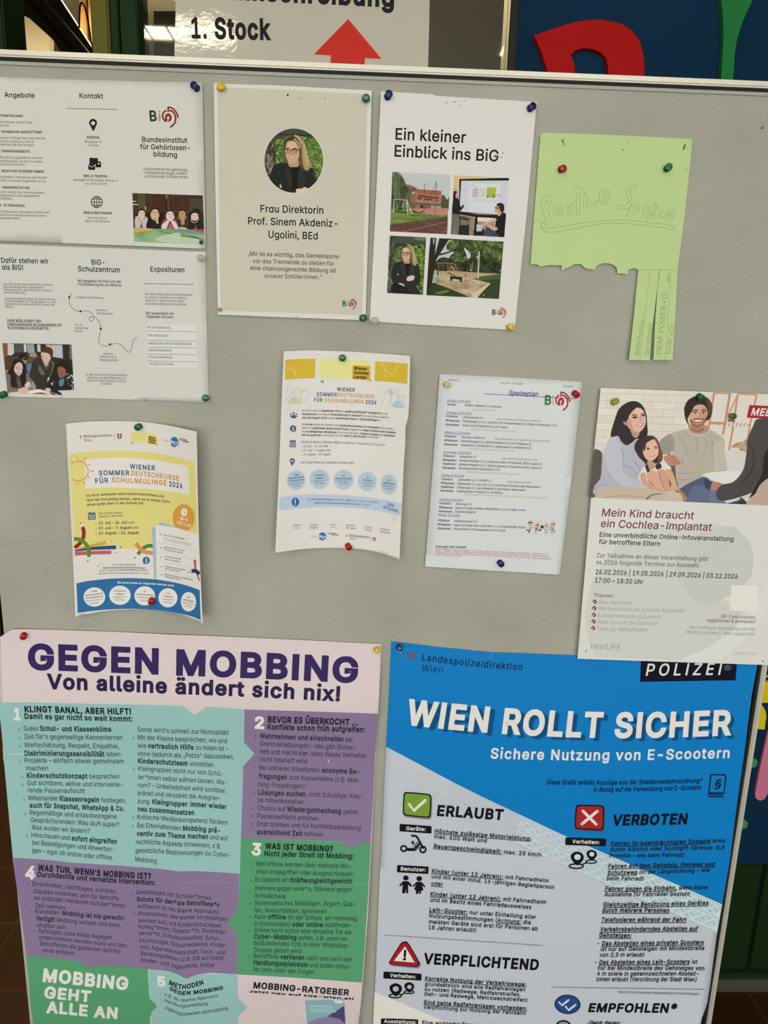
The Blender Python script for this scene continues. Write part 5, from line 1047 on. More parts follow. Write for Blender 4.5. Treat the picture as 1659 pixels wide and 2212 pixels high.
p = S.part('sun_box'); p.poly([(1062, 187), (1220, 196), (1389, 212), (1383, 411), (1220, 394), (1055, 380)], YEL); p.line([(1141, 193), (1150, 250), (1172, 292), (1212, 312), (1250, 298), (1274, 255), (1280, 204)], 5, SW, True)
for a, b in (((1095, 218), (1125, 222)), ((1295, 236), (1322, 240)), ((1165, 318), (1150, 345)), ((1125, 278), (1138, 268)), ((1284, 285), (1292, 292)), ((1255, 325), (1262, 350)), ((1210, 335), (1210, 345))): p.line([a, b], 4.5, SW)
p = S.part('title'); k = dict(cap=36, w=BD, track=.05)
p.text('WIENER', 680, 482, 860, 491, color=(56, 88, 116), **k).text('SOMMER', 478, 531, 680, 537, color=(56, 88, 116), **k).text('DEUTSCHKURSE', 687, 537, 1052, 556, color=ORG_, **k).text('FÜR', 455, 587, 537, 590, color=(56, 88, 116), **k).text('SCHULNEULINGE', 558, 590, 946, 606, color=ORG_, **k).text('2026', 966, 609, 1073, 614, color=(44, 70, 96), **k)
p = S.part('people_drawing'); LN = (164, 158, 158)
p.poly([(192, 608), (205, 575), (240, 545), (290, 545), (325, 570), (336, 602)], (196, 198, 158), True); p.disc(330, 470, 31, (216, 208, 158), 38)
for L in ([(150, 582), (190, 560), (205, 520), (185, 490), (195, 455), (225, 450), (245, 480), (240, 520)], [(238, 600), (250, 560), (222, 540), (220, 510), (245, 502), (258, 530), (240, 600)], [(280, 530), (268, 500), (270, 460), (290, 450), (310, 470), (305, 510), (330, 545)], [(330, 575), (335, 540), (325, 510), (345, 478), (380, 480), (398, 515), (385, 550), (360, 570), (370, 590), (398, 598)], [(222, 540), (260, 570), (275, 600)]): p.line(L, 3, LN, True)
p = S.part('people_drawing'); p.poly([(1232, 640), (1245, 600), (1285, 578), (1325, 600), (1342, 652)], (170, 190, 198), True); p.disc(1212, 492, 27, (206, 186, 184), 33)
for L in ([(1118, 625), (1130, 585), (1165, 560), (1158, 510), (1185, 475), (1220, 480), (1228, 540), (1210, 575)], [(1188, 635), (1200, 600), (1225, 580), (1222, 540), (1240, 510), (1275, 515), (1285, 545), (1275, 585)], [(1240, 500), (1250, 475), (1285, 470), (1300, 520), (1295, 565), (1330, 600)], [(1300, 540), (1325, 525), (1345, 545), (1340, 580), (1355, 620), (1350, 640)], [(1345, 550), (1375, 540), (1385, 550)], [(1205, 640), (1215, 600), (1232, 590)]): p.line(L, 3, LN, True)
IC = (70, 92, 118)
p = S.part('people_icon')
for x, y, r in ((250, 702, 11), (222, 712, 8), (277, 712, 8)): p.disc(x, y, r, IC)
p.poly([(228, 750), (232, 725), (250, 718), (268, 725), (272, 752)], IC, True); p.poly([(215, 738), (217, 726), (228, 724), (226, 742)], IC); p.poly([(272, 724), (284, 727), (286, 740), (274, 742)], IC)
p = S.part('info_icon'); info(p, 245, 856, 32, IC, (216, 210, 202))
p = S.part('calendar_icon'); calendar(p, 211, 968, 272, 1042, IC, (216, 210, 200))
p = S.part('map_pin_icon'); p.poly([(212, 1180), (218, 1158), (237, 1152), (257, 1160), (262, 1183), (250, 1205), (236, 1226), (222, 1204)], IC, True); p.disc(236, 1180, 10, (216, 210, 202))
p = S.part('body_text'); BT_ = (66, 60, 58)
p.lines([('Ihr Kind kommt im ^September 2026^ als ^außerordentliche*r Schüler*in^ in die', 335, 686, 1183, 720, -9), ('^Volksschule^ und braucht ^Unterstützung in Deutsch^? Die Stadt Wien bietet im', 333, 721, 1197, 756, -9), ('^Juli und August 2026^ wieder ^kostenlose Kurse^ für ^Schulneulinge^ an.', 332, 756, 1117, 783, -6),
         ('Die ^Kurse^ helfen den Kindern, ihre ^Deutschkenntnisse zu verbessern^. Sie werden', 331, 823, 1243, 868, -9), ('dabei von ^erfahrenen Sprachlehrer*innen^ begleitet und ^üben Deutsch beim Spielen^', 330, 858, 1265, 906, -10), ('und ^in alltäglichen Situationen^. So lernen die Kinder, ^Deutsch besser zu verstehen^', 330, 894, 1258, 939, -9), ('^und zu sprechen^ und sind gut auf den ^Start in die Schule^ vorbereitet.', 329, 928, 1101, 955, -6)], cap=19, w=RG, bw=HV, color=BT_)
p.lines([('Die Kurse dauern 2 Wochen, täglich von Mo bis Fr. von 08:30 bis 11:30 Uhr', 328, 998, 1162, 1031, -9), ('13. Juli - 24. Juli oder', 349, 1041, 593, 1039), ('27. Juli - 7. August oder', 349, 1083, 621, 1081), ('13. August - 21. August', 349, 1124, 620, 1121), ('Die Kurse finden an folgenden Schulen statt:', 323, 1203, 850, 1207, -2)], cap=20, w=MD, color=(80, 96, 116))
for x, y in ((331, 1036), (331, 1078), (331, 1119)): p.disc(x, y, 4, (60, 76, 96))
for n, (x, y, rx, ry, rot) in enumerate([(276, 1371, 92, 98, -.11), (507, 1360, 100, 98, -.01), (748, 1365, 101, 98, .02), (984, 1382, 93, 98, .08), (1198, 1413, 82, 100, .13)]): school(S.part('school_circle'), n, x, y, rx, ry, SCH[n], rot, (172, 189, 197), (66, 80, 94), 27, 16)
p = S.part('banner'); p.poly([(110, 1543), (180, 1530), (250, 1521), (350, 1514), (450, 1512), (580, 1512), (700, 1515), (830, 1523), (950, 1535), (1050, 1548), (1150, 1565), (1322, 1600), (1317, 1727), (1230, 1704), (1150, 1686), (1050, 1669), (950, 1656), (830, 1646), (700, 1640), (580, 1638), (450, 1640), (350, 1646), (250, 1655), (180, 1662), (107, 1672)], (181, 191, 202))
p.disc(268, 1587, 38, (44, 98, 146), 43); p.line([(267, 1562), (267, 1594)], 10, (220, 224, 226), cap=True); p.disc(267, 1609, 6, (220, 224, 226))
p.lines([('Die ^Onlineanmeldung^ ist ab ^1. April^ auf unserer Webseite', 388, 1571, 1085, 1600, -9), ('^www.wienersommerdeutschkurse.at^ möglich.', 456, 1605, 1018, 1628, -6)], cap=22, w=RG, color=(76, 118, 158)); p.lines([('ÜBER-', 1180, 1622, 1256, 1640), ('SETZUNGEN', 1140, 1650, 1283, 1692)], cap=27, w=BD, color=(48, 84, 122), track=.05)
p = S.part('arrow'); p.line([(1252, 1715), (1255, 1745), (1240, 1772)], 3, (130, 128, 128), True); p.line([(1236, 1758), (1239, 1773), (1252, 1768)], 3, (130, 128, 128))
p = S.part('language_list'); p.lines([('Arabisch', 238, 1829, 320, 1826), ('Englisch', 410, 1824, 493, 1823), ('(English)', 407, 1852, 493, 1851), ('Farsi', 613, 1822, 665, 1823), ('Russisch', 773, 1826, 862, 1832), ('(Русский)', 770, 1853, 865, 1859), ('Türkisch', 955, 1844, 1034, 1852), ('(Türkçe)', 955, 1870, 1030, 1878), ('Ukrainisch', 1117, 1861, 1203, 1877), ('(Українська)', 1108, 1890, 1208, 1906)], cap=20, w=RG, color=(112, 106, 104))
for x0, y0, x1 in ((246, 1851, 312), (608, 1845, 670)): p.lines([('(', x0, y0 + 3, x0 + 6, y0 + 3), (')', x1, y0 + 3, x1 + 6, y0 + 3)], cap=18, w=RG, color=(112, 106, 104)); p.line([(x1 - 4, y0 - 8), (x1 - 14, y0 - 2), (x1 - 22, y0 - 6), (x1 - 30, y0 - 2), (x1 - 34, y0 - 12), (x1 - 40, y0 - 2), (x0 + 12, y0)], 3, (112, 106, 104), True)
p = S.part('interface_logo'); p.text('inter', 420, 1940, 488, 1942, 22, LT, (80, 86, 100), track=.12); p.disc(536, 1930, 38, (48, 104, 156), 40); p.poly([(492, 1908), (528, 1932), (492, 1952)], (218, 210, 200)); p.poly([(500, 1920), (515, 1932), (500, 1944)], (180, 156, 120)); p.text('face', 512, 1940, 570, 1943, 25, MD, (226, 226, 224)).text('Wien', 524, 1956, 558, 1957, 11, MD, (226, 226, 224)); p.line([(585, 1890), (584, 1970)], 2.5, (120, 116, 112)); shield(p, 596, 1892, 20, 24); p.lines([('Für die', 625, 1903, 668, 1905), ('Stadt Wien', 625, 1917, 695, 1921)], cap=12, w=HV, color=(66, 60, 60))
p = S.part('authority_logo'); flag(p, 768, 1914, 22, 16); p.text('Bildungsdirektion', 807, 1931, 1005, 1950, 24, MD, (72, 66, 66), track=.05).text('Wien', 807, 1960, 862, 1965, 18, RG, (90, 84, 84), track=.05); p.line([(1020, 1938), (1018, 1982)], 2.5, (110, 106, 104)); shield(p, 1036, 1940, 34, 44)
p = S.part('speck'); p.disc(493, 118, 4, (60, 60, 60))
S.done(); FLYER_WHITE = S

# ================================================================== weekly menu
def V8(): return S.view(900, 790, 0.22303)
S = Sheet('menu_sheet', 'white weekly menu sheet with italic print and four small dancing cooks', 'menu',
          [(950, 807.8), (1100, 815), (1257.5, 824.6), (1235, 1030), (1209.3, 1241.6), (1060, 1233), (918.3, 1223.8), (934, 1020)],
          lambda X, Z: 0.0035 + 0.25 * (X - bp(1090, 1020, 0).x) ** 2, alb((207, 206, 201)), 0.025)
V8(); NV, K8, GN, OG, RD = (40, 44, 96), (36, 36, 40), (92, 122, 92), (190, 146, 108), (150, 60, 52)
def red(s):                                   # bracketed allergen letters are printed red
    import re
    return re.sub(r'(\([A-Z,]+\))', r'~\1~', s)
p = S.part('page_header'); p.lines([('Woche 22', 308, 147, 408, 151), ('Von 25.05-31.05.2026', 810, 175, 1030, 184), ('BiG Küche', 1420, 208, 1518, 212)], cap=18, w=RG, color=(50, 50, 54))
p.line([(653, 272), (900, 285), (1545, 320)], 5, (44, 60, 130)); p.text('Speiseplan', 888, 284, 1170, 298, 46, MD, (36, 48, 116), it=0.22)
logo(S, 'logo', 900 + 1237 * .22303, 790 + 252 * .22303, .219 * .22303, green=(52, 110, 62), gold=(204, 172, 84), red=(158, 34, 42))
V8(); p = S.part('day_heading')
p.lines([('_' + t + '_', a, b, c, d_) for t, a, b, c, d_ in (('Montag, 25.05.2026', 295, 345, 521, 355), ('Dienstag, 26.05.2026', 288, 461, 527, 471), ('Mittwoch, 27.05.2026', 272, 654, 516, 664), ('Donnerstag, 28.05.2026', 259, 844, 526, 855), ('Freitag, 29.05.2026', 239, 1067, 457, 1076), ('Samstag, 30.05.2026', 222, 1302, 450, 1311), ('Sonntag, 31.05.2026', 208, 1450, 416, 1459))], cap=20, w=RG, color=NV, it=.2)
p = S.part('meal_name')
p.lines([('Anreise:', 291, 382, 380, 387), ('Frühstück:', 284, 498, 398, 502), ('Mittagessen:', 281, 537, 416, 545), ('Abendessen:', 277, 577, 411, 584), ('Frühstück:', 269, 691, 383, 696), ('Mittagessen:', 266, 730, 402, 737), ('Abendessen:', 262, 769, 397, 776), ('Frühstück:', 256, 882, 368, 887), ('Mittagessen:', 252, 920, 387, 926), ('Vegetarisch:', 249, 957, 380, 963), ('Abendessen:', 246, 996, 378, 1002),
         ('Frühstück:', 236, 1106, 348, 1111), ('Mittagessen:', 233, 1143, 368, 1150), ('Vegetarisch:', 230, 1180, 362, 1186), ('Abendessen:', 227, 1217, 358, 1223), ('Frühstück:', 218, 1340, 333, 1345), ('Mittagessen:', 216, 1379, 352, 1386), ('Abendessen:', 211, 1417, 346, 1422), ('Frühstück:', 205, 1505, 319, 1510), ('Mittagessen:', 202, 1544, 338, 1550), ('Abendessen:', 199, 1583, 333, 1588)], cap=20, w=BD, color=K8, it=.2)
p = S.part('dish_text')
p.lines([(red(r[0]),) + r[1:] for r in [('Schinken-Käsetoast (A) mit Ketchup', 462, 390, 820, 408), ('Grahamweckerl (G)', 448, 507, 638, 515), ('Frittatensuppe (A,C,G,L), Gnocchi (A) mit Tomatenobersauce (G), Himbeer-Kokoskuchen (A,C,G)', 444, 545, 1362, 589), ('Gouda (G) mit Vollkornbrot (A) und Trauben', 441, 585, 878, 606),
         ('Wachauer Laibchen (A)', 434, 700, 663, 709), ('Kürbiscremesuppe (A,L), Milchrahmstrudel (A,C,G) mit Vanillesauce (G)', 430, 738, 1110, 770), ('Laugenbrezel (A) mit Eiaufstrich (G) (selbst gemacht) und Buttermilch (G)', 426, 775, 1104, 808), ('Schwarzbrot (A)', 416, 889, 573, 894), ('Spargelcremesuppe (A,G,L), Hühnerbrust Natur mit Erbsenreis, Pfirsich Joghurt (G)', 413, 925, 1214, 963),
         ('Spargelcremesuppe (A,G,L), Halloumi gebacken mit Erbsenreis, Pfirsich Joghurt (G)', 410, 963, 1209, 1001), ('Wurstaufschnitt mit Knoblauchbrot (A,G)', 407, 1002, 803, 1017), ('Zuckerwaffeln (A,C,G) mit Milch (G)', 396, 1113, 721, 1123), ('Eifladensuppe (C,L), geb. Fisch (A,C,D) mit Pommes und frischen Salat, Wassermelone', 392, 1150, 1197, 1185), ('Eifladensuppe (C,L), geb. Emmentaler (G) mit Pommes, Wassermelone', 390, 1187, 1050, 1214),
         ('Putenfrankfurter mit Semmel (A) und Ketchup', 387, 1224, 831, 1240), ('Salzstangerl (A)', 377, 1347, 532, 1352), ('Suppe mit Einlage, Schinken-Käse Röllchen (A,C,G) mit Salat, Kuchen', 372, 1385, 1050, 1408), ('Ciabatta Margarita', 370, 1422, 567, 1428), ('Kürbiskernweckerl (A)', 362, 1513, 580, 1519), ('Suppe mit Einlage, Puten Cordon Bleu (A,C,G) mit Salzkartoffel, Kuchen', 358, 1551, 1056, 1575), ('Winzerschinken mit Fitnessbaguette (A,G) und Obst', 356, 1589, 858, 1606)]], cap=20, w=MD, color=K8, it=.2, alt=RD)
p = S.part('snack_text'); p.lines([(red(r[0]),) + r[1:] for r in [('Jause: Schwarzbrot (A), Erdbeeren und Milch (G)', 775, 523, 1200, 545), ('Jause: Paprikaaufstrich, Bio-Laugenstangerl (A,K) und Gala Apfel', 755, 715, 1290, 739), ('Jause: Semmel (A), Butter (G) und Gurken', 818, 906, 1167, 922), ('Jause: Ciabatta (A) und Obst', 872, 1131, 1111, 1141)]], cap=18, w=RG, color=GN, it=.2, alt=RD)
p = S.part('origin_text'); p.lines([('Käse 100% aus Österreich', 537, 432, 761, 440), ('Milch, Obers, Gouda und Eier 100% aus Österreich', 521, 622, 950, 644), ('Eier, Topfen, Milch und Buttermilch 100% aus Österreich', 505, 812, 944, 834), ('Butter, Milch, Halloumi und Hühnerbrust 100% aus Österreich', 485, 1036, 1008, 1060), ('Milch, Emmentaler, Eier und Putenfrankfurter 100% aus Österreich Fisch aus Nordische Fischerei', 463, 1252, 1265, 1289)], cap=16, w=RG, color=OG, it=.2)
p = S.part('allergen_note'); p.text('Änderungen unter Vorbehalt!', 183, 1759, 478, 1768, 20, BD, (30, 28, 30))
p.lines([('Allergeninformation: A – Gluten, B – Krebstiere, C – Ei, D – Fisch, E – Erdnuss, F – Soja, G – Milch inkl. Laktose, H – Schalenfrüchte, L – Sellerie, M – Senf, N –', 181, 1779, 1278, 1833), ('Sesam, O – Sulfite, P – Lupinen, R – Weichtiere. Zutaten in Kleinschreibung kennzeichnen Allergene Stoffe in der Rezeptur. Durch Herstellung und', 180, 1796, 1282, 1853), ('Transport können trotz größter Sorgfalt folgende Allergene in Spuren vorkommen: Gluten, Milch, Ei, Soja, Sesam, Senf, Lupinen, Schalenfrüchte,', 179, 1815, 1304, 1877), ('Sellerie, Schwefeldioxid und Sulfite', 177, 1836, 433, 1848)], cap=13, w=MD, color=(176, 92, 84))
S.view(1130, 1110, 0.05425); p = S.part('cook_drawing', 'four small printed cooks with tall white hats')
HAT = (186, 186, 186)
def cook(p, hat, face, fr, fc, hair, hc, body, bc, limbs, lc):
    for L in limbs: p.line(L, 26, lc, True)
    p.poly(body, bc, True); p.poly(hair, hc, True); p.disc(face[0], face[1], fr[0], fc, fr[1]); p.poly(hat, HAT)
cook(p, [(222, 210), (345, 210), (330, 315), (235, 315)], (283, 405), (80, 72), (200, 166, 120), [(190, 360), (230, 320), (340, 320), (370, 350), (350, 400), (220, 400)], (30, 24, 20), [(235, 520), (300, 500), (350, 560), (300, 640), (215, 620)], (176, 176, 148), [[(330, 500), (410, 440), (405, 290)], [(350, 580), (400, 520)]], (164, 162, 146))
p.line([(250, 630), (200, 670), (125, 620)], 34, (28, 26, 28), True); p.line([(280, 650), (250, 720), (210, 765)], 34, (28, 26, 28), True); p.poly([(215, 345), (355, 345), (350, 365), (220, 365)], (30, 24, 20))
cook(p, [(560, 295), (680, 320), (640, 410), (555, 395)], (560, 510), (72, 68), (206, 148, 118), [(480, 620), (490, 440), (560, 400), (630, 430), (640, 520), (600, 590), (500, 680)], (150, 88, 54), [(500, 600), (600, 590), (600, 690), (500, 710)], (206, 200, 196), [[(500, 690), (460, 710), (410, 690)], [(520, 700), (500, 800), (540, 800)]], (150, 146, 144))
p.poly([(570, 640), (690, 590), (735, 610), (700, 680), (590, 680)], (104, 92, 52), True); p.poly([(560, 620), (640, 580), (650, 630), (590, 650)], (214, 196, 140), True)
p.disc(755, 515, 62, (40, 40, 38)); p.line([(800, 560), (860, 620)], 18, (60, 60, 58))
cook(p, [(870, 330), (985, 330), (975, 440), (880, 440)], (915, 500), (66, 74), (190, 164, 134), [(830, 432), (1010, 440), (980, 500), (860, 500)], (150, 146, 128), [(870, 600), (950, 590), (960, 720), (850, 710)], (176, 176, 180), [[(890, 720), (890, 820)], [(940, 700), (970, 750), (1010, 742)]], (132, 132, 134))
cook(p, [(1185, 265), (1300, 300), (1260, 380), (1175, 360)], (1180, 465), (76, 74), (208, 160, 128), [(1100, 440), (1120, 380), (1200, 370), (1270, 400), (1265, 460), (1200, 420), (1120, 460)], (64, 40, 28), [(1120, 560), (1220, 570), (1220, 730), (1120, 700)], (200, 190, 182), [[(1130, 560), (1070, 520), (1045, 460)], [(1120, 700), (1140, 780), (1180, 820)], [(1210, 740), (1260, 710), (1300, 695)]], (140, 120, 112))
p.line([(1125, 560), (1220, 580)], 30, (130, 62, 50)); p.line([(1205, 590), (1200, 720)], 40, (120, 78, 66)); p.poly([(1025, 610), (1090, 590), (1150, 610), (1130, 660), (1070, 660)], (150, 150, 128), True)
S.done(); MENU = S

# ================================================================== cochlear implant event poster
def V9(): return S.view(1230, 820, 0.28021)
S = Sheet('event_poster', 'light grey event poster with a large photo of a seated family of three', 'poster',
          [(1297.8, 837.7), (1480, 846.5), (1640, 854), (1730, 858), (1705, 1150), (1680, 1438), (1659, 1436.5), (1450, 1430), (1247.4, 1423), (1272, 1130)],
          lambda X, Z: 0.0080 + 0.0060 * max(0.0, 1.41 - Z), alb((213, 208, 196)), 0.05, rough=0.45, spec=0.2)
V9(); p = S.part('watermark'); W1, W2 = (203, 199, 188), (196, 193, 183)
p.poly([(600, 1150), (480, 1200), (360, 1290), (250, 1420), (170, 1580), (125, 1760), (125, 1900), (150, 2030), (190, 2140), (560, 2152), (880, 2160), (1080, 2060), (1260, 1930), (1340, 1800), (1180, 1690), (1400, 1520), (1425, 1400), (1390, 1270), (1310, 1180), (1230, 1130), (1000, 1100)], W1)
p.poly([(1230, 1128), (1320, 1180), (1395, 1270), (1422, 1390), (1395, 1510), (1300, 1630), (1180, 1690), (1080, 1745), (980, 1715), (880, 1620), (815, 1500), (805, 1400), (850, 1290), (960, 1210)], W2, True); p.poly([(870, 2160), (1080, 2060), (1260, 1930), (1400, 1760), (1531, 1560), (1560, 1700), (1440, 1900), (1330, 2010), (1140, 2165)], (216, 212, 202), True)
p = S.part('heading'); DR9 = (104, 30, 48); p.lines([('Mein Kind braucht', 248, 1052, 955, 1076), ('ein Cochlea-Implantat', 240, 1136, 1092, 1166)], cap=58, w=RG, color=DR9, it=.05)
p = S.part('body_text'); p.lines([('Eine unverbindliche Online-Infoveranstaltung', 231, 1211, 1263, 1246), ('für betroffene Eltern', 225, 1266, 697, 1282), ('26.02.2026 | 19.05.2026 | 29.09.2026 | 03.12.2026', 200, 1499, 1295, 1535), ('17:00 – 18:30 Uhr', 196, 1563, 568, 1576)], cap=35, w=MD, color=(40, 38, 36))
p.lines([('Zur Teilnahme an dieser Veranstaltung gibt', 209, 1370, 1068, 1398), ('es 2026 folgende Termine zur Auswahl:', 206, 1423, 1001, 1448)], cap=33, w=RG, color=(84, 82, 78)); p.text('Themen:', 187, 1676, 342, 1681, 29, RG, (100, 72, 72))
p.lines([('Über das Hören', 224, 1730, 485, 1737), ('Wie funktioniert ein Cochlea-Implantat?', 219, 1779, 888, 1797), ('Audioprozessoren & Zubehör', 215, 1830, 704, 1845), ('Alles rund um die Operation', 213, 1881, 682, 1895), ('Tipps zur Rehabilitation', 210, 1933, 602, 1945)], cap=30, w=RG, color=(158, 154, 146))
p.lines([('Nach erfolgter Anmeldung wird der', 926, 1920, 1434, 1937), ('Meeting-Link per E-Mail zugeschickt.', 900, 1956, 1431, 1975)], cap=25, w=RG, color=(140, 136, 128)); p.lines([('QR-Code scannen,', 1166, 1836, 1437, 1845), ('registrieren & anmelden!', 1060, 1867, 1434, 1879)], cap=25, w=MD, color=(132, 92, 92))
p.text('hearLIFE', 163, 2075, 392, 2085, 47, LT, (140, 136, 130)).text('medel.com', 1273, 2117, 1443, 2122, 22, RG, (176, 172, 164))
p = S.part('bullet_mark')
for x, y in ((195, 1712), (192, 1763), (188, 1814), (186, 1865), (183, 1916)): p.disc(x, y, 16, (96, 26, 40)); p.line([(x - 8, y - 6), (x - 1, y + 3), (x + 9, y - 7)], 5, (222, 214, 206)); p.disc(x - 8, y + 9, 5, (222, 214, 206))
p = S.part('code_field'); p.poly([(1262, 1583), (1440, 1591), (1456, 1603), (1448, 1778), (1434, 1788), (1250, 1780), (1238, 1768), (1248, 1594)], (224, 219, 208))
p = S.part('speck'); p.disc(128, 2091, 5, INK).disc(1491, 2171, 5, INK).disc(284, 105, 4, INK).disc(319, 250, 4, INK)
S.view(1269, 836, 0.23508); p = S.part('photo', 'large printed photo of a family of three on a sofa'); p.clip = [(121, 8), (1150, 46), (1660, 66), (2010, 85), (1930, 1100), (1659, 1088), (862, 1062), (11, 1034)]
def brick():
    m = bpy.data.materials.new('photo white bricks'); m.use_nodes = True; nt = m.node_tree; N = nt.nodes; b = N['Principled BSDF']; b.inputs['Roughness'].default_value = 0.45
    g = N.new('ShaderNodeNewGeometry'); mp = N.new('ShaderNodeMapping'); mp.inputs['Rotation'].default_value = (R(90), 0, 0)
    br = N.new('ShaderNodeTexBrick'); br.inputs['Scale'].default_value = 1; br.inputs['Brick Width'].default_value = 0.034; br.inputs['Row Height'].default_value = 0.0107; br.inputs['Mortar Size'].default_value = 0.0004
    br.inputs['Color1'].default_value = alb((219, 208, 190)); br.inputs['Color2'].default_value = alb((211, 199, 180)); br.inputs['Mortar'].default_value = alb((190, 178, 158))
    nt.links.new(g.outputs['Position'], mp.inputs[0]); nt.links.new(mp.outputs[0], br.inputs[0]); nt.links.new(br.outputs[0], b.inputs['Base Color'])
    return m
p.poly(p.clip, brick()); p.poly([(1150, 46), (2010, 80), (1990, 560), (1270, 600), (1250, 440), (1105, 400)], (216, 205, 190))
LAD = (190, 138, 100)
for L, w in (([(1165, 48), (1110, 390)], 20), ([(1310, 55), (1245, 440)], 22), ([(1385, 60), (1265, 320)], 12), ([(1555, 70), (1490, 360), (1470, 500)], 16), ([(1380, 70), (1340, 350), (1300, 585)], 18), ([(1120, 330), (1280, 335)], 26), ([(1290, 345), (1500, 345)], 14), ([(1160, 55), (1310, 62)], 12), ([(1380, 62), (1550, 72)], 14)): p.line(L, w, LAD)
p.poly([(1280, 330), (1470, 338), (1465, 362), (1280, 360)], (212, 202, 190)); p.poly([(1290, 290), (1355, 295), (1350, 322), (1285, 318)], (124, 96, 78)); p.disc(1332, 268, 42, (62, 78, 34), 30); p.disc(1318, 258, 24, (84, 102, 46), 18)
p.lines([('/ / / / /', 1290, 360, 1450, 360)], cap=28, w=MD, color=(110, 96, 84))
p.poly([(1270, 600), (1340, 585), (1450, 610), (1460, 800), (1400, 900), (1270, 800)], (208, 200, 186), True); p.poly([(1325, 555), (1370, 510), (1450, 505), (1480, 540), (1450, 600), (1400, 565)], (190, 156, 118), True); p.line([(1330, 545), (1390, 525)], 8, (120, 84, 58)); p.poly([(1390, 575), (1420, 570), (1425, 585)], (40, 34, 30)); p.poly([(1440, 490), (1470, 470), (1480, 520), (1450, 540)], (150, 140, 128))
# sofa
PH = p; p = S.sub(PH, 'printed_sofa', 'grey brown sofa')
p.poly([(60, 590), (90, 575), (130, 600), (135, 660), (130, 800), (100, 1000), (60, 1035), (5, 1035), (30, 800)], (86, 78, 68), True); p = S.sub(PH, 'printed_cushion', 'sofa back behind the girl'); p.poly([(740, 600), (850, 700), (900, 1070), (700, 1070)], (96, 86, 76)); p.poly([(850, 1040), (1400, 1000), (1500, 1090), (850, 1070)], (60, 54, 48))
# man
p = S.sub(PH, 'printed_person', 'dark haired man in a light grey jumper')
p.poly([(660, 500), (720, 450), (830, 405), (940, 385), (1110, 390), (1190, 430), (1255, 480), (1262, 600), (1280, 770), (1200, 775), (1160, 690), (1175, 800), (1120, 850), (1050, 830), (870, 930), (830, 890), (810, 800), (800, 640), (770, 600), (690, 620), (660, 560)], (178, 168, 150), True)
p.poly([(690, 620), (660, 560), (665, 500), (760, 430), (800, 520), (780, 590)], (152, 142, 128), True); p.poly([(1165, 690), (1190, 780), (1275, 770), (1262, 600), (1250, 500), (1160, 530)], (188, 178, 160), True)
SHD = (158, 148, 132)
for L in ([(840, 450), (900, 560), (920, 640)], [(1000, 460), (1010, 560), (960, 680)], [(1080, 470), (1100, 560), (1050, 660)], [(1150, 500), (1145, 600), (1165, 690)], [(820, 780), (900, 800), (1040, 770)], [(830, 850), (920, 850), (1060, 800)], [(870, 640), (880, 720), (850, 800)]): p.line(L, 13, SHD, True, taper=0.3)
p.line([(930, 395), (960, 430), (1030, 440), (1090, 425), (1115, 395)], 14, (194, 184, 166), True)
p.poly([(860, 930), (1000, 850), (1090, 825), (1150, 870), (1150, 960), (1250, 960), (1260, 1075), (900, 1060), (880, 990)], (78, 86, 108), True); p.poly([(1000, 900), (1110, 930), (1130, 1050), (920, 1050), (940, 960)], (94, 102, 124), True); p.poly([(1080, 830), (1150, 860), (1140, 940), (1080, 920)], (56, 62, 84), True)
p.poly([(935, 350), (1080, 350), (1110, 395), (1080, 425), (1010, 432), (950, 415)], (182, 130, 104), True); p.line([(950, 380), (1010, 405), (1070, 385)], 24, (152, 104, 82), True)
p.poly([(925, 250), (950, 190), (1010, 150), (1080, 160), (1105, 240), (1095, 310), (1050, 360), (1010, 376), (960, 360), (935, 310)], (208, 158, 130), True); p.poly([(1060, 180), (1100, 210), (1098, 300), (1060, 340), (1050, 260)], (192, 140, 112), True)
p.poly([(935, 300), (960, 300), (1000, 290), (1050, 290), (1090, 290), (1070, 345), (1015, 377), (965, 362)], (150, 106, 86), True); p.poly([(965, 300), (1010, 292), (1060, 300), (1050, 335), (1000, 345)], (190, 138, 112), True)
p.poly([(890, 240), (892, 180), (930, 115), (1000, 85), (1080, 88), (1130, 130), (1148, 200), (1130, 280), (1085, 310), (1105, 240), (1085, 180), (1040, 160), (985, 175), (955, 230), (935, 260), (920, 300), (940, 360), (905, 310)], (44, 32, 28), True); p.poly([(1085, 100), (1135, 150), (1140, 230), (1110, 270), (1110, 200)], (86, 62, 46), True)
p.line([(960, 225), (990, 212), (1015, 218)], 10, (60, 42, 34), True); p.line([(1045, 218), (1070, 212), (1092, 220)], 10, (60, 42, 34), True); p.poly([(968, 240), (988, 232), (1008, 242), (988, 248)], (222, 200, 186), True); p.poly([(1046, 240), (1064, 233), (1084, 241), (1064, 248)], (222, 200, 186), True); p.disc(989, 240, 7, (44, 30, 26)); p.disc(1065, 240, 7, (44, 30, 26)); p.line([(966, 239), (988, 230), (1010, 240)], 5, (44, 30, 26), True); p.line([(1044, 239), (1064, 231), (1086, 240)], 5, (44, 30, 26), True); p.line([(1028, 225), (1035, 268), (1018, 275)], 8, (170, 118, 94), True); p.line([(975, 297), (1020, 290), (1060, 297)], 9, (92, 62, 50), True); p.poly([(978, 306), (1020, 304), (1054, 306), (1020, 318)], (228, 216, 204), True); p.line([(985, 322), (1018, 330), (1048, 322)], 7, (160, 92, 84), True)
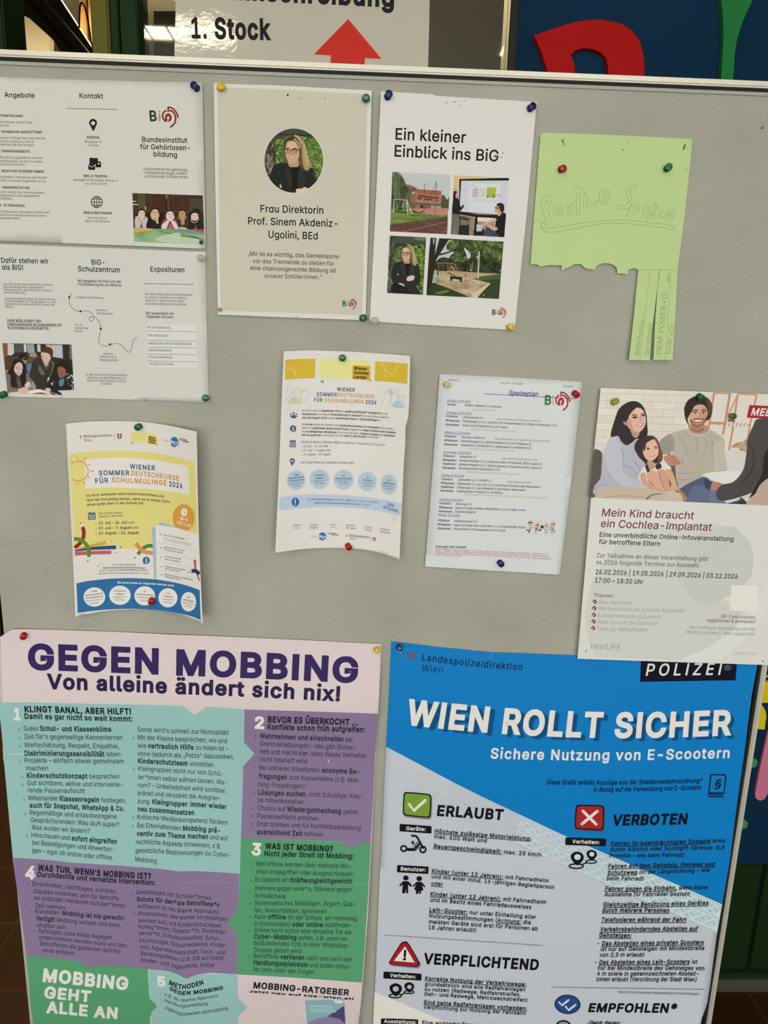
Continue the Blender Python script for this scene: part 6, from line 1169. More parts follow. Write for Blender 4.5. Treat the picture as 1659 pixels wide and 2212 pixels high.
p.poly([(700, 640), (740, 625), (800, 625), (850, 680), (860, 700), (835, 715), (760, 720), (710, 680)], (186, 130, 104), True); p.line([(770, 640), (850, 705)], 5, (140, 92, 72)); p.line([(750, 660), (820, 715)], 5, (140, 92, 72)); p.poly([(1190, 770), (1250, 762), (1258, 780), (1200, 785)], (196, 144, 118)); p.poly([(830, 940), (870, 960), (915, 1020), (900, 1050), (870, 1055), (850, 1000)], (176, 122, 98), True); p.poly([(800, 880), (850, 930), (830, 960)], (170, 160, 158))
# woman
p = S.sub(PH, 'printed_person', 'long haired woman in a lilac jumper')
p.poly([(50, 960), (70, 900), (120, 830), (135, 660), (170, 540), (230, 450), (330, 440), (440, 470), (470, 560), (520, 660), (530, 700), (480, 790), (470, 860), (560, 915), (540, 930), (400, 920), (200, 930), (90, 960), (65, 990)], (176, 172, 180), True)
p.poly([(160, 560), (230, 450), (310, 540), (320, 660), (330, 780), (420, 850), (560, 912), (540, 925), (380, 915), (260, 880), (200, 780), (165, 660)], (186, 183, 190), True)
for L in ([(310, 560), (330, 640), (325, 760)], [(200, 800), (240, 860), (300, 890)], [(340, 720), (420, 760), (470, 850)], [(60, 940), (120, 900), (220, 900)], [(430, 680), (470, 740), (478, 800)]): p.line(L, 12, (150, 146, 158), True, taper=0.3)
p.poly([(70, 1000), (110, 940), (260, 915), (560, 930), (680, 950), (715, 990), (710, 1060), (400, 1050), (80, 1040)], (192, 174, 148), True); p.poly([(715, 985), (700, 950), (800, 960), (860, 990), (862, 1070), (710, 1065)], (198, 180, 154), True); p.line([(540, 1030), (600, 990), (690, 980)], 20, (124, 106, 88), True, taper=0.3); p.line([(90, 1030), (300, 1000), (520, 1010)], 12, (176, 156, 130), True)
p.poly([(212, 450), (250, 300), (290, 200), (360, 145), (440, 130), (505, 170), (540, 250), (548, 340), (550, 440), (500, 470), (440, 480), (420, 500), (360, 535), (310, 500), (280, 450)], (40, 33, 33), True)
p.poly([(395, 380), (480, 400), (460, 460), (430, 465), (410, 440)], (186, 136, 116), True)
p.poly([(350, 320), (370, 250), (410, 200), (470, 190), (515, 220), (535, 290), (530, 350), (490, 405), (440, 410), (390, 380), (360, 360)], (216, 170, 150), True); p.poly([(350, 320), (370, 270), (400, 330), (420, 400), (380, 375)], (190, 144, 124), True); p.poly([(440, 200), (500, 205), (520, 250), (460, 250)], (224, 180, 160), True)
p.poly([(350, 330), (345, 260), (390, 190), (470, 170), (420, 215), (380, 270), (360, 350)], (40, 33, 33), True); p.poly([(300, 380), (350, 340), (390, 400), (410, 450), (380, 520), (330, 500)], (44, 36, 36), True); p.line([(330, 320), (345, 335), (350, 350)], 16, (186, 136, 116), True)
p.line([(405, 262), (430, 255), (455, 262)], 8, (64, 42, 38), True); p.line([(490, 250), (510, 242), (525, 250)], 8, (64, 42, 38), True); p.poly([(412, 285), (435, 272), (458, 280), (435, 288)], (50, 36, 36), True); p.poly([(495, 264), (512, 256), (526, 264), (510, 270)], (50, 36, 36), True); p.disc(437, 280, 7, (40, 28, 28)); p.disc(511, 264, 6, (40, 28, 28)); p.line([(408, 283), (435, 268), (462, 280)], 4, (40, 28, 30), True); p.line([(492, 266), (512, 253), (529, 263)], 4, (40, 28, 30), True); p.poly([(352, 330), (372, 300), (392, 345), (412, 395), (440, 408), (400, 395), (372, 368)], (196, 148, 128), True); p.line([(478, 270), (496, 312), (476, 320)], 8, (184, 132, 114), True); p.poly([(445, 345), (480, 340), (515, 330), (500, 355), (465, 360)], (172, 84, 84), True); p.poly([(452, 347), (482, 342), (510, 335), (494, 350), (466, 354)], (236, 226, 218), True); p.disc(415, 320, 20, (222, 164, 146), 14)
p.poly([(560, 905), (640, 920), (720, 950), (690, 960), (620, 945), (560, 930)], (202, 150, 126), True)
# girl
p = S.sub(PH, 'printed_person', 'small girl with her knees drawn up')
p.poly([(430, 560), (455, 490), (520, 455), (590, 448), (640, 490), (670, 560), (690, 620), (680, 680), (620, 720), (560, 730), (510, 680), (470, 640)], (54, 40, 36), True)
p.poly([(590, 450), (640, 480), (675, 570), (690, 650), (650, 690), (640, 590)], (104, 70, 52), True)
p.poly([(480, 790), (560, 720), (650, 700), (700, 690), (760, 730), (765, 760), (700, 780), (560, 830), (540, 870), (490, 840)], (216, 208, 196), True)
p.poly([(555, 680), (610, 690), (620, 740), (580, 760), (550, 720)], (192, 140, 114), True)
p.poly([(510, 600), (520, 520), (560, 480), (610, 480), (645, 540), (650, 610), (620, 660), (570, 680), (530, 650)], (222, 176, 150), True); p.poly([(510, 560), (520, 500), (570, 460), (620, 470), (580, 490), (540, 520), (525, 590)], (60, 44, 38), True)
p.disc(557, 571, 8, (46, 32, 30)); p.disc(629, 562, 7, (46, 32, 30)); p.line([(536, 570), (557, 561), (578, 570)], 5, (60, 42, 38), True); p.line([(612, 561), (629, 553), (646, 560)], 5, (60, 42, 38), True); p.line([(530, 552), (560, 545)], 6, (110, 78, 62)); p.line([(610, 545), (640, 540)], 6, (110, 78, 62)); p.line([(598, 570), (608, 600), (592, 606)], 6, (194, 142, 120), True); p.poly([(566, 631), (598, 630), (630, 622), (612, 638), (585, 640)], (160, 84, 78), True); p.line([(578, 633), (600, 634), (618, 629)], 4, (230, 218, 210), True)
p.poly([(525, 720), (550, 710), (575, 770), (550, 790)], (44, 44, 54)); p.poly([(625, 715), (665, 700), (680, 740), (635, 755)], (44, 44, 54), True)
p.poly([(485, 800), (530, 790), (550, 870), (620, 905), (560, 915), (500, 880)], (206, 154, 126), True); p.poly([(545, 800), (590, 765), (640, 790), (690, 920), (690, 945), (620, 920), (560, 870)], (212, 160, 132), True); p.poly([(640, 770), (690, 755), (730, 800), (760, 930), (740, 945), (700, 930), (660, 830)], (204, 150, 122), True)
p.poly([(705, 775), (760, 755), (800, 830), (825, 930), (800, 960), (740, 950), (770, 900), (740, 830)], (210, 158, 130), True); p.line([(655, 800), (700, 930)], 8, (160, 108, 86)); p.line([(555, 860), (610, 905)], 8, (160, 108, 86))
# paper and the person seen from behind
p = S.sub(PH, 'printed_person', 'person in dark grey seen from behind with a paper')
p.poly([(1060, 800), (1290, 770), (1480, 790), (1400, 900), (1230, 905), (1120, 850)], (216, 212, 202), True); p.poly([(1060, 800), (1130, 850), (1230, 900), (1230, 910), (1120, 860)], (150, 144, 136))
p.poly([(1130, 930), (1150, 875), (1220, 880), (1250, 910), (1200, 960), (1140, 960)], (178, 122, 98), True)
p.poly([(1130, 960), (1220, 950), (1400, 1010), (1380, 1050), (1240, 1070), (1120, 1060)], (104, 112, 134), True); p.poly([(1250, 1040), (1410, 1010), (1380, 1040), (1280, 1070)], (206, 204, 198))
p.poly([(1185, 960), (1230, 900), (1340, 870), (1430, 760), (1460, 600), (1470, 480), (1520, 360), (1560, 295), (1700, 290), (2000, 300), (1980, 600), (1660, 800), (1560, 940), (1400, 1010), (1250, 1045), (1190, 1020)], (74, 66, 64), True)
p.poly([(1660, 560), (1990, 500), (1990, 760), (1700, 860), (1530, 990), (1490, 1010), (1600, 800)], (38, 34, 34), True); p.line([(1480, 520), (1530, 620), (1500, 780), (1400, 900)], 16, (58, 52, 50), True)
p.poly([(1480, 1090), (1540, 980), (1640, 850), (1990, 700), (1960, 1110)], (186, 158, 142), True)
V9(); p = S.part('brand_label'); p.poly([(1387, 196), (1531, 203), (1740, 214), (1735, 313), (1531, 301), (1366, 293)], (158, 28, 40)); p.text('MED-EL', 1397, 273, 1690, 288, 54, BD, (226, 214, 206), it=.16)
S.done(); EVENT = S
# ================================================================== large anti-bullying poster
def V10(): return S.view(0, 1340, 0.50633)
def V11(): return S.view(0, 1760, 0.50633)
def P8(): return S.view(300, 2040, 0.30139)
KN = [(1.05, .003), (1.0, .003), (.90, .012), (.785, .0035), (.53, .016), (.36, .026), (.10, .003), (-.2, .0)]
def knots(Z):
    for (a, u), (b, v) in zip(KN, KN[1:]):
        if Z >= b:
            t = (a - Z) / (a - b); t = min(max(t, 0), 1); t = t + 0.35 * (t * t * (3 - 2 * t) - t)
            return u + (v - u) * t
    return 0
xf8 = bp(403, 2130, 0).x
def mob_h(X, Z):
    r = min(1.0, max(0.0, (0.80 - Z) / 0.45))
    return knots(Z) + 0.011 * r * math.exp(-abs(X - xf8) / 0.035) + 0.9 * max(0.0, -0.47 - X) ** 2 + 0.002 * math.exp(-abs(X - xf8) / 0.05)
PINK = alb((212, 194, 194), (212, 206, 198))
S = Sheet('poster_sheet', 'large pink, teal, purple and green anti bullying poster with fold creases and bold purple heading', 'poster',
          [(0, 1376), (8, 1371), (20, 1363), (30, 1359.5), (90, 1360), (250, 1365), (430, 1373), (640, 1382), (825, 1391.5), (817, 1541), (806, 1760), (796, 1960), (785, 2110), (775, 2212), (770, 2262), (580, 2275), (404, 2285), (240, 2275), (82, 2262), (75, 2212), (61, 2061), (37, 1907), (27.5, 1811), (16, 1720), (7, 1639), (2, 1517), (0, 1430)],
          mob_h, PINK, 0.008, ref=(197, 193, 187), rough=0.5, spec=0.2)
S.dz = 1e-5
TEAL, PURP, GRN8 = (136, 174, 172), (124, 106, 138), (78, 142, 102)
V10(); p = S.part('colour_panel', 'teal panel'); p.poly([(-2, 352), (200, 352), (400, 356), (600, 360), (780, 364), (830, 403), (883, 368), (960, 374), (1043, 380), (1041, 520), (1085, 569), (1038, 622), (1034, 760), (1028, 930), (1022, 1082), (800, 1070), (560, 1051), (300, 1034), (55, 1014), (40, 860), (20, 640), (5, 450)], TEAL)
p = S.part('colour_panel', 'purple panel'); p.poly([(1043, 380), (1200, 385), (1400, 391), (1614, 398), (1600, 600), (1590, 800), (1580, 952), (1536, 950), (1498, 981), (1461, 945), (1250, 936), (1028, 930), (1034, 760), (1038, 622), (1085, 569), (1041, 520)], PURP)
V11(); p = S.part('colour_panel', 'green panel'); p.poly([(1028, 100), (1250, 107), (1461, 116), (1498, 151), (1536, 120), (1582, 123), (1570, 350), (1557, 550), (1544, 716), (1300, 698), (1012, 681), (1014, 512), (972, 465), (1018, 402), (1023, 250)], GRN8)
p = S.part('colour_panel', 'purple panel'); p.poly([(53, 184), (300, 204), (560, 221), (800, 240), (1022, 252), (1018, 402), (972, 465), (1014, 512), (1012, 681), (900, 674), (850, 680), (799, 700), (740, 676), (700, 666), (630, 659), (430, 641), (382, 657), (345, 627), (230, 612), (112, 600), (92, 440), (70, 300)], PURP)
p = S.part('colour_panel', 'green panel'); p.poly([(112, 600), (230, 612), (345, 627), (382, 657), (430, 641), (632, 659), (640, 770), (672, 820), (640, 862), (645, 1010), (150, 1010), (140, 890), (125, 720)], GRN8)
P8(); p = S.part('colour_panel', 'teal panel'); p.poly([(62, 178), (200, 190), (280, 214), (345, 246), (400, 222), (460, 212), (580, 210), (708, 212), (712, 382), (781, 450), (715, 512), (715, 760), (85, 760), (88, 488), (137, 440), (76, 390)], TEAL)
p = S.part('booklet_picture', 'printed picture of a teal and purple booklet'); p.poly([(1190, 400), (1470, 395), (1480, 520), (1495, 760), (1222, 760), (1205, 560)], (124, 160, 170)); p.poly([(1472, 440), (1350, 516), (1480, 580)], (74, 64, 104)); p.poly([(1212, 560), (1280, 530), (1360, 516), (1440, 535), (1482, 570), (1495, 760), (1222, 760)], (128, 118, 152)); p.poly([(1390, 400), (1460, 398), (1466, 420), (1420, 426)], (196, 198, 200)); p.lines([('MOBBING', 1225, 448, 1385, 452)], cap=14, w=BD, color=(160, 190, 196)); p.line([(1225, 463), (1400, 466)], 9, (150, 182, 190)); p.line([(1225, 480), (1415, 482)], 9, (150, 182, 190))
V10(); p = S.part('main_heading'); DP = (42, 26, 78)
p.text('GEGEN MOBBING', 120, 206, 1526, 262, 99, 0.037, DP, sag=-3).text('Von alleine ändert sich nix!', 200, 290, 1450, 343, 59, HV, (34, 22, 62), sag=-3)
KC = (22, 22, 30); WH = (226, 224, 216)
p = S.part('section_number', 'white numeral')
p.text('1', 60, 423, 88, 424, 48, BK, WH); sn = lambda: S.part('section_number', 'white numeral')
sn().text('2', 1086, 459, 1127, 461, 47, BK, WH); V11(); sn().text('3', 1072, 169, 1112, 172, 48, BK, WH); sn().text('4', 106, 270, 148, 273, 50, BK, WH); P8(); sn().text('5', 134, 294, 193, 298, 62, BK, WH)
V10(); p = S.part('section_heading')
p.lines([('KLINGT BANAL, ABER HILFT!', 106, 391, 560, 401), ('BEVOR ES ÜBERKOCHT ...', 1143, 434, 1528, 447)], cap=24, w=HV, color=KC); p.lines([('Damit es gar nicht so weit kommt:', 106, 420, 566, 431), ('Konflikte schon früh aufgreifen:', 1142, 465, 1556, 477)], cap=22, w=BD, color=KC)
V11(); p.lines([('WAS IST MOBBING?', 1130, 145, 1420, 157), ("WAS TUN, WENN'S MOBBING IST?", 160, 237, 645, 274, 3)], cap=24, w=HV, color=KC); p.lines([('Nicht jeder Streit ist Mobbing:', 1128, 175, 1508, 187), ('Durchdachte und vernetzte Intervention:', 160, 264, 662, 300, 2)], cap=21, w=BD, color=KC)
P8(); p.text('METHODEN', 214, 284, 466, 283, 32, HV, KC, sag=34).text('GEGEN MOBBING', 217, 324, 606, 320, 26, HV, KC, sag=32)
T8 = (44, 52, 58); kw = dict(cap=20, w=RG, bw=HV, color=T8)
V10(); p = S.part('body_text', 'dark print on the teal panel')
p.lines([('Gutes ^Schul- und Klassenklima^', 103, 471, 475, 474), ("Zeit für's gegenseitige Kennenlernen", 105, 506, 523, 509), ('Wertschätzung, Respekt, Empathie,', 105, 541, 508, 546), ('^Diskriminierungssensibilität^ leben', 105, 577, 514, 580), ('Projekte – einfach etwas gemeinsam', 107, 607, 529, 610), ('machen', 112, 640, 205, 640), ('^Kinderschutzkonzept^ besprechen', 115, 672, 509, 675), ('Gut sichtbare, aktive und intervenie-', 117, 703, 523, 710), ('rende Pausenaufsicht', 119, 734, 362, 737), ('Miteinander ^Klassenregeln^ festlegen,', 122, 767, 538, 778), ('^auch für Snapchat, WhatsApp & Co.^', 126, 798, 531, 813), ('Regelmäßige und anlassbezogene', 127, 829, 497, 846), ('Gesprächsrunden: Was läuft super?', 131, 861, 508, 881), ('Was wollen wir ändern?', 134, 892, 383, 908), ('Hinschauen und ^sofort eingreifen^', 134, 925, 498, 953), ('bei Beleidigungen und Abwertun-', 137, 957, 487, 986), ('gen – egal ob online oder offline.', 137, 990, 482, 1022),
         ("Sonst wird's schnell zur Normalität!", 588, 475, 975, 489), ('Mit der Klasse besprechen, wo und', 588, 508, 968, 524), ('wie ^vertraulich Hilfe^ zu holen ist –', 588, 543, 974, 557), ('ohne dadurch als „Petze“ dazustehen.', 588, 578, 999, 592), ('^Kinderschutzteam^ vorstellen', 589, 609, 910, 626), ('Kleingruppen nicht nur von Schü-', 590, 641, 952, 664), ('ler*innen selbst wählen lassen. Wa-', 590, 677, 967, 701), ('rum? – Unbeliebtheit wird sichtbar,', 589, 711, 965, 737), ('kränkt und verstärkt die Ausgren-', 588, 746, 942, 769), ('zung. ^Kleingruppen immer wieder^', 587, 780, 966, 805), ('^neu zusammensetzen^', 588, 814, 828, 830), ('Kritische Medienkompetenz fördern', 586, 848, 970, 873), ('Bei Elternabenden ^Mobbing prä-^', 585, 884, 938, 907), ('^ventiv zum Thema machen^ und auf', 582, 919, 970, 940), ('rechtliche Aspekte hinweisen, z.B.', 580, 955, 943, 974), ('gesetzliche Bestimmungen zu Cyber-', 578, 991, 981, 1011), ('Mobbing', 577, 1028, 668, 1036)], **kw)
def chev(p, L):
    for x, y in L: p.line([(x, y - 5), (x + 5, y), (x, y + 5)], 2.4, T8)
chev(p, [(79, 467), (81, 502), (82, 538), (85, 604), (92, 669), (94, 701), (100, 764), (106, 826), (113, 919), (567, 503), (569, 635), (566, 842), (564, 878)])
p = S.part('body_text', 'dark print on the upper purple panel')
p.lines([('^Wahrnehmen und einschreiten^ bei', 1109, 502, 1503, 518), ('Grenzverletzungen – das gibt Sicher-', 1109, 535, 1517, 552), ('heit und macht klar, dass dieses Verhalten', 1109, 568, 1562, 587), ('nicht toleriert wird', 1108, 601, 1309, 610), ('Bei unklaren Situationen: ^anonyme Be-^', 1106, 637, 1532, 655), ('^fragungen^ zum Klassenklima (z.B. Mob-', 1104, 673, 1539, 692), ('bing-Fragebogen)', 1102, 708, 1298, 717), ('^Lösungen suchen^, nicht Schuldige, Klas-', 1101, 743, 1545, 760), ('se miteinbeziehen', 1100, 775, 1296, 784), ('Chance auf ^Wiedergutmachung^ geben', 1098, 809, 1528, 827), ('Pausenaufsicht erhöhen', 1097, 843, 1358, 855), ('Dran bleiben und für Konfliktbearbeitung', 1097, 877, 1538, 895), ('^ausreichend Zeit^ nehmen', 1096, 911, 1378, 923)], **kw)
chev(p, [(1087, 495), (1083, 629), (1079, 735), (1077, 803), (1075, 836), (1074, 870)])
V11(); p = S.part('body_text', 'dark print on the green panel')
p.lines([('Betroffene werden über mehrere Wo-', 1094, 217, 1498, 228), ('chen angegriffen oder ausgeschlossen', 1093, 250, 1504, 261), ('Es besteht ein ^Kräfteungleichgewicht^:', 1090, 285, 1507, 292), ('mehrere gegen eine*n, Stärkere gegen', 1088, 321, 1500, 327), ('Schwächere', 1087, 353, 1218, 357), ('Systematisches Beleidigen, Ärgern, Quä-', 1087, 384, 1516, 389), ('len, Ausschließen, Ignorieren', 1086, 415, 1392, 420), ('Kann ^offline^ (in der Schule, am Heimweg,', 1086, 443, 1526, 451), ('in Freistunden) ^oder online^ stattfinden', 1085, 473, 1494, 480), ('Online kann schon eine einzelne Tat als', 1084, 500, 1498, 509), ('^Cyber-Mobbing^ gelten, z.B. wenn ein', 1084, 527, 1481, 538), ('bloßstellendes Foto in einer WhatsApp-', 1083, 555, 1493, 567), ('Gruppe geteilt wird', 1082, 584, 1284, 590), ('Betroffene ^verlieren^ nach und nach den', 1082, 610, 1501, 626), ('^Handlungsspielraum^ und leiden mitun-', 1081, 638, 1498, 657), ('ter sehr unter den Folgen', 1081, 667, 1340, 680)], **dict(kw, cap=19))
chev(p, [(1073, 210), (1069, 281), (1066, 378), (1065, 437), (1063, 493), (1061, 604)])
p = S.part('body_text', 'dark print on the lower purple panel')
p.lines([('Einschreiten, nachfragen, zuhören,', 138, 302, 497, 335), ('Glauben schenken, sich für Betroffe-', 142, 334, 518, 366), ('ne und/oder meldende Schüler*innen', 146, 362, 533, 396), ('Zeit nehmen', 148, 394, 277, 405), ('Klarstellen: ^Mobbing ist nie gerecht-^', 151, 419, 535, 449), ('^fertigt!^ Mobbing verletzt und kann', 155, 450, 510, 479), ('strafbar sein.', 158, 478, 286, 488), ('Aufzeigen, dass etwas dagegen', 162, 502, 475, 531), ('unternommen werden muss und den', 167, 530, 540, 566), ('Betroffenen die geplanten Schritte', 172, 557, 514, 591), ('vorab erklären', 177, 584, 314, 598),
         ('Gemeinsam mit Schüler*innen', 582, 338, 900, 364), ('^Schutz für den*die Betroffene*n^', 584, 368, 934, 393, 4), ('aufbauen (s. No Blame Approach)', 586, 397, 930, 424, 5), ('Absprechen, wie weiter vorgegangen', 588, 428, 970, 453, 6), ('werden soll, mit Kinderschutzteam,', 590, 458, 948, 482, 8), ('Kolleg*innen, Direktor*in, Beratungs-', 592, 484, 970, 509, 8), ('lehrer*in, Schulsozialarbeit, Schul-', 593, 512, 938, 538, 8), ('psychologie, Schulmediation, Kinder-', 595, 542, 970, 565, 11), ('und Jugendanwaltschaft, Fach- und', 598, 570, 958, 596, 14), ('Beratungsstellen (z.B. Rat auf Draht),', 600, 598, 960, 620, 16), ('Kinder- und Jugendhilfe, Polizei', 602, 626, 915, 648, 18)], **dict(kw, cap=18))
chev(p, [(119, 297), (132, 414), (145, 498), (562, 335), (570, 422)])
p = S.part('slogan', 'bold white slogan'); p.text('MOBBING', 182, 709, 545, 745, 50, BK, WH).text('GEHT', 188, 779, 386, 796, 44, BK, WH).text('ALLE AN', 196, 842, 500, 868, 44, BK, WH)
P8(); p = S.part('body_text', 'dark print on the lower teal panel'); p.lines([('z.B. No Blame Approach', 182, 366, 570, 374, 34), ('Handlungsanleitung:', 182, 408, 500, 432, 30), ('jugendinfowien.at/mobbing', 184, 458, 640, 464, 40)], cap=24, w=RG, color=T8); chev(p, [(152, 352), (156, 400)])
p = S.part('guide_heading'); p.text('MOBBING-RATGEBER', 820, 312, 1505, 364, 41, HV, KC).text('Jetzt neu auf kija-wien.at!', 788, 342, 1538, 397, 14, HV, KC)
V10(); p = S.part('crease', 'pale worn paper along a fold'); CR = (206, 208, 206)
p.line([(40, 571), (90, 570), (110, 568)], 2.5, CR); p.line([(1400, 592), (1403, 604), (1397, 606)], 2.5, CR); p.line([(800, 780), (803, 850)], 1.6, (158, 190, 188)); V11(); p.line([(770, 288), (820, 290), (850, 285), (1010, 290)], 1.6, (150, 134, 160)); p.line([(1500, 292), (1572, 294)], 1.6, (120, 170, 140)); V10(); p.disc(1495, 155, 3, (60, 50, 60))
S.done(); BULLYING = S

# ================================================================== blue police poster
def V12(): return S.view(800, 1370, 0.51778)
def V13(): return S.view(800, 1780, 0.51778)
def Q1(): return S.view(800, 1680, 0.26522)
def Q2(): return S.view(1180, 1640, 0.25316)
def Q3(): return S.view(800, 1980, 0.26522)
def Q4(): return S.view(1180, 2100, 0.217)
def pol_h(X, Z):
    return 0.002 + 0.012 * max(0, 0.99 - Z) * (1 - 0.4 * math.cos((X - 0.05) * 9)) + 0.2 * max(0.0, X - 0.55) ** 2 + 0.55 * max(0.0, 0.33 - Z) * max(0.0, X - 0.42)
PREF = (205, 205, 208)
S = Sheet('poster_sheet', 'large blue and pale grey police poster about riding electric scooters safely', 'poster',
          [(845, 1385.5), (955, 1398.5), (1061, 1409), (1160, 1412), (1248, 1416), (1450, 1424), (1641, 1428), (1636, 1437.5), (1623.6, 1504), (1608, 1626.7), (1595.5, 1712), (1585, 1790), (1576, 1861), (1560, 1953.6), (1549, 2015), (1533, 2135), (1528.5, 2165), (1521, 2187), (1512, 2212), (1494, 2250), (1200, 2262), (804, 2262), (806, 2212), (809, 2142.7), (812.7, 2069), (819.7, 1900), (823, 1849), (833.7, 1613), (840, 1500)],
          pol_h, alb((184, 192, 212), PREF), 0.015, ref=PREF, rough=0.35, spec=0.25)
S.view(0, 0, 1); PB = (0, 118, 196)
p = S.part('blue_panel'); p.poly([(845, 1385.5), (955, 1398.5), (1061, 1409), (1160, 1412), (1248, 1416), (1450, 1424), (1641, 1428), (1636, 1437.5), (1623.6, 1504), (1608, 1626.7), (1595.5, 1712), (1585, 1790), (1576, 1861), (1560, 1953.6), (1440, 1903), (1302, 1845), (1222, 1810), (1100, 1750), (985.7, 1693.3), (910, 1653), (833.7, 1613), (840, 1500)], PB)
p = S.part('white_corner'); p.poly([(809, 2142.7), (850, 2160), (900, 2181), (985, 2217), (1080, 2262), (804, 2262), (806, 2212)], (224, 224, 222))
# tyre track band: pale strip with two rows of lozenges, fading out towards its upper end
p = S.part('tyre_track', 'pale blue tyre track band')
def up(t): x = 905 + t * 655; return x, (1651 + (x - 905) * 0.525 if x < 1010 else 1706 + (x - 1010) * 0.475 if x < 1222 else 1806.5 + (x - 1222) * 0.435)
def band(t, f): x, y = up(t); return (x - 11 * f, y + 62 * f)
GB = [(185, 192, 208), (194, 203, 218), (200, 211, 226)]
n = 29
for i in range(3):
    a, b = i / 3, (i + 1) / 3; p.poly([band(a + (b - a) * k / 6, 0) for k in range(7)] + [band(b + (a - b) * k / 6, 1) for k in range(7)], GB[i])
for i in range(n):
    f = i / n; c = tuple(int(u + (v - u) * f ** 0.8) for u, v in zip((180, 189, 206), (158, 194, 220)))
    t0, t1 = i / n, (i + 1) / n
    for r in (0, 1):
        o = (0.10, 0.56)[r]; hgt = 0.34
        def q(u, v):                                   # local cell coordinates
            u = t0 + (t1 - t0) * (u + 0.12 * (v - 0.5)); return band(min(max(u, 0), 1), o + hgt * v)
        p.poly([q(.5, .22), q(.84, .5), q(.5, .78), q(.16, .5)], c)
        p.poly([q(.60, .06), q(1.38, .06), q(1.0, .42)], c); p.poly([q(-.36, .94), q(.40, .94), q(.0, .58)], c)
for f_, w in ((0.06, 2.0), (0.49, 2.6), (0.98, 3.0)): p.line([band(.12 + .88 * k / 24, f_) for k in range(25)], w, (166, 188, 212))
NVY = (12, 24, 60); KB = (16, 18, 26)
V12(); p = S.part('authority_name'); p.poly([(150, 76), (187, 80), (186, 89), (156, 86)], (140, 56, 66)); p.poly([(158, 93), (186, 96), (186, 104), (163, 101)], (140, 56, 66))
p.text('Landespolizeidirektion', 215, 108, 632, 150, 28, RG, NVY, sag=4, track=.07).text('Wien', 214, 154, 300, 160, 28, LT, NVY, track=.07)
p = S.part('police_label', 'dark label with white lettering'); p.poly([(1129, 98), (1530, 112), (1528, 130), (1523, 192), (1125, 198)], (10, 12, 34)); p.text('POLIZEI', 1148, 172, 1458, 168, 48, MD, (226, 226, 226), it=.12, track=.16); p.disc(1490, 140, 15, (82, 84, 100), 12); p.line([(1474, 134), (1490, 144), (1506, 134)], 4, (40, 42, 60)); p.line([(1480, 150), (1500, 150)], 3, (40, 42, 60))
p = S.part('main_heading', 'white heading with a dark drop shade'); kk = dict(cap=97, w=HV)
p.text('WIEN ROLLT SICHER', 166, 383, 1520, 427, color=(4, 74, 130), sag=30, **kk); S.e += 4e-5; p.text('WIEN ROLLT SICHER', 145, 371, 1506, 415, color=(232, 230, 224), sag=30, **kk)
p.text('Sichere Nutzung von E-Scootern', 500, 516, 1497, 514, 41, BD, (232, 230, 226), sag=9, track=.03)
p = S.part('source_note'); p.lines([('Diese Grafik enthält Auszüge aus der Straßenverkehrsordnung*', 735, 626, 1384, 618, 4), ('in Bezug auf die Verwendung von E-Scootern', 930, 656, 1380, 647, 2)], cap=19, w=MD, color=NVY, it=.12)
Q2(); p = S.part('law_book_icon'); p.line([(1385, 300), (1402, 140), (1412, 131), (1522, 131), (1532, 142), (1516, 285), (1400, 287), (1384, 300), (1388, 318), (1510, 316)], 11, NVY); p.line([(1400, 301), (1512, 298)], 8, NVY); p.text('§', 1432, 240, 1486, 240, 66, MD, NVY, it=.1)
def badge(p, pts, fill, w=14, ol=(16, 18, 16)):
    q = spline(pts, True, 3); p.poly([(x + 8, y + 14) for x, y in q], (120, 126, 142) if fill[0] < 150 and fill[1] > 100 else (70, 84, 110)); p.poly(q, ol)
    cx = sum(a for a, _ in q) / len(q); cy = sum(b for _, b in q) / len(q); p.poly([(cx + (x - cx) * 0.91, cy + (y - cy) * 0.90) for x, y in q], fill)
def rr(a, b, c, d, k=0.16):
    L = [a, b, c, d]; o = []
    for i in range(4):
        p0, p1, p2 = L[i - 1], L[i], L[(i + 1) % 4]
        o += [(p1[0] + (p0[0] - p1[0]) * k, p1[1] + (p0[1] - p1[1]) * k), (p1[0] + (p0[0] - p1[0]) * k * .25 + (p2[0] - p1[0]) * k * .25, p1[1] + (p0[1] - p1[1]) * k * .25 + (p2[1] - p1[1]) * k * .25), (p1[0] + (p2[0] - p1[0]) * k, p1[1] + (p2[1] - p1[1]) * k)]
    return o
Q1(); p = S.part('tick_badge', 'green badge with a white tick'); badge(p, rr((272, 112), (498, 132), (490, 328), (262, 304)), (112, 150, 58)); p.line([(315, 214), (356, 264), (446, 183)], 24, (232, 232, 226), cap=True); p.disc(356, 264, 12, (232, 232, 226))
p = S.part('section_heading'); p.text('ERLAUBT', 541, 304, 1078, 341, 80, HV, KB)
Q2(); p.text('VERBOTEN', 558, 562, 1196, 549, 84, HV, KB, it=.08)
Q3(); p.text('VERPFLICHTEND', 430, 379, 1366, 431, 80, HV, KB)
Q4(); p.text('EMPFOHLEN*', 415, 390, 1292, 400, 82, HV, KB, it=.1)
Q2(); p = S.part('cross_badge', 'red badge with a white cross'); badge(p, rr((252, 386), (494, 392), (488, 608), (240, 594)), (158, 36, 46)); p.line([(304, 550), (434, 442)], 25, (234, 230, 226), cap=True); p.line([(312, 440), (424, 552)], 25, (234, 230, 226), cap=True)
Q3(); p = S.part('warning_badge', 'red warning triangle'); tri = [(150, 372), (162, 352), (236, 232), (262, 206), (288, 202), (310, 216), (390, 352), (400, 382), (380, 404), (340, 404), (190, 390), (164, 386)]
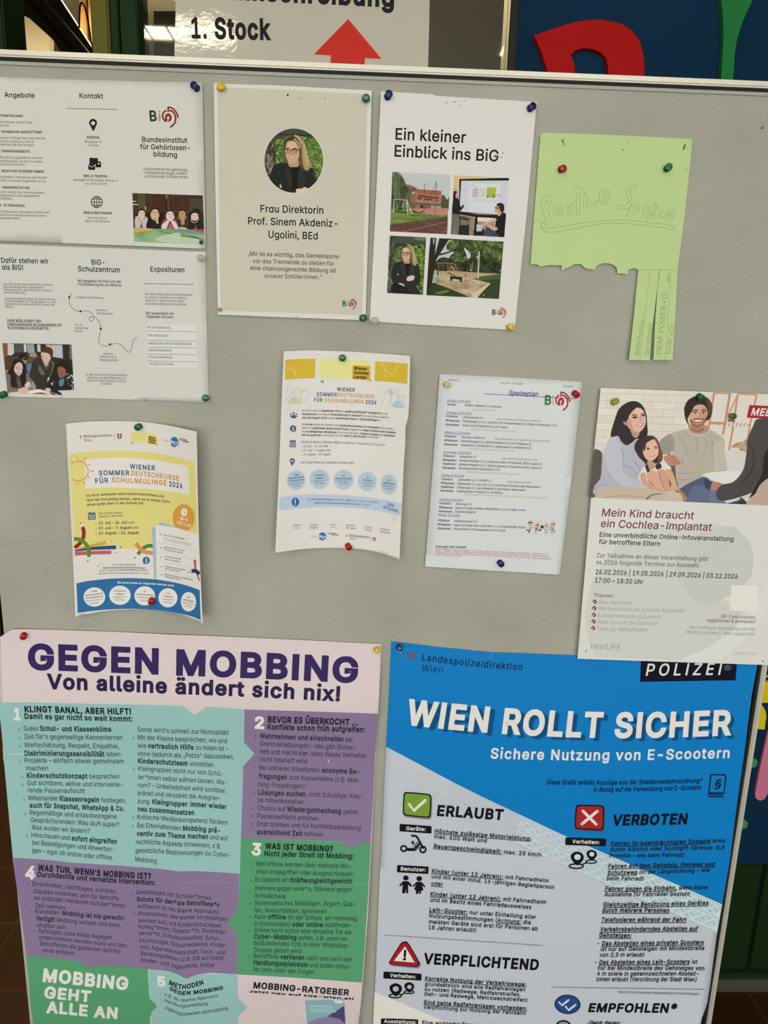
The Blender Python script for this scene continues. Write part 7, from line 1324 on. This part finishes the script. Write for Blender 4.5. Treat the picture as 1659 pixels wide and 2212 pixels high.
p.poly([(x + 10, y + 12) for x, y in tri], (110, 114, 128), True, 3); p.poly(tri, KB, True, 3); p.poly([(278 + (x - 278) * .92, 330 + (y - 330) * .91) for x, y in tri], (158, 30, 42), True, 3); p.poly([(282, 240), (362, 372), (192, 358)], (230, 228, 224)); p.line([(283, 276), (280, 322)], 18, KB, cap=True); p.disc(278, 344, 14, KB, 11)
Q4(); p = S.part('double_tick_badge', 'round blue badge with two white ticks'); p.disc(216, 324, 126, (110, 116, 130), 94); p.disc(210, 316, 128, (16, 20, 44), 94); p.disc(210, 316, 118, (34, 74, 140), 86); p.line([(127, 296), (155, 327), (220, 275)], 20, (232, 232, 232), cap=True); p.line([(194, 340), (220, 376), (290, 322)], 20, (232, 232, 232), cap=True)
p = S.part('round_icon'); p.ring(170, 545, 75, 16, KB, 62); 
for k in range(5): p.line([(120 + 25 * k, 496 + abs(k - 2) * 5), (122 + 25 * k, 518 + abs(k - 2) * 5)], 8, KB)
WL = (228, 228, 228)
Q1()
for q, t in (([(240, 374), (499, 393), (497, 453), (237, 434)], ('Geräte:', 290, 424, 450, 431)), ([(219, 709), (475, 723), (472, 782), (216, 768)], ('Benutzer:', 246, 752, 450, 762))): p = S.part('topic_label', 'black label with white print').poly(rr(*q, k=.05), KB); S.sub(p, 'label_text').text(*t, 29, BD, WL)
Q3()
for q, t in (([(108, 446), (418, 464), (416, 519), (105, 501)], ('Verhalten:', 158, 488, 368, 501)), ([(88, 827), (390, 836), (388, 900), (84, 892)], ('Ausstattung:', 109, 862, 373, 871))): p = S.part('topic_label', 'black label with white print').poly(rr(*q, k=.05), KB); S.sub(p, 'label_text').text(*t, 28, BD, WL)
Q2(); p = S.part('topic_label', 'black label with white print').poly(rr((164, 665), (511, 677), (507, 741), (160, 729), k=.05), KB); S.sub(p, 'label_text').text('Verhalten:', 219, 714, 451, 722, 31, BD, WL)
Q1(); p = S.part('scooter_icon'); p.ring(272, 575, 23, 14, KB, 22); p.ring(428, 583, 23, 14, KB, 24); p.line([(296, 579), (356, 580), (405, 530)], 17, KB); p.line([(340, 470), (374, 474), (386, 490), (428, 570)], 17, KB, cap=True); p.line([(300, 590), (365, 592), (400, 556)], 8, KB); p.line([(352, 560), (388, 520)], 7, KB); p.poly([(346, 505), (330, 532), (344, 533), (338, 553), (364, 523), (350, 522)], KB)
p = S.part('children_icon'); p.disc(289, 814, 23, KB, 20); p.poly([(268, 840), (310, 842), (340, 876), (330, 888), (308, 868), (308, 935), (300, 941), (292, 935), (289, 902), (284, 936), (272, 941), (258, 934), (264, 866), (246, 882), (234, 874)], KB); p.disc(398, 820, 23, KB, 20); p.poly([(380, 844), (416, 846), (447, 880), (440, 892), (420, 872), (432, 914), (412, 918), (412, 942), (400, 946), (394, 920), (390, 944), (370, 944), (372, 916), (356, 908), (374, 866), (350, 888), (342, 880)], KB)
def route(p, x, y, k):
    p.poly([(x - 50 * k, y + 6 * k), (x - 47 * k, y - 28 * k), (x - 4 * k, y - 48 * k), (x + 42 * k, y - 28 * k), (x + 48 * k, y + 10 * k), (x + 24 * k, y + 42 * k), (x, y + 60 * k), (x - 26 * k, y + 42 * k)], KB, True)
Q3(); p = S.part('route_icon'); p.ring(203, 643, 50, 10, KB, 16); p.ring(316, 612, 40, 9, KB, 13); route(p, 208, 588, .98); p.disc(207, 586, 25, (172, 178, 196), 22); route(p, 318, 570, .78); p.disc(318, 570, 19, (172, 178, 196), 17); p.line([(250, 634), (285, 618)], 10, KB)
Q2(); p = S.part('route_icon'); p.ring(255, 910, 60, 12, KB, 19); p.ring(382, 872, 46, 10, KB, 14); route(p, 265, 838, 1.08); p.disc(265, 832, 28, (196, 207, 222), 25); route(p, 388, 812, .86); p.disc(388, 808, 22, (196, 207, 222), 20); p.line([(305, 896), (348, 880)], 11, KB)
p = S.part('dotted_rule')
V13()
for a, b in (((60, 462), (723, 506)), ((755, 679), (1395, 688))):
    m = 80
    for i in range(m): t = i / m; x, y = a[0] + (b[0] - a[0]) * t, a[1] + (b[1] - a[1]) * t; p.poly([(x, y - 1.6), (x + 4, y - 1.4), (x + 4, y + 1.6), (x, y + 1.4)], (40, 44, 54))
p = S.part('body_text'); B8 = (36, 40, 54); kw = dict(w=MD, bw=0.022, color=B8, track=.02)
Q1(); p.lines([('_^Höchste zulässige Motorleistung:^_', 523, 446, 1307, 508), ('max. 600 Watt und', 520, 490, 945, 525), ('_^Bauartgeschwindigkeit:^_ max. 25 km/h', 515, 568, 1388, 640), ('_^Kinder (unter 12 Jahren):^_ mit Fahrradhelm', 500, 770, 1448, 850), ('und mit einer mind. 16-jährigen Begleitperson', 497, 815, 1494, 903), ('_oder_', 494, 872, 590, 879)], cap=31, **kw)
V13(); p.lines([('_^Kinder (unter 12 Jahren):^_ mit Fahrradhelm', 250, 298, 731, 332), ('und im Besitz eines Fahrradausweises', 249, 322, 670, 353), ('_^Leih-Scooter:^_ nur unter Einhaltung aller', 246, 363, 690, 394), ('Nutzungsbestimmungen (_Achtung:_ die', 245, 388, 668, 417), ('meisten Geräte sind erst für Personen ab', 243, 413, 697, 443), ('18 Jahren erlaubt)', 242, 437, 440, 449)], cap=16.5, **kw)
Q3(); p.lines([('_^Korrekte Nutzung der Verkehrswege:^_', 445, 513, 1266, 563), ('grundsätzlich sind alle Radfahranlagen', 443, 559, 1258, 605), ('zu nutzen (Radwege, Radfahrstreifen,', 441, 600, 1222, 646), ('Geh- und Radwege, Mehrzweckstreifen)', 438, 640, 1275, 690), ('_^Sind keine Radfahranlagen vorhanden:^_', 434, 706, 1271, 758), ('Verpflichtung zur Nutzung der Fahrbahn', 431, 746, 1263, 797), ('Eine wirksame Bremsvorrichtung', 422, 872, 1120, 905)], cap=29, **kw)
Q2(); p.lines([('_^Fahren im beeinträchtigten Zustand^_ etwa', 550, 732, 1520, 706, 4), ('durch Alkohol oder Suchtgift (Grenze: 0,8', 543, 783, 1515, 765), ('Promille – wie beim Fahrrad)', 537, 837, 1170, 829), ('_^Fahren auf dem Gehsteig, Gehweg und^_', 526, 926, 1432, 908), ('_^Schutzweg^_ (in der Längsrichtung – wie', 519, 980, 1390, 958, 3)], cap=33, it=.1, **kw)
V13(); p.lines([('beim Fahrrad)', 985, 233, 1137, 234), ('_^Fahren gegen die Einbahn,^_ wenn keine', 978, 276, 1406, 270, 2), ('Ausnahme für Fahrräder besteht', 975, 300, 1330, 298), ('_^Gleichzeitige Benützung eines Gerätes^_', 970, 342, 1408, 335, 2), ('_^durch mehrere Personen^_', 966, 366, 1245, 366), ('_^Telefonieren während der Fahrt^_', 962, 406, 1316, 405), ('_^Verkehrsbehinderndes Abstellen auf^_', 957, 446, 1364, 443), ('_^Gehsteigen:^_', 953, 470, 1087, 472), ('- _^Das Abstellen eines privaten Scooters^_', 946, 505, 1388, 500), ('ist nur auf Gehsteigen mit Mindestbreite', 959, 528, 1391, 524), ('von 2,5 m erlaubt', 954, 552, 1141, 551), ('- _^Das Abstellen eines Leih-Scooters^_ ist', 935, 583, 1362, 581), ('nur bei Mindestbreite des Gehsteiges von', 947, 606, 1391, 608), ('4 m sowie in gekennzeichneten Abstell-', 944, 630, 1366, 631), ('zonen erlaubt (Verordnung der Stadt Wien)', 941, 653, 1358, 655)], cap=17, it=.1, **kw)
p.text('*StVO 1960 mit weiteren Nebengesetzen und Verordnungen', 1030, 703, 1370, 711, 9, RG, (90, 94, 104)); Q4(); p.text('-^Denk daran:^', 400, 514, 736, 521, 36, MD, B8, it=.1)
V12(); p = S.part('scuff', 'small pale scuffs'); SCF = (120, 170, 210); p.line([(505, 78), (504, 102)], 2, SCF); p.line([(112, 68), (120, 72), (130, 78)], 3, SCF); p.line([(1565, 250), (1570, 268)], 2, SCF); p.disc(955, 129, 2, KB).disc(967, 130, 2, KB)
S.done(); POLICE = S

# ================================================================== laminated floor sign on the glass behind the board
def lam():
    m = bpy.data.materials.new('wrinkled laminate'); m.use_nodes = True; nt = m.node_tree; N = nt.nodes; b = N['Principled BSDF']
    b.inputs['Base Color'].default_value = (0.60, 0.57, 0.50, 1); b.inputs['Roughness'].default_value = 0.05; b.inputs['Specular IOR Level'].default_value = 0.9
    g = N.new('ShaderNodeNewGeometry'); n = N.new('ShaderNodeTexNoise'); n.inputs['Scale'].default_value = 70; n.inputs['Detail'].default_value = 4; n.inputs['Roughness'].default_value = 0.6
    bn = N.new('ShaderNodeBump'); bn.inputs['Strength'].default_value = 0.25; bn.inputs['Distance'].default_value = 0.0006
    nt.links.new(g.outputs['Position'], n.inputs[0]); nt.links.new(n.outputs['Fac'], bn.inputs['Height']); nt.links.new(bn.outputs[0], b.inputs['Normal'])
    return m
S = Sheet('floor_sign', 'glossy white laminated floor sign with black lettering and a red arrow on the glass', 'sign',
          [(383, -250), (660, -242), (932, -232), (927, 60), (924, 170), (650, 158), (376, 148), (380, 0)], 0.002, (0.6, 0.57, 0.5, 1), None, rough=0.4, spec=0.15, y0=WY - 0.002, ref=(190, 182, 160), material=lam())
S.view(0, 0, 1); p = S.part('lettering'); p.text('1.', 414, 81, 447, 82, 42, BD, (24, 22, 18)).text('Stock', 464, 82, 586, 84.5, 42, HV, (24, 22, 18)).text('Einschreibung', 500, -3, 851, 14, 42, HV, (24, 22, 18))
p = S.part('arrow', 'red arrow pointing up'); p.poly([(752, 41), (824.5, 127.5), (788.5, 125.5), (786, 165), (712, 162), (714.5, 120), (678, 117.5)], (176, 38, 24))
S.done()

# ================================================================== push pins
GRNP, BLUP, REDP, YELP, CLR, CREP, GOLD, TEALP = (0.004, 0.13, 0.055), (0.008, 0.014, 0.11), (0.42, 0.008, 0.010), (0.72, 0.52, 0.03), (0.86, 0.84, 0.80), (0.62, 0.56, 0.38), (0.55, 0.30, 0.04), (0.006, 0.05, 0.07)
for s, b, h, c, l, kw in [
    (BROCHURE_TOP, (426, 191.5), (418, 183.5), BLUP, 'dark blue push pin in the top corner of the brochure sheet with the children photo', {}),
    (BROCHURE_TOP, (435, 526), (434.5, 523.5), TEALP, 'small dark teal ball pin under the children photo', dict(ball=True)),
    (BROCHURE_LOW, (433.5, 556.5), (434.5, 557.5), CLR, 'clear push pin in the top corner of the milestone brochure sheet', dict(clear=True)),
    (BROCHURE_LOW, (11, 850.5), (3.5, 854), GRNP, 'green push pin below the photo of three pupils at a table', {}),
    (BROCHURE_LOW, (444, 859), (444, 860.5), GRNP, 'green push pin below the school list of the milestone brochure sheet', {}),
    (PORTRAIT, (475, 191), (478, 185.5), YELP, 'yellow push pin in the top corner of the portrait notice', dict(clear=False)),
    (PORTRAIT, (789.5, 213.5), (791, 211.5), GRNP, 'green push pin in the top corner of the portrait notice', {}),
    (PORTRAIT, (474, 669.5), (477, 668), GOLD, 'small gold ball pin in the bottom corner of the portrait notice', dict(ball=True)),
    (PORTRAIT, (782.5, 687), (786, 686.5), GRNP, 'green push pin in the bottom corner of the portrait notice', {}),
    (FOURPHOTO, (836.5, 210), (840.5, 202.5), BLUP, 'dark blue push pin atop the four photo notice, next to the portrait notice', {}),
    (FOURPHOTO, (1143.5, 235), (1152, 228.5), BLUP, 'dark blue push pin atop the four photo notice, next to the green paper', {}),
    (FOURPHOTO, (809, 691.5), (810, 693), CLR, 'clear push pin in the bottom corner of the four photo notice', dict(clear=True)),
    (FOURPHOTO, (1099.5, 706), (1104.5, 706), YELP, 'yellow push pin in the bottom corner of the four photo notice', {}),
    (GREEN_NOTE, (1211, 366), (1217, 364), REDP, 'red push pin through the light green handwritten paper', {}),
    (GREEN_NOTE, (1439.5, 365), (1445, 360.5), GRNP, 'green push pin through the light green handwritten paper', {}),
    (FLYER_WHITE, (739.5, 772.5), (740, 773.5), GRNP, 'green push pin at the top of the white summer course flyer', {}),
    (FLYER_WHITE, (751, 1177.5), (754.5, 1183.5), REDP, 'red push pin at the bottom of the white summer course flyer', {}),
    (FLYER_YELLOW, (302, 920.5), (297, 923.5), GRNP, 'green push pin at the top of the yellow summer course flyer', {}),
    (FLYER_YELLOW, (328.5, 1294.5), (327, 1302), REDP, 'red push pin on a school circle of the yellow summer course flyer', {}),
    (MENU, (962.5, 829.5), (967.5, 831.5), CREP, 'cream push pin in the top corner of the weekly menu', {}),
    (MENU, (1240.5, 848.5), (1246.5, 853.5), REDP, 'red push pin beside the logo on the weekly menu', {}),
    (MENU, (1079, 1214.5), (1083, 1219), BLUP, 'dark blue push pin at the bottom of the weekly menu', {}),
    (EVENT, (1324.5, 869.5), (1331, 867), (0.72, 0.66, 0.12), 'pale yellow clear push pin in the corner of the family photo', dict(clear=True)),
    (EVENT, (1509, 855), (1515.5, 859.5), GRNP, 'green push pin above the head of the man in the family photo', {}),
    (BULLYING, (52.5, 1370.5), (50, 1376.5), REDP, 'red push pin in the top corner of the anti bullying poster', {}),
    (BULLYING, (812, 1403), (816, 1405.5), YELP, 'yellow push pin in the top corner of the anti bullying poster', {}),
    (POLICE, (861.5, 1397.5), (863.5, 1400), BLUP, 'dark blue push pin in the top corner of the police poster', {}),
]:
    pin(s, b, h, c, l, **kw)
